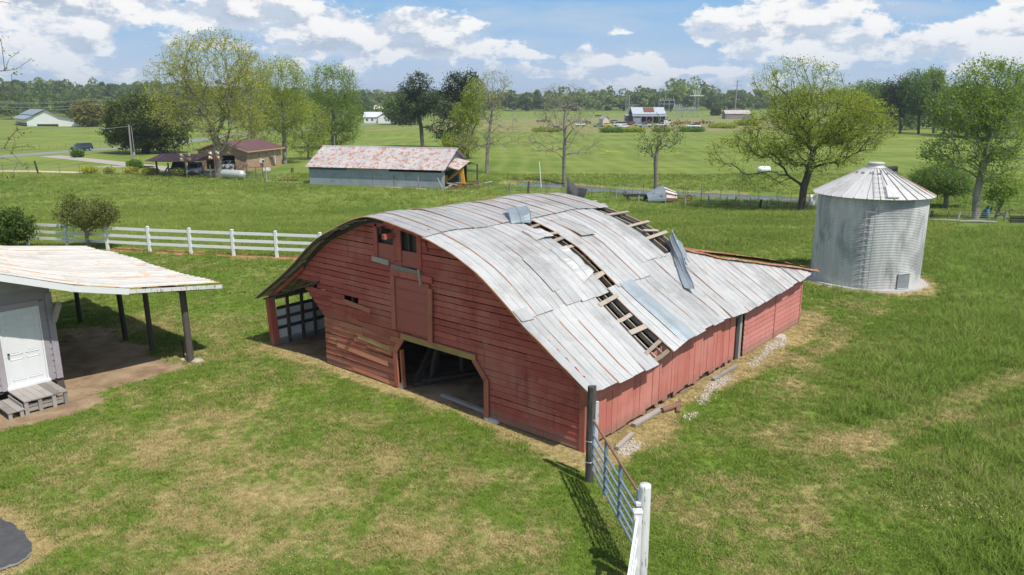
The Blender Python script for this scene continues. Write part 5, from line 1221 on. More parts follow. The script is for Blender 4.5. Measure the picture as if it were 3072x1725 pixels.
woods('middle_wood', 'belts of woodland behind the white house and the right-hand rise', sp, 420, 1.2, 12)
# ------------------------------------------------------------------ vehicles
def loft(secs, pts):
    """secs: list of (x, [(y, z)...]) rings"""
    mm = MB(); n = len(secs[0][1]); vs = [(x, y, z) for x, ring in secs for (y, z) in ring]
    fs = [(i * n + k, i * n + (k + 1) % n, (i + 1) * n + (k + 1) % n, (i + 1) * n + k) for i in range(len(secs) - 1) for k in range(n)]
    fs += [tuple(range(n))[::-1], tuple((len(secs) - 1) * n + k for k in range(n))]
    return mm.add(vs, fs)
def ringb(w_, z0, z1, b=.08): return [(-w_ + b, z0), (w_ - b, z0), (w_, z0 + b * 1.5), (w_ * .985, z1 - b), (w_ * .93, z1), (-w_ * .93, z1), (-w_ * .985, z1 - b), (-w_, z0 + b * 1.5)]
def ringc(wb, wt, z0, z1): return [(-wb, z0), (wb, z0), (wt, z1 - .03), (wt * .9, z1), (-wt * .9, z1), (-wt, z1 - .03)]
KIND = {
 'sedan': dict(L=4.6, w=.88, body=[(-2.3, .80, .42, .80), (-2.15, .86, .28, .94), (-1.1, .88, .25, .97), (1.0, .88, .25, .95), (2.05, .85, .28, .82), (2.3, .76, .42, .70)], cab=[(-1.75, .78, .70, .93, .98), (-1.05, .79, .62, .93, 1.38), (.05, .79, .62, .93, 1.42), (.55, .79, .62, .93, 1.36), (1.15, .78, .70, .92, .97)], wx=(-1.35, 1.4), wr=.32),
 'suv': dict(L=4.5, w=.90, body=[(-2.2, .82, .45, .95), (-2.1, .88, .32, 1.05), (-.9, .90, .30, 1.06), (1.0, .90, .30, 1.02), (2.0, .86, .33, .92), (2.25, .76, .46, .78)], cab=[(-2.05, .80, .70, 1.03, 1.40), (-1.7, .81, .66, 1.03, 1.62), (.0, .81, .66, 1.03, 1.66), (.45, .81, .66, 1.02, 1.60), (1.15, .80, .74, 1.0, 1.06)], wx=(-1.35, 1.35), wr=.36),
 'van': dict(L=5.4, w=.98, body=[(-2.7, .92, .45, 1.0), (-2.6, .97, .35, 1.12), (1.2, .98, .33, 1.12), (2.3, .94, .35, 1.05), (2.7, .84, .48, .88)], cab=[(-2.66, .90, .84, 1.1, 1.9), (-2.55, .91, .80, 1.1, 2.02), (1.2, .91, .80, 1.1, 2.04), (1.6, .91, .80, 1.1, 1.94), (2.3, .88, .82, 1.05, 1.12)], wx=(-1.65, 1.7), wr=.37),
 'pickup': dict(L=5.6, w=.95, body=[(-2.8, .90, .50, 1.0), (-2.7, .94, .42, 1.06), (-.4, .95, .40, 1.08), (1.2, .95, .40, 1.08), (2.5, .92, .42, 1.02), (2.8, .82, .52, .88)], cab=[(-.75, .84, .72, 1.05, 1.45), (-.6, .85, .68, 1.05, 1.76), (.6, .85, .68, 1.05, 1.80), (.95, .85, .68, 1.05, 1.72), (1.6, .84, .76, 1.05, 1.10)], wx=(-1.7, 1.75), wr=.39)}
def make_car(kind, paint_, name, label, loc, heading, group=None, sc_=1.0, simple=False):
    K = KIND[kind]; o = thing(name, label, 'car' if kind in ('sedan', 'suv') else kind, tuple(loc), heading, group); o.scale = (sc_,) * 3
    bd = loft([(x, ringb(w_, z0, z1)) for (x, w_, z0, z1) in K['body']], 0).build('body', paint_, o, True)
    cb = K['cab']; m = len(cb)
    # glasshouse: glass sides with a painted roof on top
    loft([(x, ringc(wb, wt, z0, z1)) for (x, wb, wt, z0, z1) in cb], 0).build('windows', MT['glass'], o)
    loft([(x, [(-wt * .93, z1 - .06), (wt * .93, z1 - .06), (wt * .93, z1 - .01), (wt * .85, z1 + .02), (-wt * .85, z1 + .02), (-wt * .93, z1 - .01)]) for (x, wb, wt, z0, z1) in cb[1:-1]], 0).build('roof', paint_, o)
    for s in (-1, 1):
        for (i, j) in ((0, 1), (len(cb) - 2, len(cb) - 1)):
            a, b = cb[i], cb[j]; MB().beam((a[0], s * a[2] * .97, a[4] - .02), (b[0], s * b[2] * .97, b[4] - .02), .06, .05).build('pillar', paint_, o)
        mid = cb[m // 2]; MB().beam((mid[0] - .25, s * (mid[1] + .005), mid[3]), (mid[0] - .25, s * (mid[2] + .015), mid[4] - .03), .07, .03, (1, 0, 0)).build('pillar', paint_, o)
    for x in K['wx']:
        for s in (-1, 1):
            y = s * (K['w'] - .10); wh = MB().lathe([(.001, -.1), (K['wr'] * .9, -.11), (K['wr'], -.06), (K['wr'], .06), (K['wr'] * .9, .11), (.001, .1)], 14)
            q = wh.build('wheel', MT['tyre'], o); q.location = (x, y, K['wr']); q.rotation_euler = (math.pi / 2, 0, 0)
            if not simple:
                h = MB().lathe([(.001, .0), (K['wr'] * .6, .0), (K['wr'] * .62, -.02)], 12).build('rim', MT['rim'], q); h.location = (0, 0, -s * .125)
    xf = K['body'][-1]; xr = K['body'][0]
    for s in (-1, 1):
        MB().box(xf[0] - .10, xf[0] + .02, s * .58 - .15, s * .58 + .15, xf[3] - .16, xf[3] - .02).build('headlight', MT['lamp'], o)
        if not simple: MB().box(xr[0] - .02, xr[0] + .06, s * .66 - .10, s * .66 + .10, xr[3] - .22, xr[3] - .06).build('tail_light', CARC['red'], o)
    if not simple:
        MB().box(xf[0] - .05, xf[0] + .035, -.68, .68, .40, .52).build('bumper', MT['tyre'], o); MB().box(xf[0] - .04, xf[0] + .025, -.34, .34, .56, .68).build('grille', MT['tyre'], o)
    return o
rd = lambda a, b: math.atan2(G(*b)[1] - G(*a)[1], G(*b)[0] - G(*a)[0])
p = G(246, 453); p[2] += .03
make_car('suv', CARC['teal'], 'road_car', 'dark teal hatchback driving on the country road', p, rd((420, 440), (245, 452)))
# ------------------------------------------------------------------ brick house
HA_ = G(743, 513); hh_ = R(166.8); HW, HD = 8.2, 10.0
hx = np.array([math.cos(hh_), math.sin(hh_), 0]); hy = np.array([math.cos(hh_ - math.pi / 2), math.sin(hh_ - math.pi / 2), 0])
# local frame: x = depth axis (away), y = along the garage front to the left
house = thing('brick_house', 'buff brick house with a maroon roof and an open double garage', 'house', tuple(HA_), hh_ - math.pi / 2)
EV, AP = 2.95, 4.15; wt_ = .2
wl = MB()
# garage front with opening y 1.6..6.9, z 0..2.1
wl.box(0, wt_, 0, 2.0, 0, 2.25); wl.box(0, wt_, 7.0, HW, 0, 2.25)
wl.box(wt_, HD, 0, wt_, 0, EV); wl.box(wt_, HD, HW - wt_, HW, 0, EV); wl.box(HD - wt_, HD, wt_, HW - wt_, 0, EV)
walls = wl.build('wall', MT['brick'], house)
# individual bricks are too small to tell apart at this distance: courses come from the material
gm = MB(); gm.prism([(0, 0, 2.25), (0, HW, 2.25), (0, HW, EV), (0, HW / 2, AP - .05), (0, 0, EV)], (wt_, 0, 0)); gb_ = gm.build('gable', MT['tan_soffit'], house)
MB().prism([(-.03, HW / 2 - .45, 3.72), (-.03, HW / 2 + .45, 3.72), (-.03, HW / 2, 3.98)], (.04, 0, 0)).build('gable_vent', MT['dark_wood'], gb_)
MB().prism([(HD - wt_, 0, EV), (HD - wt_, HW, EV), (HD - wt_, HW / 2, AP - .05)], (wt_, 0, 0)).build('gable', MT['tan_soffit'], house)
sl = (AP - EV) / (HW / 2); ov = .5
rf = MB()
for s in (0, 1):
    y0, y1 = ((-ov, HW / 2) if s == 0 else (HW + ov, HW / 2)); z0 = EV - ov * sl + .06
    P4 = [(-.5, y0, z0), (HD + .4, y0, z0), (HD + .4, y1, AP + .06), (-.5, y1, AP + .06)]; rf.prism(P4, (0, 0, .12))
rfo = rf.build('roof', MT['shingle'], house)
for s in (0, 1):
    y0 = -ov if s == 0 else HW + ov; MB().beam((-.52, y0, EV - ov * sl + .08), (-.52, HW / 2, AP + .10), .05, .2).build('barge_board', MT['tan_soffit'], rfo)
MB().box(-.5, HD + .4, -ov - .06, -ov, EV - ov * sl - .06, EV - ov * sl + .12).build('gutter', MT['tan_soffit'], rfo)
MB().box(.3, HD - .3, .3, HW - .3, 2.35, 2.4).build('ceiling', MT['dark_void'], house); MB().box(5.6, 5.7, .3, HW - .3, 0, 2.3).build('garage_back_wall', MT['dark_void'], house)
MB().box(-.2, 5.5, .3, HW - .3, -.02, .03).build('garage_floor', MT['concrete'], house)
MB().box(-.01, .12, 4.35, 4.6, 0, 2.25).build('garage_pillar', MT['brick'], house)
for (x0, x1, z0, z1) in ((3.0, 3.7, 1.75, 2.45), (5.1, 5.8, 1.85, 2.5)):
    wi = MB().box(x0, x1, -.04, .03, z0, z1).build('window', MT['white_paint'], house)
    for (a, b, c, d) in ((x0 + .06, x1 - .06, z0 + .06, (z0 + z1) / 2 - .03), (x0 + .06, x1 - .06, (z0 + z1) / 2 + .03, z1 - .06)): MB().box(a, b, -.055, -.041, c, d).build('pane', MT['glass'], wi)
MB().box(3.5, 4.3, -.35, .0, .95, 1.4).build('air_conditioner', MT['white_paint'], house); MB().box(3.55, 4.25, -.36, -.352, 1.0, 1.35).build('grille', MT['glass'], house)
MB().box(6.4, 7.1, -.04, .02, .02, 1.55).build('door', MT['tan_soffit'], house); MB().box(6.2, 7.4, -.8, .0, 1.7, 1.76).build('door_hood', MT['zinc'], house)
MB().tube([(7.9, -.08, .3), (7.9, -.08, EV - .2)], .05, 6).build('downpipe', MT['white_paint'], house)
q = (.2, 3.2, .03); p = HA_ + hx * 3.1 + hy * 1.2; p[2] = HA_[2] + .04
make_car('sedan', CARC['white'], 'parked_sedan', 'white sedan parked in the open garage of the brick house', p, hh_ - math.pi / 2 - .25)
# carport with two vehicles
c0 = G(506, 524); ch = R(166.8)
cx = np.array([math.cos(ch - math.pi / 2), math.sin(ch - math.pi / 2), 0]); cy = np.array([math.cos(ch), math.sin(ch), 0])
cpt = thing('carport', 'open carport with a low maroon gable roof before the brick house', 'carport', tuple(G(562, 521)), ch - math.pi / 2)
CW, CD_, CE, CA = 5.6, 6.4, 1.95, 2.5
for x in (-2.9, 2.9):
    for y in (-2.5, 2.7): MB().box(x - .09, x + .09, y - .09, y + .09, -.05, CE).build('post', MT['dark_wood'], cpt)
for x in (-2.9, 2.9): MB().beam((x, -3.4, CE + .03), (x, 3.4, CE + .03), .1, .2).build('beam', MT['dark_wood'], cpt)
mm = MB()
for s in (-1, 1): mm.prism([(s * 3.7, -3.9, CE + .02), (s * 3.7, 3.9, CE + .02), (0, 3.9, CA + .25), (0, -3.9, CA + .25)], (0, 0, .08))
crf = mm.build('roof', MT['carport_roof'], cpt)
for y in (-3.8, 3.7): MB().prism([(-3.3, y, CE + .08), (3.3, y, CE + .08), (0, y, CA + .2)], (0, .06, 0)).build('gable', MT['carport_roof'], crf)
cc_ = G(562, 521)
p = cc_ + cy * .75 - cx * .6; p[2] += .0; make_car('pickup', CARC['black'], 'parked_pickup', 'black and silver pickup under the carport', p, ch + math.pi / 2 + .45)
p = cc_ - cy * 1.9 - cx * .9; make_car('suv', CARC['silver'], 'parked_suv', 'silver estate car parked beside the pickup under the carport', p, ch + math.pi / 2 + .45)
# ------------------------------------------------------------------ grey metal shed
SA = G(1326, 567); sh_ = R(163); SL, SD = 17.9, 8.2
gsh = thing('machine_shed', 'long grey metal shed with a rust-blotched white roof', 'shed', tuple(SA), sh_ - math.pi / 2)   # x = depth, y = along
WH2 = 2.45; AP2 = 4.55
gw = MB(); gw.box(0, .03, .9, SL, WH2 - .55, WH2); gw.build('upper_wall', plain('dull grey metal siding', (.20, .235, .275), .6, .2, 1.0, .1), gsh) if False else None
sid = tin('grey blue siding', (.27, .315, .365), (.33, .375, .425), rust=.05, edge=.0, metal=.1, rough=.5)
npan = 26; pw = SL / npan
for i in range(npan):
    y0, y1 = i * pw, (i + 1) * pw; zt3 = WH2 - .12
    if i < 10: zt3 = WH2 - .55
    vs = []; 
    for k in range(9): vs += [(-.012 if k % 2 else 0.0, y0 + (y1 - y0) * k / 8, .0), (-.012 if k % 2 else 0.0, y0 + (y1 - y0) * k / 8, zt3)]
    MB().add(vs, [(k * 2, k * 2 + 2, k * 2 + 3, k * 2 + 1) for k in range(8)], [(.5, .5, i)] * 18).build('wall_panel', sid, gsh, attr=True)
MB().box(-.02, .02, 0, 10 * pw, WH2 - .22, WH2).build('eave_strip', MT['steel_grey'], gsh)
MB().box(.5, .52, 0, SL, 0, WH2).build('inner_dark', MT['dark_void'], gsh)  # dark sheet added behind the panels in place of the shed's inner shade
MB().box(-.05, -.015, 12.6, SL, WH2 - .55, WH2 - .16).build('track_cover', plain('dark track', (.09, .10, .12), .6), gsh)
for yy in (0, SL - .03): 
    if yy > 1: MB().prism([(0, yy, 0), (SD, yy, 0), (SD, yy, WH2), (SD / 2, yy, AP2 - .1), (0, yy, WH2)], (0, .03, 0)).build('end_wall', sid, gsh, attr=True)
MB().prism([(0, 0, 2.05), (SD, 0, 2.05), (SD, 0, WH2), (SD / 2, 0, AP2 - .1), (0, 0, WH2)], (0, .03, 0)).build('gable', sid, gsh, attr=True)
MB().box(-.02, .9, -.02, .03, 0, 2.05).build('end_wall', sid, gsh, attr=True); MB().box(5.6, 6.5, -.02, .02, 0, 2.3).build('end_wall', sid, gsh, attr=True)
for xx in (SD - .1,): MB().box(xx - .1, xx + .1, -.15, .05, 0, 2.3).build('post', MT['dark_wood'], gsh)
MB().box(SD - .04, SD, .03, SL - .03, 0, WH2).build('back_wall', sid, gsh, attr=True)
def gfz(y, x):
    s = (AP2 - WH2) / (SD / 2); L = math.hypot(1, s)
    if x <= SD / 2: return x, y, WH2 + x * s, -s / L, 0, 1 / L
    return x, y, AP2 - (x - SD / 2) * s, s / L, 0, 1 / L
gro = MB().beam((SD / 2, -.5, AP2 + .03), (SD / 2, SL + .3, AP2 + .03), .25, .06).build('roof', MT['white_paint'], gsh)
nr = 24; rw = (SL + .8) / nr
for i in range(nr):
    a = -.55 + i * rw
    for (x0, x1) in ((SD / 2, 2.0), (2.1, -.45), (SD / 2, SD + .45)):
        sheet(gro, MT['roof_grey'], gfz, a - .02, a + rw + .02, x0, x1, lift=.012 + .006 * (i % 2), nb=3, dent=.01)
# small lean roof over the open end
mm = MB(); mm.prism([(1.2, -.1, 2.55), (4.6, -.1, 3.35), (4.6, -1.9, 2.95), (1.2, -1.7, 2.15)], (0, 0, .05)); mm.build('awning', MT['roof_grey'], gsh, attr=True)
mm = MB(); mm.prism([(4.6, -.1, 3.35), (8.9, -.1, 2.35), (8.9, -1.6, 2.25), (4.6, -1.9, 2.95)], (0, 0, .05)); mm.build('awning', MT['roof_grey'], gsh, attr=True)
MB().beam((8.4, -1.5, 0), (8.4, -1.5, 2.3), .16, .16, (0, 1, 0)).build('post', MT['dark_wood'], gsh)
gx_ = np.array([math.cos(sh_ - math.pi / 2), math.sin(sh_ - math.pi / 2), 0]); gy_ = np.array([math.cos(sh_), math.sin(sh_), 0])
def sp_(x, y, z=0): return SA + gx_ * x + gy_ * y + np.array([0, 0, z])
bh = thing('backhoe', 'yellow digger arm folded in front of the open grey shed end', 'digger', tuple(sp_(3.0, -1.2)), sh_)
MB().beam((1.5, .2, .8), (-.25, 0, 2.15), .2, .30).build('boom', MT['yellow_paint'], bh); MB().beam((-.15, 0, 2.4), (-.45, 0, .25), .22, .42, (1, 0, 0)).build('dipper', MT['yellow_paint'], bh)
MB().tube([(1.1, .0, 1.4), (-.1, .0, 2.5)], .05, 8).build('ram', MT['zinc'], bh); MB().box(1.9, 3.4, -.6, .7, .35, 1.3).build('body', MT['yellow_paint'], bh)
MB().prism([(-.2, -.25, .35), (-.75, -.25, .35), (-.85, -.25, -.02), (-.4, -.25, -.06)], (0, .5, 0)).build('bucket', MT['rust'], bh)
for s in (-.75, .95):
    q = MB().lathe([(.001, -.14), (.5, -.14), (.55, 0), (.5, .14), (.001, .14)], 14).build('wheel', MT['tyre'], bh); q.location = (2.6, s, .5); q.rotation_euler = (math.pi / 2, 0, 0)
# scrap heap: each piece its own
SG = 'scrap timbers and iron before the grey shed'
SCR = ['long rusty pipe', 'short brown plank', 'bent angle iron', 'splintered board', 'rusty bar', 'thin grey stick', 'brown beam', 'iron strap', 'weathered slat', 'rusty rod', 'broken rail', 'brown pole']
WHERE = ['nearest the shed corner', 'below the yellow arm', 'at the right end of the heap', 'on top of the heap', 'at the front of the heap', 'behind the others', 'leaning on the heap', 'half under the heap', 'crossing two others', 'lying flat in the grass', 'by the fence', 'pointing right']
for i in range(12):
    c = sp_(rr(.2, 3.6), rr(-3.6, -.5), rr(.15, .6)); an = rr(0, 3.14); L = rr(1.4, 3.0); d = np.array([math.cos(an), math.sin(an), rr(-.15, .2)]) * L / 2
    o = MB().beam(tuple(-d), tuple(d), rr(.1, .24), rr(.06, .14)).build('scrap_piece', MT[('rust', 'old_wood', 'rust', 'grey_wood')[i % 4]]); o.location = tuple(c); tag(o, SCR[i] + ' in the scrap heap, ' + WHERE[i], 'scrap', SG)
o = MB().beam((0, 0, 0), (1.8, .3, .35), .12, .06).build('loose_board', MT['chipped_white']); p = G(1432, 562); p[2] += .35; o.location = tuple(p); tag(o, 'pale board lying right of the scrap heap', 'board')
# propane tank
ta, tb = G(668, 536), G(733, 540); tk = thing('propane_tank', 'silver propane tank lying at the field fence', 'tank', tuple((ta + tb) / 2), math.atan2(tb[1] - ta[1], tb[0] - ta[0]))
TL = float(np.linalg.norm(tb - ta)); rT = .56
mm = MB(); mm.lathe([(.001, -TL / 2 - .12), (rT * .5, -TL / 2 - .05), (rT * .85, -TL / 2 + .12), (rT, -TL / 2 + .35), (rT, TL / 2 - .35), (rT * .85, TL / 2 - .12), (rT * .5, TL / 2 + .05), (.001, TL / 2 + .12)], 22)
q = mm.build('vessel', plain('tank silver', (.58, .60, .62), .4, .2, 2, .3), tk, True); q.rotation_euler = (0, math.pi / 2, 0); q.location = (0, 0, .72)
for s in (-1, 1): MB().box(s * TL * .28 - .08, s * TL * .28 + .08, -.4, .4, -.04, .28).build('saddle', MT['concrete'], tk)
MB().lathe([(.16, 1.24), (.18, 1.3), (.16, 1.42), (.001, 1.44)], 12).build('valve_dome', MT['zinc'], tk)
# gourd racks
def rack(px, lab, top):
    b = G(*px); o = thing('gourd_rack', lab, 'birdhouse pole', tuple(b)); H_ = top_z(top[0], top[1], b[1]) - b[2]
    MB().tube([(0, 0, -.05), (0, 0, H_)], .045, 8).build('pole', MT['gate_rust'], o)
    for dz in (0, -.62):
        for an in (0, 1.57): 
            d = Vector((math.cos(an), math.sin(an), 0)) * 1.0; MB().beam(Vector((0, 0, H_ - .2 + dz)) - d, Vector((0, 0, H_ - .2 + dz)) + d, .03, .03).build('arm', MT['zinc'], o)
    for k in range(8):
        an = k * math.pi / 4 * 2 % (2 * math.pi); dz = 0 if k < 4 else -.62; r0 = .95 if k % 2 else .6
        mm = MB(); mm.lathe([(.001, -.42), (.13, -.38), (.17, -.26), (.12, -.12), (.05, -.04), (.001, 0)], 10); g = mm.build('gourd', MT['orange_clay'] if k % 3 else MT['white_paint'], o, True); g.location = (r0 * math.cos(an), r0 * math.sin(an), H_ - .23 + dz)
    return o
rack((562, 531), 'pole of orange and white gourd birdhouses above the carport roof', (562, 455)); rack((648, 536), 'pole of orange gourd birdhouses in front of the big tree trunk', (646, 448))
# utility poles
def upole(px, top, lab, arm=True, r=.14, lean=0.0):
    b = G(*px); o = thing('utility_pole', lab, 'utility pole', tuple(b)); H_ = top_z(top[0], top[1], b[1]) - b[2]; dx = (at_depth(top[0], top[1], b[1])[0] - b[0])
    MB().tube([(0, 0, -.1), (dx * .5, 0, H_ * .5), (dx, 0, H_)], [r, r * .85, r * .7], 9).build('pole', MT['grey_wood'], o)
    if arm: MB().beam((dx - 1.1, 0, H_ - .5), (dx + 1.1, 0, H_ - .5), .09, .11).build('crossarm', MT['grey_wood'], o); 
    return o, b, H_, dx
o1, b1, H1, dx1 = upole((397, 487), (386, 374), 'grey service pole beside the gravel drive', False, .17)
MB().tube([(.55, 0, 0), (dx1 + .40, 0, H1 - .35)], .045, 6).build('conduit', MT['zinc'], o1); MB().beam((dx1, 0, H1 - .2), (dx1 + .5, 0, H1 - .2), .06, .08).build('bracket', MT['grey_wood'], o1)
MB().box(dx1 * .5 + .3, dx1 * .5 + .55, -.12, .12, 1.2, 1.7).build('meter_box', MT['zinc'], o1)
UP = []
for (px, tp, lab, rr_) in (((1003, 478), (1003, 407), 'plain wooden pole standing behind the grey shed roof', .17), ((1149, 352), (1149, 300), 'thin pole behind the white house', .2), ((1539, 400), (1539, 330), 'slim pole in the pasture by the nearly bare tree', .13), ((1290, 338), (1290, 302), 'pale pole among the pine tops', .3)):
    UP.append(upole(px, tp, lab, False, rr_))
for (px, tp, lab) in (((2144, 335), (2152, 258), 'tall transmission pole left of the pair in the far field'), ((2203, 350), (2213, 241), 'tall transmission pole right of the pair in the far field')):
    o, b, H_, dx = upole(px, tp, lab, False, .45)
    for zz in (.98, .86, .74): MB().beam((dx * zz - 3.0, 0, H_ * zz), (dx * zz + 3.0, 0, H_ * zz), .18, .22).build('crossarm', MT['grey_wood'], o)
def wire(pts, lab, r=.02, sag=.6, name='power_line'):
    mm = MB()
    for a, b in zip(pts[:-1], pts[1:]):
        a, b = np.array(a), np.array(b); mm.tube([tuple(a + (b - a) * k / 8 - np.array([0, 0, sag * 4 * (k / 8) * (1 - k / 8)])) for k in range(9)], r, 4, False)
    o = mm.build(name, MT['zinc']); tag(o, lab, 'cable'); return o
wire([(b1[0] + dx1, b1[1], b1[2] + H1 - .25), (b1[0] - 30, b1[1] + 12, b1[2] + H1 + .8)], 'sagging service wire left of the grey service pole', .03, 1.2)
for i, (y0, y1) in enumerate(((295, 297), (299, 301), (310, 314), (318, 322))):
    a, b = at_depth(-100, y0, 300), at_depth(620, y1, 330); wire([a, (a + b) / 2, b], ('top', 'second', 'third', 'lowest')[i] + ' of the power lines strung before the left woods', .04, 1.5)
# yellow marker, stump, table and yard bits
def stick(px, top, r, m, name, lab, cat, group=None, n=7):
    b = G(*px); H_ = top_z(top[0], top[1], b[1]) - b[2]; dx = at_depth(top[0], top[1], b[1])[0] - b[0]
    mm = MB(); mm.tube([(0, 0, -.1), (dx * .5, 0, H_ * .5), (dx, 0, H_)], [r, r * .97, r * .93], n); o = mm.build(name, m); o.location = tuple(b); tag(o, lab, cat, group); return o
stick((415, 497), (413, 467), .06, CARC['yellow'], 'marker_post', 'thin yellow marker post beside the pole bush', 'post')
stick((877, 517), (877, 503), .22, MT['bark_dark'], 'stump', 'short dark stump on the lawn right of the brick house', 'stump')
tb_ = thing('wash_rack', 'rusty pipe rack standing right of the propane tank', 'rack', tuple(G(768, 535)))
for (x, y) in ((0, 0), (1.3, .2), (.6, 1.2)): MB().tube([(x, y, -.05), (x, y, 1.5)], .045, 7).build('leg', MT['rust'], tb_)
for (a, b) in (((-.9, 0, 1.5), (1.4, .2, 1.5)), ((0, 0, 1.48), (.6, 1.2, 1.5))): MB().tube([a, b], .04, 7).build('bar', MT['rust'], tb_)
ct_ = thing('white_cooler', 'white metal box on legs by the brick house wall', 'box', tuple(G(800, 519)))
MB().box(-.5, .5, -.3, .3, .35, .75).build('case', MT['white_paint'], ct_)
for s in (-.4, .4):
    for t_ in (-.22, .22): MB().box(s - .04, s + .04, t_ - .04, t_ + .04, -.04, .35).build('leg', MT['zinc'], ct_)
fmk = thing('rusty_harrow', 'rusty farm harrow lying in the grass before the grey shed', 'farm tool', tuple(G(863, 543)))
MB().beam((-1.2, 0, .12), (1.3, 0, .12), .35, .16).build('frame', MT['rust'], fmk); 
for k in range(5): MB().beam((-1.0 + .5 * k, -.2, .1), (-.8 + .5 * k, .2, .45 + .2 * (k % 2)), .05, .05).build('tine', MT['rust'], fmk)
# old tin shelter by the creek
tn = thing('tin_shelter', 'collapsed rusty and silver tin shelter beside the creek fence', 'shelter', tuple(G(1990, 604)), R(8))
sh = []
mm = MB()
def half(x0, x1, n, r0, r1, a0, a1, mat, nm):
    vs = []; at = []
    for i in range(2):
        x = (x0, x1)[i]; rr2 = (r0, r1)[i]
        for k in range(n + 1):
            t = a0 + (a1 - a0) * k / n; rad = rr2 * (1 + .02 * (k % 2)); vs.append((x, rad * math.cos(t), rad * math.sin(t) * 1.05)); at.append((k / n, i * 1.0, 2.0))
    MB().add(vs, [(k, k + 1, n + 1 + k + 1, n + 1 + k) for k in range(n)], at).build(nm, mat, tn, attr=True)
half(-1.9, -.2, 18, .75, 1.55, R(8), R(172), MT['roof_new'], 'side_sheet')
vs = [(-.2, 1.55 * math.cos(R(8 + 164 * k / 14)), 1.62 * math.sin(R(8 + 164 * k / 14))) for k in range(15)]
ra_ = MB(); rb_ = MB()
for k in range(14):
    t0, t1 = R(8 + 164 * k / 14), R(8 + 164 * (k + 1) / 14)
    pts = [(-.15, 1.5 * math.cos(t0), 1.57 * math.sin(t0)), (-.15, 1.5 * math.cos(t1), 1.57 * math.sin(t1)), (1.25, .75 * math.cos(t1), .95 * math.sin(t1) + .05), (1.25, .75 * math.cos(t0), .95 * math.sin(t0) + .05)]
    MB().prism(pts, (0, 0, .02)).build('rusty_sheet' if k % 2 else 'pale_sheet', MT['rust'] if k % 2 else MT['chipped_white'], tn)
MB().box(-1.9, 1.3, -.5, .6, -.05, .06).build('sill', MT['old_wood'], tn)
MB().beam((-.25, -1.5, 0), (-.3, -.6, 1.4), .08, .08).build('prop', MT['grey_wood'], tn)
pt = thing('feed_trough', 'dark wooden trough behind the fence left of the tin shelter', 'trough', tuple(G(1908, 602)), R(4))
MB().hexa([(-1.3, -.3, .45), (1.3, -.3, .45), (1.3, .3, .45), (-1.3, .3, .45), (-1.45, -.4, .75), (1.45, -.4, .75), (1.45, .4, .75), (-1.45, .4, .75)]).build('basin', MT['dark_wood'], pt)
for s in (-.9, .9): MB().box(s - .08, s + .08, -.25, .25, -.05, .45).build('leg', MT['dark_wood'], pt)
wh = thing('dead_machine', 'rusty iron implement lying right of the tin shelter', 'farm tool', tuple(G(2040, 604)))
for s in (-.5, .9): 
    q = MB().lathe([(.22, -.04), (.34, -.05), (.36, 0), (.34, .05), (.22, .04)], 12).build('wheel', MT['rust'], wh); q.location = (s, 0, .34); q.rotation_euler = (math.pi / 2, 0, 0)
MB().beam((-1.3, 0, .3), (1.0, 0, .35), .08, .08).build('axle', MT['rust'], wh)
cl_ = thing('hanging_cloth', 'white sheet hanging on a line left of the grain bin', 'cloth', tuple(G(2444, 632)))
vs = []
for i in range(9):
    for j in range(6): vs.append((-.55 + 1.15 * i / 8, .06 * math.sin(i * 1.7 + j), .55 + .95 * j / 5 - (.12 * math.sin(i * .5) if j == 0 else 0)))
o = MB().add(vs, [(i * 6 + j, (i + 1) * 6 + j, (i + 1) * 6 + j + 1, i * 6 + j + 1) for i in range(8) for j in range(5)]).build('sheet', MT['cloth'], cl_, True); md = o.modifiers.new('t', 'SOLIDIFY'); md.thickness = .01
for s in (-.62, .65): MB().tube([(s, 0, -.05), (s, 0, 1.55)], .035, 6).build('stake', MT['grey_wood'], cl_)
MB().tube([(-.62, 0, 1.51), (.65, 0, 1.51)], .01, 5).build('line', MT['zinc'], cl_)
stick((1624, 566), (1618, 484), .055, MT['white_paint'], 'white_pole', 'tall thin white pole leaning beside the creek reeds', 'pole')
bb = thing('blue_bundle', 'blue plastic bundle leaning by the right-edge tree trunk', 'bundle', tuple(G(2950, 655)))
mm = MB(); mm.tube([(0, 0, .0), (.12, 0, .35), (.4, 0, .95)], [.26, .32, .22], 9); mm.build('bag', MT['tarp'], bb, True); MB().tube([(.25, -.22, .62), (.45, -.1, .9)], .03, 6).build('tie', MT['white_paint'], bb)
xg = thing('crossed_timbers', 'two dark timbers crossed in an X at the right-hand fence', 'timbers', tuple(G(2995, 660)))
MB().beam((-.5, 0, .9), (.9, .1, .0), .09, .07).build('timber', MT['dark_wood'], xg); MB().beam((-.5, .1, .05), (1.0, 0, .85), .09, .07).build('timber', MT['dark_wood'], xg)
pal = thing('timber_stack', 'stack of dark timbers at the right edge by the fence', 'timber stack', tuple(G(3050, 668)))
for k in range(6): MB().beam((-.7, -.3 + .1 * (k % 2), .08 + .09 * k), (1.6, -.25, .06 + .085 * k), .14, .07).build('timber', MT['dark_wood'], pal)
for i, (x0, x1, y, lab) in enumerate(((2790, 2890, 663, 'long grey log lying left of the right-edge tree'), (2880, 2990, 667, 'long brown log lying before the right-edge tree'))):
    a, b = G(x0, y), G(x1, y + 3); o = MB().tube([(0, 0, 0), tuple((b - a) / 2 + np.array([0, 0, .03])), tuple(b - a)], [.09, .1, .08], 8).build('log', MT['grey_wood']); o.location = tuple(a + np.array([0, 0, .07])); tag(o, lab, 'log')
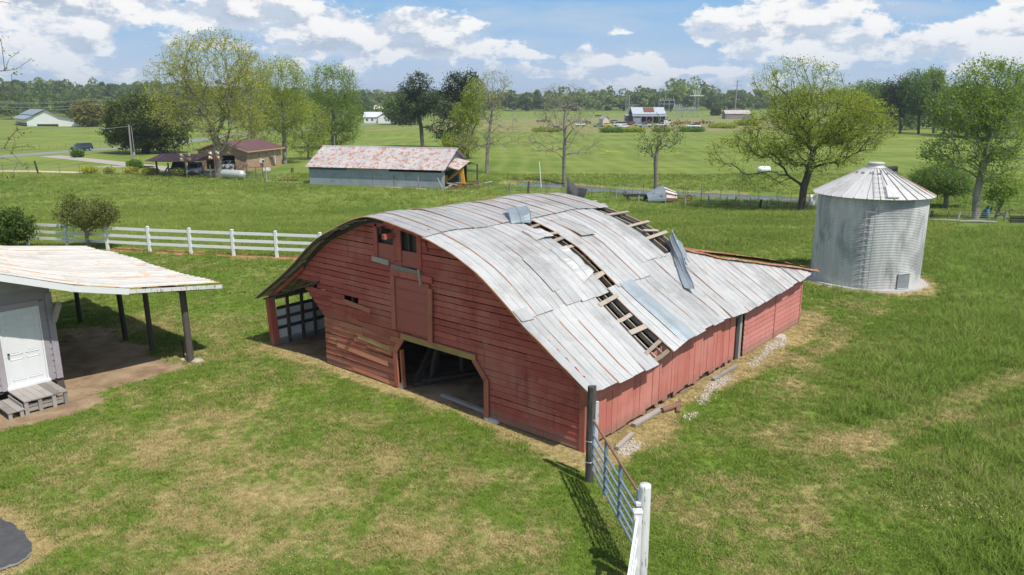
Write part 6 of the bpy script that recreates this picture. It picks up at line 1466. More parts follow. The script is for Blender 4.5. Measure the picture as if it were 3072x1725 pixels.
# cattle
def cow(px, lab, heading, m=None, s=1.0, group='cattle in the pastures', h=None):
    b = G(*px); b[2] = gzf(b[0], b[1]); o = thing('cow', lab, 'cow', tuple(b), heading, group); o.scale = (s,) * 3; mt = m or MT['cow']
    mm = MB(); secs = []
    for (x, w_, z0, z1) in ((-1.05, .12, .95, 1.30), (-.9, .27, .78, 1.36), (-.3, .36, .62, 1.34), (.3, .35, .60, 1.32), (.75, .26, .70, 1.36), (.95, .17, .92, 1.34), (1.2, .13, 1.02, 1.36), (1.35, .15, .98, 1.34), (1.62, .11, .88, 1.16), (1.72, .07, .86, 1.04)):
        secs.append((x, [(w_ * math.cos(t), (z0 + z1) / 2 + (z1 - z0) / 2 * math.sin(t)) for t in np.linspace(0, 2 * math.pi, 11)[:-1]]))
    bm_ = loft(secs, 0)
    for (x, y) in ((.62, .17), (.66, -.17), (-.82, .18), (-.78, -.18)):
        k = .06 if x > 0 else -.05; bm_.tube([(x, y, .9), (x + k, y, .52), (x + k * .6, y, .28), (x + k * .8, y, .0)], [.14, .085, .055, .065], 7)
    bm_.tube([(-1.02, 0, 1.25), (-1.14, 0, 1.0), (-1.13, 0, .55)], [.04, .025, .035], 6)
    for s2 in (-1, 1): bm_.tube([(1.28, s2 * .12, 1.28), (1.22, s2 * .30, 1.30)], [.05, .03], 5)
    bm_.build('body', mt, o, True); return o
cow((2668, 533), 'black cow standing behind the peak of the grain bin', R(200), s=1.15)
cow((1903, 336), 'lone black cow in the far green field left of the big barn', 0, s=1.3)
cow((1790, 352), 'first of the black cows left of the parked cars', R(20)); cow((1800, 353), 'second of the black cows left of the parked cars', R(160)); cow((2010, 342), 'black cow beside the substation fence', R(180))
cow((1330, 358), 'black cow in the pasture behind the right pine', R(10))
wtk = thing('water_tank', 'white water tank lying under the spreading tree limb', 'tank', tuple(G(2291, 520)))
mm = MB(); mm.lathe([(.001, -.95), (.42, -.85), (.50, -.5), (.50, .5), (.42, .85), (.001, .95)], 16); q = mm.build('vessel', MT['white_paint'], wtk, True); q.rotation_euler = (0, math.pi / 2, 0); q.location = (0, 0, .55)
for s in (-.5, .5): MB().box(s - .08, s + .08, -.35, .35, -.05, .14).build('saddle', MT['concrete'], wtk)
# ------------------------------------------------------------------ wire fences
def fence(lab, posts, wires=4, rm=None):
    o = thing('wire_fence', lab, 'fence', (0, 0, 0)); tops = []
    for (x, y, h, kind, ln) in posts:
        b = G(x, y); b[2] = gz(b[0], b[1]); H_ = h * b[1] / FPX
        if kind == 't': MB().beam(tuple(b + np.array([0, 0, -.1])), tuple(b + np.array([ln, 0, H_])), .035, .035, (1, 0, 0)).build('steel_post', MT['rust'] if rm is None else rm, o)
        else:
            mm = MB(); r = .085 if kind == 'w' else .13; mm.tube([tuple(b + np.array([0, 0, -.1])), tuple(b + np.array([ln * .5, 0, H_ * .5])), tuple(b + np.array([ln, 0, H_]))], [r, r * .95, r * .85], 8); mm.build('wooden_post', MT['grey_wood'] if kind == 'w' else MT['dark_wood'], o)
        tops.append((b, min(H_, 1.35), ln))
    for a, b in zip(tops[:-1], tops[1:]):
        mm = MB()
        for k in range(wires):
            f = (k + 1) / wires * .92; mm.tube([tuple(a[0] + np.array([a[2] * f, 0, a[1] * f])), tuple(b[0] + np.array([b[2] * f, 0, b[1] * f]))], .008, 3, False)
        mm.build('wire_strands', MT['zinc'], o)
    return o
fence('field fence of steel and timber posts below the road and house', [(-90, 519, 27, 't', 0), (10, 519, 28, 't', 0), (85, 519, 28, 't', 0), (115, 521, 38, 'W', -.3), (180, 520, 30, 't', 0), (240, 520, 26, 't', 0), (307, 523, 27, 'w', 0), (369, 523, 22, 't', 0), (438, 527, 28, 't', 0), (508, 531, 42, 'W', 0), (562, 532, 40, 'w', 0), (600, 532, 30, 't', -.2), (633, 534, 40, 'w', 0), (657, 536, 30, 'w', .1), (735, 540, 22, 't', .6), (800, 543, 32, 'w', 0), (863, 546, 22, 't', 0)])
MB().beam(tuple(G(488, 530)), tuple(G(505, 531) + np.array([0, 0, 1.3])), .14, .14).build('fence_brace', MT['dark_wood']).__class__
o = [q for q in bpy.data.objects if q.name.startswith('fence_brace')][0]; tag(o, 'dark brace leaning on the fence post before the carport', 'brace')
fence('fence of thin leaning posts close before the grey shed wall', [(938, 549, 30, 't', 0), (995, 553, 38, 'w', -.15), (1060, 557, 34, 't', -.2), (1118, 561, 38, 't', 0), (1186, 562, 36, 'w', -.1), (1258, 566, 36, 'w', -.15), (1288, 567, 36, 't', 0), (1328, 568, 34, 'w', -.6)], 3)
fence('creek fence of mixed posts behind the barn', [(1410, 572, 34, 't', 0), (1436, 568, 30, 't', 0), (1464, 575, 30, 't', 0), (1530, 583, 34, 'w', 0), (1584, 582, 38, 'W', .1), (1640, 585, 26, 't', 0), (1700, 590, 28, 't', 0), (1745, 592, 28, 'w', .12), (1775, 594, 28, 't', 0), (1830, 595, 30, 't', 0), (1847, 600, 36, 'w', .1), (1896, 602, 32, 't', 0), (1916, 603, 30, 'w', 0), (1960, 607, 30, 't', 0), (1985, 609, 30, 't', 0), (2025, 611, 30, 't', 0), (2055, 613, 30, 'w', 0), (2102, 612, 30, 't', 0), (2125, 614, 28, 'w', 0), (2180, 615, 28, 't', 0), (2206, 617, 28, 'w', 0), (2250, 621, 30, 't', 0), (2279, 624, 26, 'W', .1), (2300, 624, 24, 't', 0), (2312, 626, 18, 'w', 0), (2335, 628, 24, 't', 0), (2360, 630, 24, 't', 0), (2412, 632, 30, 'w', 0), (2470, 640, 30, 't', 0)])
fence('fence of leaning posts right of the grain bin', [(2770, 655, 30, 't', 0), (2793, 657, 26, 'W', .06), (2841, 659, 28, 't', .06), (2873, 661, 26, 'w', .08), (2905, 662, 26, 't', 0), (2963, 661, 26, 'w', 0), (2985, 662, 28, 't', 0), (3012, 663, 30, 'w', .08), (3025, 665, 30, 't', 0), (3062, 668, 30, 't', 0), (3110, 672, 30, 'w', 0)])
fence('far bank fence of thin posts along the creek', [(1800, 571, 22, 't', 0), (1874, 575, 24, 't', 0), (1930, 578, 24, 't', 0), (2050, 586, 24, 't', 0), (2105, 588, 26, 'w', 0), (2162, 592, 24, 't', 0), (2217, 594, 24, 't', 0), (2274, 598, 24, 't', 0), (2330, 600, 24, 't', 0), (2372, 602, 24, 't', 0)], 2)
fence('roadside fence beyond the country road', [(x, 452 - (x - 20) * .034, 15, 't', 0) for x in range(-10, 420, 26)], 3)
fence('yard fence behind the evergreen oak', [(480, 457, 18, 't', 0), (513, 457, 18, 't', 0), (540, 458, 18, 't', 0), (572, 458, 20, 't', 0), (598, 465, 22, 't', 0)], 3)
# ------------------------------------------------------------------ far buildings
def gable_shed(name, label, cat, px, heading, L, D, hw, ha, wallm, roofm, ov=.4, open_front=False, extra=None):
    """local x = along the ridge, y = depth away; origin front-left corner"""
    b = G(*px); b[2] = gzf(b[0], b[1]); o = thing(name, label, cat, tuple(b), heading)
    if not open_front: MB().box(0, L, 0, .15, -.3, hw).build('wall', wallm, o)
    MB().box(0, L, D - .15, D, -.3, hw).build('wall', wallm, o)
    for x in (0, L - .15): MB().prism([(x, .151, -.3), (x, D - .151, -.3), (x, D - .151, hw), (x, D / 2, ha - .06), (x, .151, hw)], (.15, 0, 0)).build('gable_wall', wallm, o)
    s = (ha - hw) / (D / 2); mm = MB()
    for (y0, y1) in ((-ov, D / 2), (D + ov, D / 2)): mm.prism([(-ov, y0, hw - ov * s), (L + ov, y0, hw - ov * s), (L + ov, y1, ha), (-ov, y1, ha)], (0, 0, .12))
    mm.build('roof', roofm, o, attr=True); return o, b
# metal barn with the rust panels, in the yard
FB, fb = gable_shed('hay_barn', 'open metal barn with rust-red panels on its pale roof in the far yard', 'barn', (1898, 369), R(2), 15.5, 11.0, 4.3, 7.2, MT['dark_void'], tin('pale blue roof', (.40, .46, .52), (.48, .54, .60), rust=.05, edge=0, metal=.1), .3, True)
for i in range(5): 
    x = 5.4 + 1.05 * i; MB().prism([(x, 1.0, 4.3 + .53 + .20), (x + .95, 1.0, 4.3 + .53 + .20), (x + 1.15, 5.2, 7.2 - .0), (x + .2, 5.2, 7.2 - .0)], (0, 0, .06)).build('rust_panel', MT['rust'], FB)
MB().prism([(-.6, -3.2, 3.1), (16.1, -3.2, 3.1), (16.1, .0, 3.95), (-.6, .0, 3.95)], (0, 0, .1)).build('lean_to_roof', MT['roof_new'], FB, attr=True)
for x in (-.3, 3.4, 6.0, 9.0, 12.4, 15.8): MB().box(x - .12, x + .12, -3.1, -2.9, -.3, 3.1).build('post', MT['grey_wood'], FB)
MB().box(-.2, 3.2, -2.9, -2.75, -.3, 2.6).build('sliding_door', MT['roof_new'], FB, attr=True)
gable_shed('feed_shed', 'blue-grey lean shed left of the rusty-roofed barn', 'shed', (1876, 367), R(2), 3.4, 3.2, 3.2, 3.7, MT['roof_new'], MT['zinc'], .2)
gable_shed('well_house', 'small cream gabled shed left of the parked cars', 'shed', (1797, 370), R(-62), 3.2, 3.4, 2.1, 3.4, plain('cream wall', (.60, .52, .42), .8), MT['steel_grey'], .3)
gable_shed('field_shed', 'low shed with a rust-patched roof right of the transmission poles', 'shed', (2176, 357), R(1), 14.5, 7, 3.0, 4.9, MT['grey_wood'], MT['roof_grey'], .3)
WH_, whb = gable_shed('farmhouse', 'white farmhouse with a cross gable behind the left pine', 'house', (1092, 369), R(0), 16, 8, 2.9, 5.0, MT['white_paint'], plain('pale metal roof', (.58, .62, .66), .5), .4)
MB().box(7.2, 13.0, -2.6, -.0, -.3, 2.9).build('wing', MT['white_paint'], WH_); MB().prism([(7.2, -2.6, 2.9), (13.0, -2.6, 2.9), (10.1, -2.6, 4.6)], (0, .2, 0)).build('wing_gable', MT['white_paint'], WH_)
for s in (0, 1): MB().prism([((6.8, 13.4)[s], -3.0, 2.75), (10.1, -3.0, 4.78), (10.1, 4, 4.78), ((6.8, 13.4)[s], 4, 2.75)], (0, 0, .1)).build('wing_roof', MT['zinc'], WH_)
for x in (11.0, 12.0): MB().box(x - .3, x + .3, -2.66, -2.61, .9, 1.9).build('window', MT['glass'], WH_)
for x in (1.5, 4.0): MB().box(x - .4, x + .4, -.06, -.01, .9, 2.0).build('window', MT['glass'], WH_)
o2, _ = gable_shed('upper_cottage', 'small cream cottage peeping over the white farmhouse roof', 'house', (1124, 357), R(0), 9, 7, 5.8, 7.6, plain('cream clapboard', (.62, .58, .50), .8), plain('tan roof', (.50, .44, .36), .8), .4)
MB().box(.4, 3.0, -.06, .02, 3.2, 5.0).build('porch_dark', MT['dark_void'], o2);  # dark plate on the wall, painting in the porch shade
for x in (4.6, 6.8): MB().box(x - .45, x + .45, -.06, -.01, 3.9, 5.0).build('window', MT['glass'], o2)
# white barn at the left
WB, wbb = gable_shed('white_barn', 'large white gable-ended barn on the left skyline', 'barn', (82, 379), R(-2), 14.0, 26, 3.2, 7.2, MT['white_paint'], MT['roof_new'], .5) if False else (None, None)
b = G(82, 379); b[2] = gzf(b[0], b[1]); wb = thing('white_barn', 'large white gable-ended barn on the left skyline', 'barn', tuple(b), R(0))
Lw = (230 - 82) * b[1] / FPX; 
MB().prism([(0, 0, -.4), (Lw, 0, -.4), (Lw, 0, 2.8), (Lw * .66, 0, 3.9), (Lw * .40, 0, 6.5), (Lw * .17, 0, 4.3), (0, 0, 2.9)], (0, .3, 0)).build('gable_wall', MT['white_paint'], wb)
rfm = plain('dull blue-grey roof', (.30, .35, .40), .5, .2, .3, .2)
for (x0, z0, x1, z1) in ((-.6, 2.75, Lw * .17, 4.3), (Lw * .17 - .4, 4.5, Lw * .40, 6.7), (Lw * .66 + .4, 3.9, Lw * .40, 6.7), (Lw + .6, 2.75, Lw * .66, 4.0)):
    MB().prism([(x0, -.6, z0), (x1, -.6, z1), (x1 - 22, 26, z1), (x0 - 22, 26, z0)], (0, 0, .15)).build('roof', rfm, wb)
MB().box(Lw * .20, Lw * .62, -.1, -.01, -.2, .9).build('opening_dark', MT['dark_void'], wb)  # dark plate on the gable, painting in the shade of the opening
MB().prism([(0, .3, -.4), (-20, 24, -.4), (-20, 24, 1.2), (0, .3, 1.2)], (.2, 0, 0)).build('side_wall', MT['dark_void'], wb)
MB().prism([(-.1, .3, 2.2), (-20.1, 24, 2.2), (-20.1, 24, 2.9), (-.1, .3, 2.9)], (.2, 0, 0)).build('side_fascia', MT['white_paint'], wb)
for k in range(5): MB().box(-.1 - 4 * k, .15 - 4 * k, .5 + 4.7 * k, .75 + 4.7 * k, -.3, 2.3).build('post', MT['white_paint'], wb)
gable_shed('poultry_house', 'long low white house glimpsed behind the big spreading tree', 'building', (548, 349), R(2), 48, 9, 2.6, 4.4, MT['grey_wood'], MT['white_paint'], .4)
gable_shed('trailer_home', 'pale mobile home right of the long low white house', 'building', (640, 346), R(0), 22, 7, 3.2, 3.9, MT['white_paint'], MT['zinc'], .2)
gable_shed('distant_shed', 'white shed glimpsed between the tall trees', 'shed', (822, 338), R(0), 18, 8, 3.4, 5.0, MT['white_paint'], MT['zinc'], .3)
# parked vehicles in the far yard
YG = 'vehicles parked in the far yard'
for i, (kind, colr, px, hd, lab) in enumerate((
    ('van', 'white', (1859, 379), 178, 'long white van parked in the far yard'), ('sedan', 'white', (1872, 384), 182, 'white saloon nearest below the white van'), ('sedan', 'yellow', (1817, 380), 175, 'yellow car left of the white van'),
    ('suv', 'red', (1898, 376), 20, 'dark red car before the open barn'), ('pickup', 'blue', (1935, 382), 178, 'pale blue pickup right of the white saloon'), ('pickup', 'white', (1985, 380), 165, 'white truck with a box body by the bare treetop'),
    ('suv', 'maroon', (2084, 379), 200, 'maroon wagon parked behind the white pickup'), ('pickup', 'white', (2080, 384), 184, 'white pickup at the right end of the far yard'), ('suv', 'grey', (1845, 370), 10, 'grey-green car behind the white van'),
    ('sedan', 'grey', (1796, 381), 170, 'grey car at the left of the far yard cars'), ('sedan', 'silver', (1918, 378), 170, 'silver car between the red and pale blue ones'), ('van', 'white', (2003, 371), 90, 'white van facing away at the barn end'),
    ('sedan', 'white', (1740, 378), 200, 'white car glimpsed through the leafless tree'), ('suv', 'black', (1385, 372), 180, 'dark car behind the right pine trunk'), ('sedan', 'silver', (1180, 368), 190, 'silver car parked beside the white farmhouse'))):
    p = G(*px); p[2] = gzf(p[0], p[1]); make_car(kind, CARC[colr], 'parked_' + ('car' if kind in ('sedan', 'suv') else kind), lab, p, R(hd), YG, 1.0, True)
bxp = [q for q in bpy.data.objects if q.get('label', '').startswith('white truck with a box')][0]
MB().box(-2.7, -.9, -.95, .95, 1.1, 2.6).build('box_body', MT['white_paint'], bxp)
# old machines in the yard
MG = 'old farm machines in the far yard'
MW = ('left end of the machine row', 'beside the left-end machine', 'left of the cream shed', 'under the open barn front', 'right of the white truck', 'before the substation fence', 'middle of the right machine row', 'right end of the machine row', 'by the pasture pole', 'near the dark car behind the pines')
for i, (px, m) in enumerate((((1618, 366), 'steel_grey'), ((1640, 367), 'rust'), ((1760, 371), 'rust'), ((1945, 371), 'rust'), ((2035, 373), 'rust'), ((2060, 371), 'old_wood'), ((2110, 371), 'rust'), ((2130, 372), 'steel_grey'), ((1545, 366), 'rust'), ((1420, 368), 'rust'))):
    p = G(*px); p[2] = gzf(p[0], p[1]); o = thing('farm_machine', 'old iron farm implement, ' + MW[i], 'farm machine', tuple(p), rr(0, 3), MG)
    MB().beam((-2.2, 0, .9), (2.2, 0, .9), .5, .25).build('frame', MT[m], o); MB().beam((-.6, -.2, .9), (.8, .2, 1.9), .3, .3).build('hopper', MT[m], o)
    for (x, y) in ((-1.3, .9), (-1.3, -.9), (1.2, .9), (1.2, -.9)):
        q = MB().lathe([(.3, -.1), (.55, -.12), (.6, 0), (.55, .12), (.3, .1)], 10).build('wheel', MT['rust'], o); q.location = (x, y, .55); q.rotation_euler = (math.pi / 2, 0, 0)
# substation
def portal(px, lab, W_, H_, n, heading=0.0):
    b = G(*px); b[2] = gzf(b[0], b[1]); o = thing('substation_gantry', lab, 'substation', tuple(b), heading)
    for k in range(n + 1): MB().box(W_ * k / n - .14, W_ * k / n + .14, -.14, .14, -.3, H_).build('column', MT['steel_grey'], o)
    for zz in (H_, H_ * .78): MB().beam((-.4, 0, zz), (W_ + .4, 0, zz), .3, .35).build('girder', MT['steel_grey'], o)
    for k in range(n * 2): MB().lathe([(.001, 0), (.16, .1), (.10, 1.0), (.001, 1.1)], 7, (W_ * (k + .5) / (n * 2), 0, H_ + .2)).build('insulator', MT['white_paint'], o)
    return o
portal((2030, 352), 'long steel substation frame with insulators right of the barn', 13.0, 5.0, 7); portal((1975, 352), 'steel substation frame rising behind the barn roof', 10, 10.5, 3); portal((2020, 355), 'short steel frame at the right end of the barn roof', 5, 7.0, 2)
b = G(2087, 352); tw = thing('substation_tower', 'white cone-topped steel tower beside the far pines', 'tower', tuple(b))
for (x, y) in ((-1.2, -1.2), (1.2, -1.2), (1.2, 1.2), (-1.2, 1.2)): MB().beam((x * 1.3, y * 1.3, -.3), (x * .8, y * .8, 13.5), .18, .18, (0, 1, 0)).build('leg', MT['steel_grey'], tw)
MB().beam((-4.5, 0, 13.5), (4.5, 0, 13.5), .4, .4).build('crossbeam', MT['white_paint'], tw)
for k in range(5): MB().beam((-1.5 + .75 * k, 0, 13.7), (-2.6 + 1.3 * k, 0, 17.2), .25, .25, (0, 1, 0)).build('horn', MT['white_paint'], tw)
b = G(1881, 360); mt_ = thing('lattice_mast', 'grey steel lattice mast left of the rusty-roofed barn', 'mast', tuple(b))
for s in (-1, 1): MB().box(s * .9 - .15, s * .9 + .15, -.15, .15, -.3, 13.5).build('leg', MT['steel_grey'], mt_)
for k in range(8): MB().beam((-.9, 0, 1.2 * k + .4), (.9, 0, 1.2 * k + 1.5), .12, .12).build('lattice_bar', MT['steel_grey'], mt_)
MB().beam((0, 0, 10), (0, 0, 15.5), .15, .15, (0, 1, 0)).build('spike', MT['steel_grey'], mt_); MB().beam((1, 0, 8.2), (6.5, 0, 8.2), .2, .2).build('outrigger', MT['steel_grey'], mt_); MB().beam((1, 0, 6.0), (6.5, 0, 6.0), .2, .2).build('outrigger', MT['steel_grey'], mt_)
fence('steel fence round the far substation', [(x, 357, 12, 't', 0) for x in range(1990, 2160, 8)], 4, MT['steel_grey']); fence('steel fence left of the rusty-roofed barn', [(x, 356, 11, 't', 0) for x in range(1842, 1880, 6)], 4, MT['steel_grey'])
# ------------------------------------------------------------------ grass
protos = bpy.data.collections.new('grass_shapes')
def tuft(name, n, rad, h0, h1, wd, bend, seg, mat, seed):
    r = np.random.default_rng(seed); V_, F_, R_ = [], [], []
    for _ in range(n):
        a, q = r.uniform(0, 6.28), rad * math.sqrt(r.random()); c = np.array([q * math.cos(a), q * math.sin(a), -.01]); h = r.uniform(h0, h1); la = r.uniform(0, 6.28); lean = np.array([math.cos(la), math.sin(la), 0]) * bend * h * r.uniform(.4, 1.3)
        fa = r.uniform(0, 3.14); sd = np.array([math.cos(fa), math.sin(fa), 0]) * wd * .5; b = len(V_); rn = r.random()
        for k in range(seg):
            t = k / seg; p = c + np.array([0, 0, h * t * (1 - .15 * t)]) + lean * t * t; V_ += [p - sd * (1 - .6 * t), p + sd * (1 - .6 * t)]; R_ += [rn, rn]
        V_.append(c + np.array([0, 0, h * .86]) + lean); R_.append(rn)
        for k in range(seg - 1): F_ += [(b + 2 * k, b + 2 * k + 1, b + 2 * k + 3), (b + 2 * k, b + 2 * k + 3, b + 2 * k + 2)]
        F_.append((b + 2 * seg - 2, b + 2 * seg - 1, b + 2 * seg))
    o = npmesh(name, np.array(V_), np.array(F_), mat, attrs={'rnd': ('FLOAT', R_)}); col.objects.unlink(o); return o
def blade_mat(name, kind):
    m = bpy.data.materials.new(name); m.use_nodes = True; nt = m.node_tree; nt.nodes.clear(); t = NT(nt)
    ge = t.n('ShaderNodeNewGeometry'); pos = ge.outputs['Position']
    rn = t.n('ShaderNodeAttribute', attribute_name='rnd').outputs['Fac']; oi = t.n('ShaderNodeObjectInfo').outputs['Random']
    n1, n2, n3, d = lawn_nodes(t, pos)
    if kind == 'lawn':
        dr = t.n('ShaderNodeAttribute', attribute_name='dry', attribute_type='INSTANCER').outputs['Fac']
        g = t.mix(t.math('ADD', t.math('MULTIPLY', rn, .5), t.math('MULTIPLY', oi, .5)), (.118, .208, .023), (.25, .345, .054))
        ta = t.mix(rn, (.38, .30, .125), (.58, .475, .23))
        f = t.step(t.math('ADD', t.math('ADD', d, t.math('MULTIPLY', dr, .42)), t.math('MULTIPLY', t.math('SUBTRACT', oi, .5), .22)), .69, .95); c = t.mix(f, g, ta)
    elif kind == 'tall':
        c = t.mix(t.math('ADD', t.math('MULTIPLY', rn, .5), t.math('MULTIPLY', n2, .5)), (.115, .205, .024), (.265, .375, .060)); c = t.mix(t.math('MULTIPLY', t.step(t.math('ADD', oi, t.math('MULTIPLY', t.math('SUBTRACT', n1, .5), 1.2)), .72, 1.0), .6), c, (.42, .38, .16))
    else:
        big = t.noise(pos, .045, 4, .6); lo = t.noise(pos, .18, 4, .6)
        ff = t.step(t.math('ADD', t.math('MULTIPLY', big, .6), t.math('ADD', t.math('MULTIPLY', lo, .35), t.math('MULTIPLY', rn, .25))), .42, .78)
        c = t.mix(ff, (.14, .23, .032), (.30, .365, .070)); c = t.mix(t.math('MULTIPLY', t.step(oi, .86, 1.0), .6), c, (.40, .38, .14))
    up = t.vmath('NORMALIZE', t.vmath('ADD', t.vmath('MULTIPLY', ge.outputs['Normal'], (.45, .45, .45)), (0, 0, .75)))
    p = t.n('ShaderNodeBsdfPrincipled', {'Base Color': c, 'Roughness': .65, 'Normal': up}); p.inputs['Specular IOR Level'].default_value = .2
    tr = t.n('ShaderNodeBsdfTranslucent', {'Color': c}); mx = t.n('ShaderNodeMixShader', {0: .3, 1: p.outputs[0], 2: tr.outputs[0]}); t.n('ShaderNodeOutputMaterial', {'Surface': mx.outputs[0]})
    return m
def scatter(name, label, pts, scl, shapes, seed, extra=None, tilt=.12):
    r = np.random.default_rng(seed); n = len(pts); me = bpy.data.meshes.new(name); me.vertices.add(n); me.vertices.foreach_set('co', np.asarray(pts, np.float32).ravel())
    rot = np.stack([r.normal(size=n) * tilt, r.normal(size=n) * tilt, r.uniform(0, 6.283, n)], 1)
    for nm, ty, ar in (('scl', 'FLOAT', scl), ('rot', 'FLOAT_VECTOR', rot), ('pick', 'INT', r.integers(0, len(shapes), n)), ('dry', 'FLOAT', extra if extra is not None else np.zeros(n))):
        a = me.attributes.new(nm, ty, 'POINT'); a.data.foreach_set('vector' if ty == 'FLOAT_VECTOR' else 'value', np.asarray(ar, np.int32 if ty == 'INT' else np.float32).ravel())
    o = bpy.data.objects.new(name, me); col.objects.link(o); tag(o, label, kind='stuff')
    c = bpy.data.collections.new(name + '_shapes'); [c.objects.link(s) for s in shapes]
    ng = bpy.data.node_groups.new(name, 'GeometryNodeTree'); ng.interface.new_socket('Geometry', in_out='INPUT', socket_type='NodeSocketGeometry'); ng.interface.new_socket('Geometry', in_out='OUTPUT', socket_type='NodeSocketGeometry')
    N_, L_ = ng.nodes, ng.links; gi, go = N_.new('NodeGroupInput'), N_.new('NodeGroupOutput'); ip = N_.new('GeometryNodeInstanceOnPoints'); ci = N_.new('GeometryNodeCollectionInfo')
    ci.inputs['Collection'].default_value = c; ci.inputs['Separate Children'].default_value = True; ci.inputs['Reset Children'].default_value = True
    def attr(nm, dt):
        q = N_.new('GeometryNodeInputNamedAttribute'); q.data_type = dt; q.inputs['Name'].default_value = nm; return q.outputs['Attribute']
    L_.new(gi.outputs[0], ip.inputs['Points']); L_.new(ci.outputs[0], ip.inputs['Instance']); ip.inputs['Pick Instance'].default_value = True
    L_.new(attr('pick', 'INT'), ip.inputs['Instance Index']); L_.new(attr('scl', 'FLOAT'), ip.inputs['Scale'])
    e = N_.new('FunctionNodeEulerToRotation'); L_.new(attr('rot', 'FLOAT_VECTOR'), e.inputs[0]); L_.new(e.outputs[0], ip.inputs['Rotation']); L_.new(ip.outputs[0], go.inputs[0])
    md = o.modifiers.new('grow', 'NODES'); md.node_group = ng; return o
def zsurf(x, y): return zt(x, y) + (fbm(x, y, 4.0, 31) - .5) * .06 - .52 * (1 - sstep(segdist(x, y, CREEK) + (fbm(x, y, 2.2, 91) - .5) * 1.5, 2.3, 2.95))
GR = np.random.default_rng(99); LX = []
for (y0, y1, xa, dens) in ((7.5, 12, 1.0, 430), (12, 18, .95, 300), (18, 27, .9, 170), (27, 42, .85, 75)):
    half_ = lambda yy: 4 + xa * yy; n = int((y1 - y0) * 2 * half_((y0 + y1) / 2) * dens); yy = GR.uniform(y0, y1, n); LX.append(np.stack([GR.uniform(-1, 1, n) * half_(yy), yy], 1))
L = np.concatenate(LX); mk = masks(L[:, 0], L[:, 1]); cut = np.clip(np.maximum(mk['dirt'] * 1.05, mk['gravel'] * .93), 0, 1)
keep = (GR.random(len(L)) > cut) & (mk['field'] < .5) & ~((mk['u'] > -.02) & (mk['u'] < 12.4) & (mk['v'] > -.02) & (mk['v'] < 13.7)) & (mk['br'] > 2.3) & ~inpoly(L[:, 0], L[:, 1], ASPH) & ~((mk['u'] > 13.25) & (mk['v'] < -6.05))
L = L[keep]; dr = mk['dry'][keep]
lm = blade_mat('lawn blades', 'lawn'); shp = [tuft('lawn_tuft', 15, .075, .03, .075, .013, .9, 2, lm, 200 + i) for i in range(4)]
pat = fbm(L[:, 0], L[:, 1], 1.1, 55); sc_ = (.65 + .6 * GR.random(len(L))) * (1 + np.clip(L[:, 1] - 14, 0, 30) * .028) * (.75 + .7 * pat) * (1 - .35 * dr)
scatter('lawn_grass', 'short patchy green and straw-coloured lawn grass', np.stack([L[:, 0], L[:, 1], zsurf(L[:, 0], L[:, 1]) - .004], 1), sc_, shp, 301, dr)
# long grass
LX = []
for (y0, y1, dens) in ((7.5, 16, 130), (16, 28, 75), (28, 50, 30)):
    n = int((y1 - y0) * 34 * dens); yy = GR.uniform(y0, y1, n); LX.append(np.stack([GR.uniform(2, 36, n), yy], 1))
L = np.concatenate(LX); mk = masks(L[:, 0], L[:, 1]); tl_ = mk['tall']; ok_ = (GR.random(len(L)) < tl_) & (mk['br'] > 2.6); L = L[ok_]; tl_ = tl_[ok_]
tm = blade_mat('long grass blades', 'tall'); shp = [tuft('long_tuft', 15, .13, .16, .36, .013, .8, 3, tm, 210 + i) for i in range(5)]
pat = fbm(L[:, 0], L[:, 1], 2.2, 65); scatter('long_grass', 'uncut long grass right of the barn and round the bin', np.stack([L[:, 0], L[:, 1], zsurf(L[:, 0], L[:, 1])], 1), (.6 + .6 * GR.random(len(L))) * (.50 + 1.2 * pat) * (.45 + .55 * tl_) * (1 + np.clip(L[:, 1] - 20, 0, 30) * .012), shp, 302, tilt=.25)
LX = []
for (y0, y1, dens) in ((24, 36, 55), (36, 50, 30), (50, 72, 13), (72, 110, 3.5)):
    n = int((y1 - y0) * 2 * (6 + .8 * (y0 + y1) / 2) * dens); yy = GR.uniform(y0, y1, n); LX.append(np.stack([GR.uniform(-1, 1, n) * (6 + .8 * yy), yy], 1))
L = np.concatenate(LX); mk = masks(L[:, 0], L[:, 1]); L = L[(mk['field'] > .5) & (mk['tall'] < .5) & (GR.random(len(L)) > mk['dirt']) & (segdist(L[:, 0], L[:, 1], CREEK) + (fbm(L[:, 0], L[:, 1], 2.2, 91) - .5) * 1.5 > 3.0) & ~((mk['u'] > -.02) & (mk['u'] < 13) & (mk['v'] > 0) & (mk['v'] < 14.2))]
# keep the drive, the yard buildings and the strips clear
for q, w2 in ((DR, 2.1), (gp([(-200, 515), (0, 513), (120, 514), (240, 518)]), 1.2)): L = L[segdist(L[:, 0], L[:, 1], q) > w2]
q = (L - SA[:2]); lx = q @ gx_[:2]; ly = q @ gy_[:2]; L = L[~((lx > -.2) & (lx < SD + .2) & (ly > -.2) & (ly < SL + .2))]
fm = blade_mat('pasture blades', 'field'); shp = [tuft('field_tuft', 14, .16, .08, .20, .020, .8, 2, fm, 220 + i) for i in range(4)]
pat = fbm(L[:, 0], L[:, 1], 3.0, 75); scatter('pasture_grass', 'bright green pasture grass beyond the white fence', np.stack([L[:, 0], L[:, 1], zsurf(L[:, 0], L[:, 1])], 1), (.6 + .5 * GR.random(len(L))) * (.6 + .9 * pat) * (1 + np.clip(L[:, 1] - 36, 0, 60) * .02), shp, 303, tilt=.2)
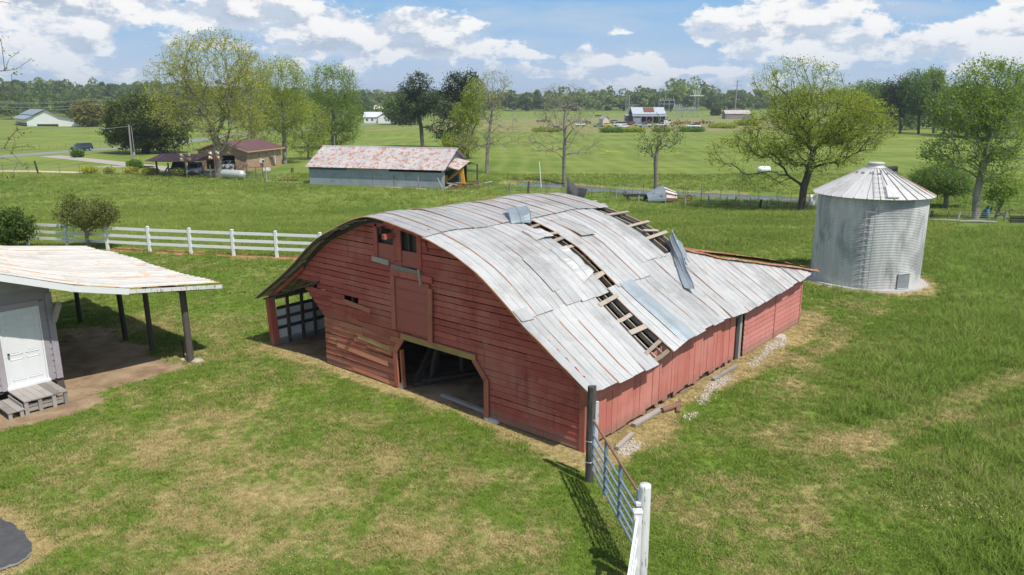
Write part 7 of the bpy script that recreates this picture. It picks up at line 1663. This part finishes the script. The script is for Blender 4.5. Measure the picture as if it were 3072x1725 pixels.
# clover heads and weeds in the grass
def dots(name, label, pts, h, r_, mat, seed):
    n = len(pts); r = np.random.default_rng(seed); c = np.stack([pts[:, 0], pts[:, 1], zsurf(pts[:, 0], pts[:, 1]) + h * (.6 + .6 * r.random(n))], 1)
    o_ = np.array([(1, 0, 0), (-.5, .87, 0), (-.5, -.87, 0), (0, 0, 1.0)]); s = r_ * (.6 + .8 * r.random(n)); v = (c[:, None] + o_[None] * s[:, None, None]).reshape(-1, 3)
    f = (np.arange(n)[:, None, None] * 4 + np.array([(0, 1, 3), (1, 2, 3), (2, 0, 3)])[None]).reshape(-1, 3); tag(npmesh(name, v, f, mat), label, kind='stuff')
cen = np.array([G(2790, 1540)[:2], G(2850, 1590)[:2], G(2910, 1570)[:2], G(2700, 1470)[:2], G(2840, 1530)[:2]]); P_ = np.concatenate([c + GR.normal(size=(40, 2)) * np.array([.55, .3]) for c in cen]); dots('weed_flowers', 'pale yellow weed flowers in the long grass at lower right', P_, .28, .011, plain('pale flower', (.50, .50, .22), .7), 1)
cen = np.array([G(x, y)[:2] for x, y in ((860, 1700), (740, 1690), (930, 1640), (200, 1315), (270, 1360), (670, 1475), (990, 1650))]); P_ = np.concatenate([c + GR.normal(size=(22, 2)) * np.array([.3, .22]) for c in cen]); dots('clover_heads', 'white clover heads dotted in the near lawn', P_, .05, .008, plain('white clover', (.7, .7, .64), .7), 2)
# limestone chips of the drip line
n = 1900; vv = GR.uniform(.4, 11.5, n); gc = -.80 + .35 * sstep(vv, 2, 9) + .12 * np.sin(vv * 1.3); uu2 = gc + GR.normal(size=n) * .11
th = GR.uniform(0, 6.28, 700); rb2 = BINR + .26 + GR.normal(size=700) * .07
kp = fbm(BO[0] + BU[0] * uu2 + BV[0] * vv, BO[1] + BU[1] * uu2 + BV[1] * vv, 1.3, 41) > .40; uu2, vv = uu2[kp], vv[kp]
pw = np.concatenate([np.stack([BO[0] + BU[0] * uu2 + BV[0] * vv, BO[1] + BU[1] * uu2 + BV[1] * vv], 1), np.stack([BINC[0] + rb2 * np.cos(th), BINC[1] + rb2 * np.sin(th)], 1)]); n = len(pw)
s = .012 + .035 * GR.random(n) ** 2.5; octv = np.array([(1, 0, 0), (0, 1, 0), (-1, 0, 0), (0, -1, 0), (.1, 0, .7), (0, 0, -.5)]); jit = 1 + .35 * GR.normal(size=(n, 6, 1))
ang = GR.uniform(0, 6.28, n); ca, sa = np.cos(ang), np.sin(ang); ov_ = np.repeat(octv[None], n, 0) * jit; ov_ = np.stack([ov_[:, :, 0] * ca[:, None] - ov_[:, :, 1] * sa[:, None], ov_[:, :, 0] * sa[:, None] + ov_[:, :, 1] * ca[:, None], ov_[:, :, 2]], 2)
c = np.stack([pw[:, 0], pw[:, 1], zsurf(pw[:, 0], pw[:, 1]) + .008], 1); v = (c[:, None] + ov_ * s[:, None, None]).reshape(-1, 3)
f = (np.arange(n)[:, None, None] * 6 + np.array([(0, 1, 4), (1, 2, 4), (2, 3, 4), (3, 0, 4), (1, 0, 5), (2, 1, 5), (3, 2, 5), (0, 3, 5)])[None]).reshape(-1, 3); tag(npmesh('gravel_chips', v, f, MT['stone']), 'pale limestone chips along the barn drip line and round the bin', kind='stuff')
# ------------------------------------------------------------------ haze
hm = bpy.data.materials.new('air'); hm.use_nodes = True; hm.node_tree.nodes.clear(); _t = NT(hm.node_tree)
_v = _t.n('ShaderNodeVolumePrincipled', {'Density': 0.00024, 'Color': (.80, .88, 1.0, 1), 'Anisotropy': .2}); _t.n('ShaderNodeOutputMaterial', {'Volume': _v.outputs[0]})
tag(MB().box(-3050, 3050, -350, 3560, -5.0, 48).build('haze', hm), 'thin spring haze over the far fields', kind='stuff')
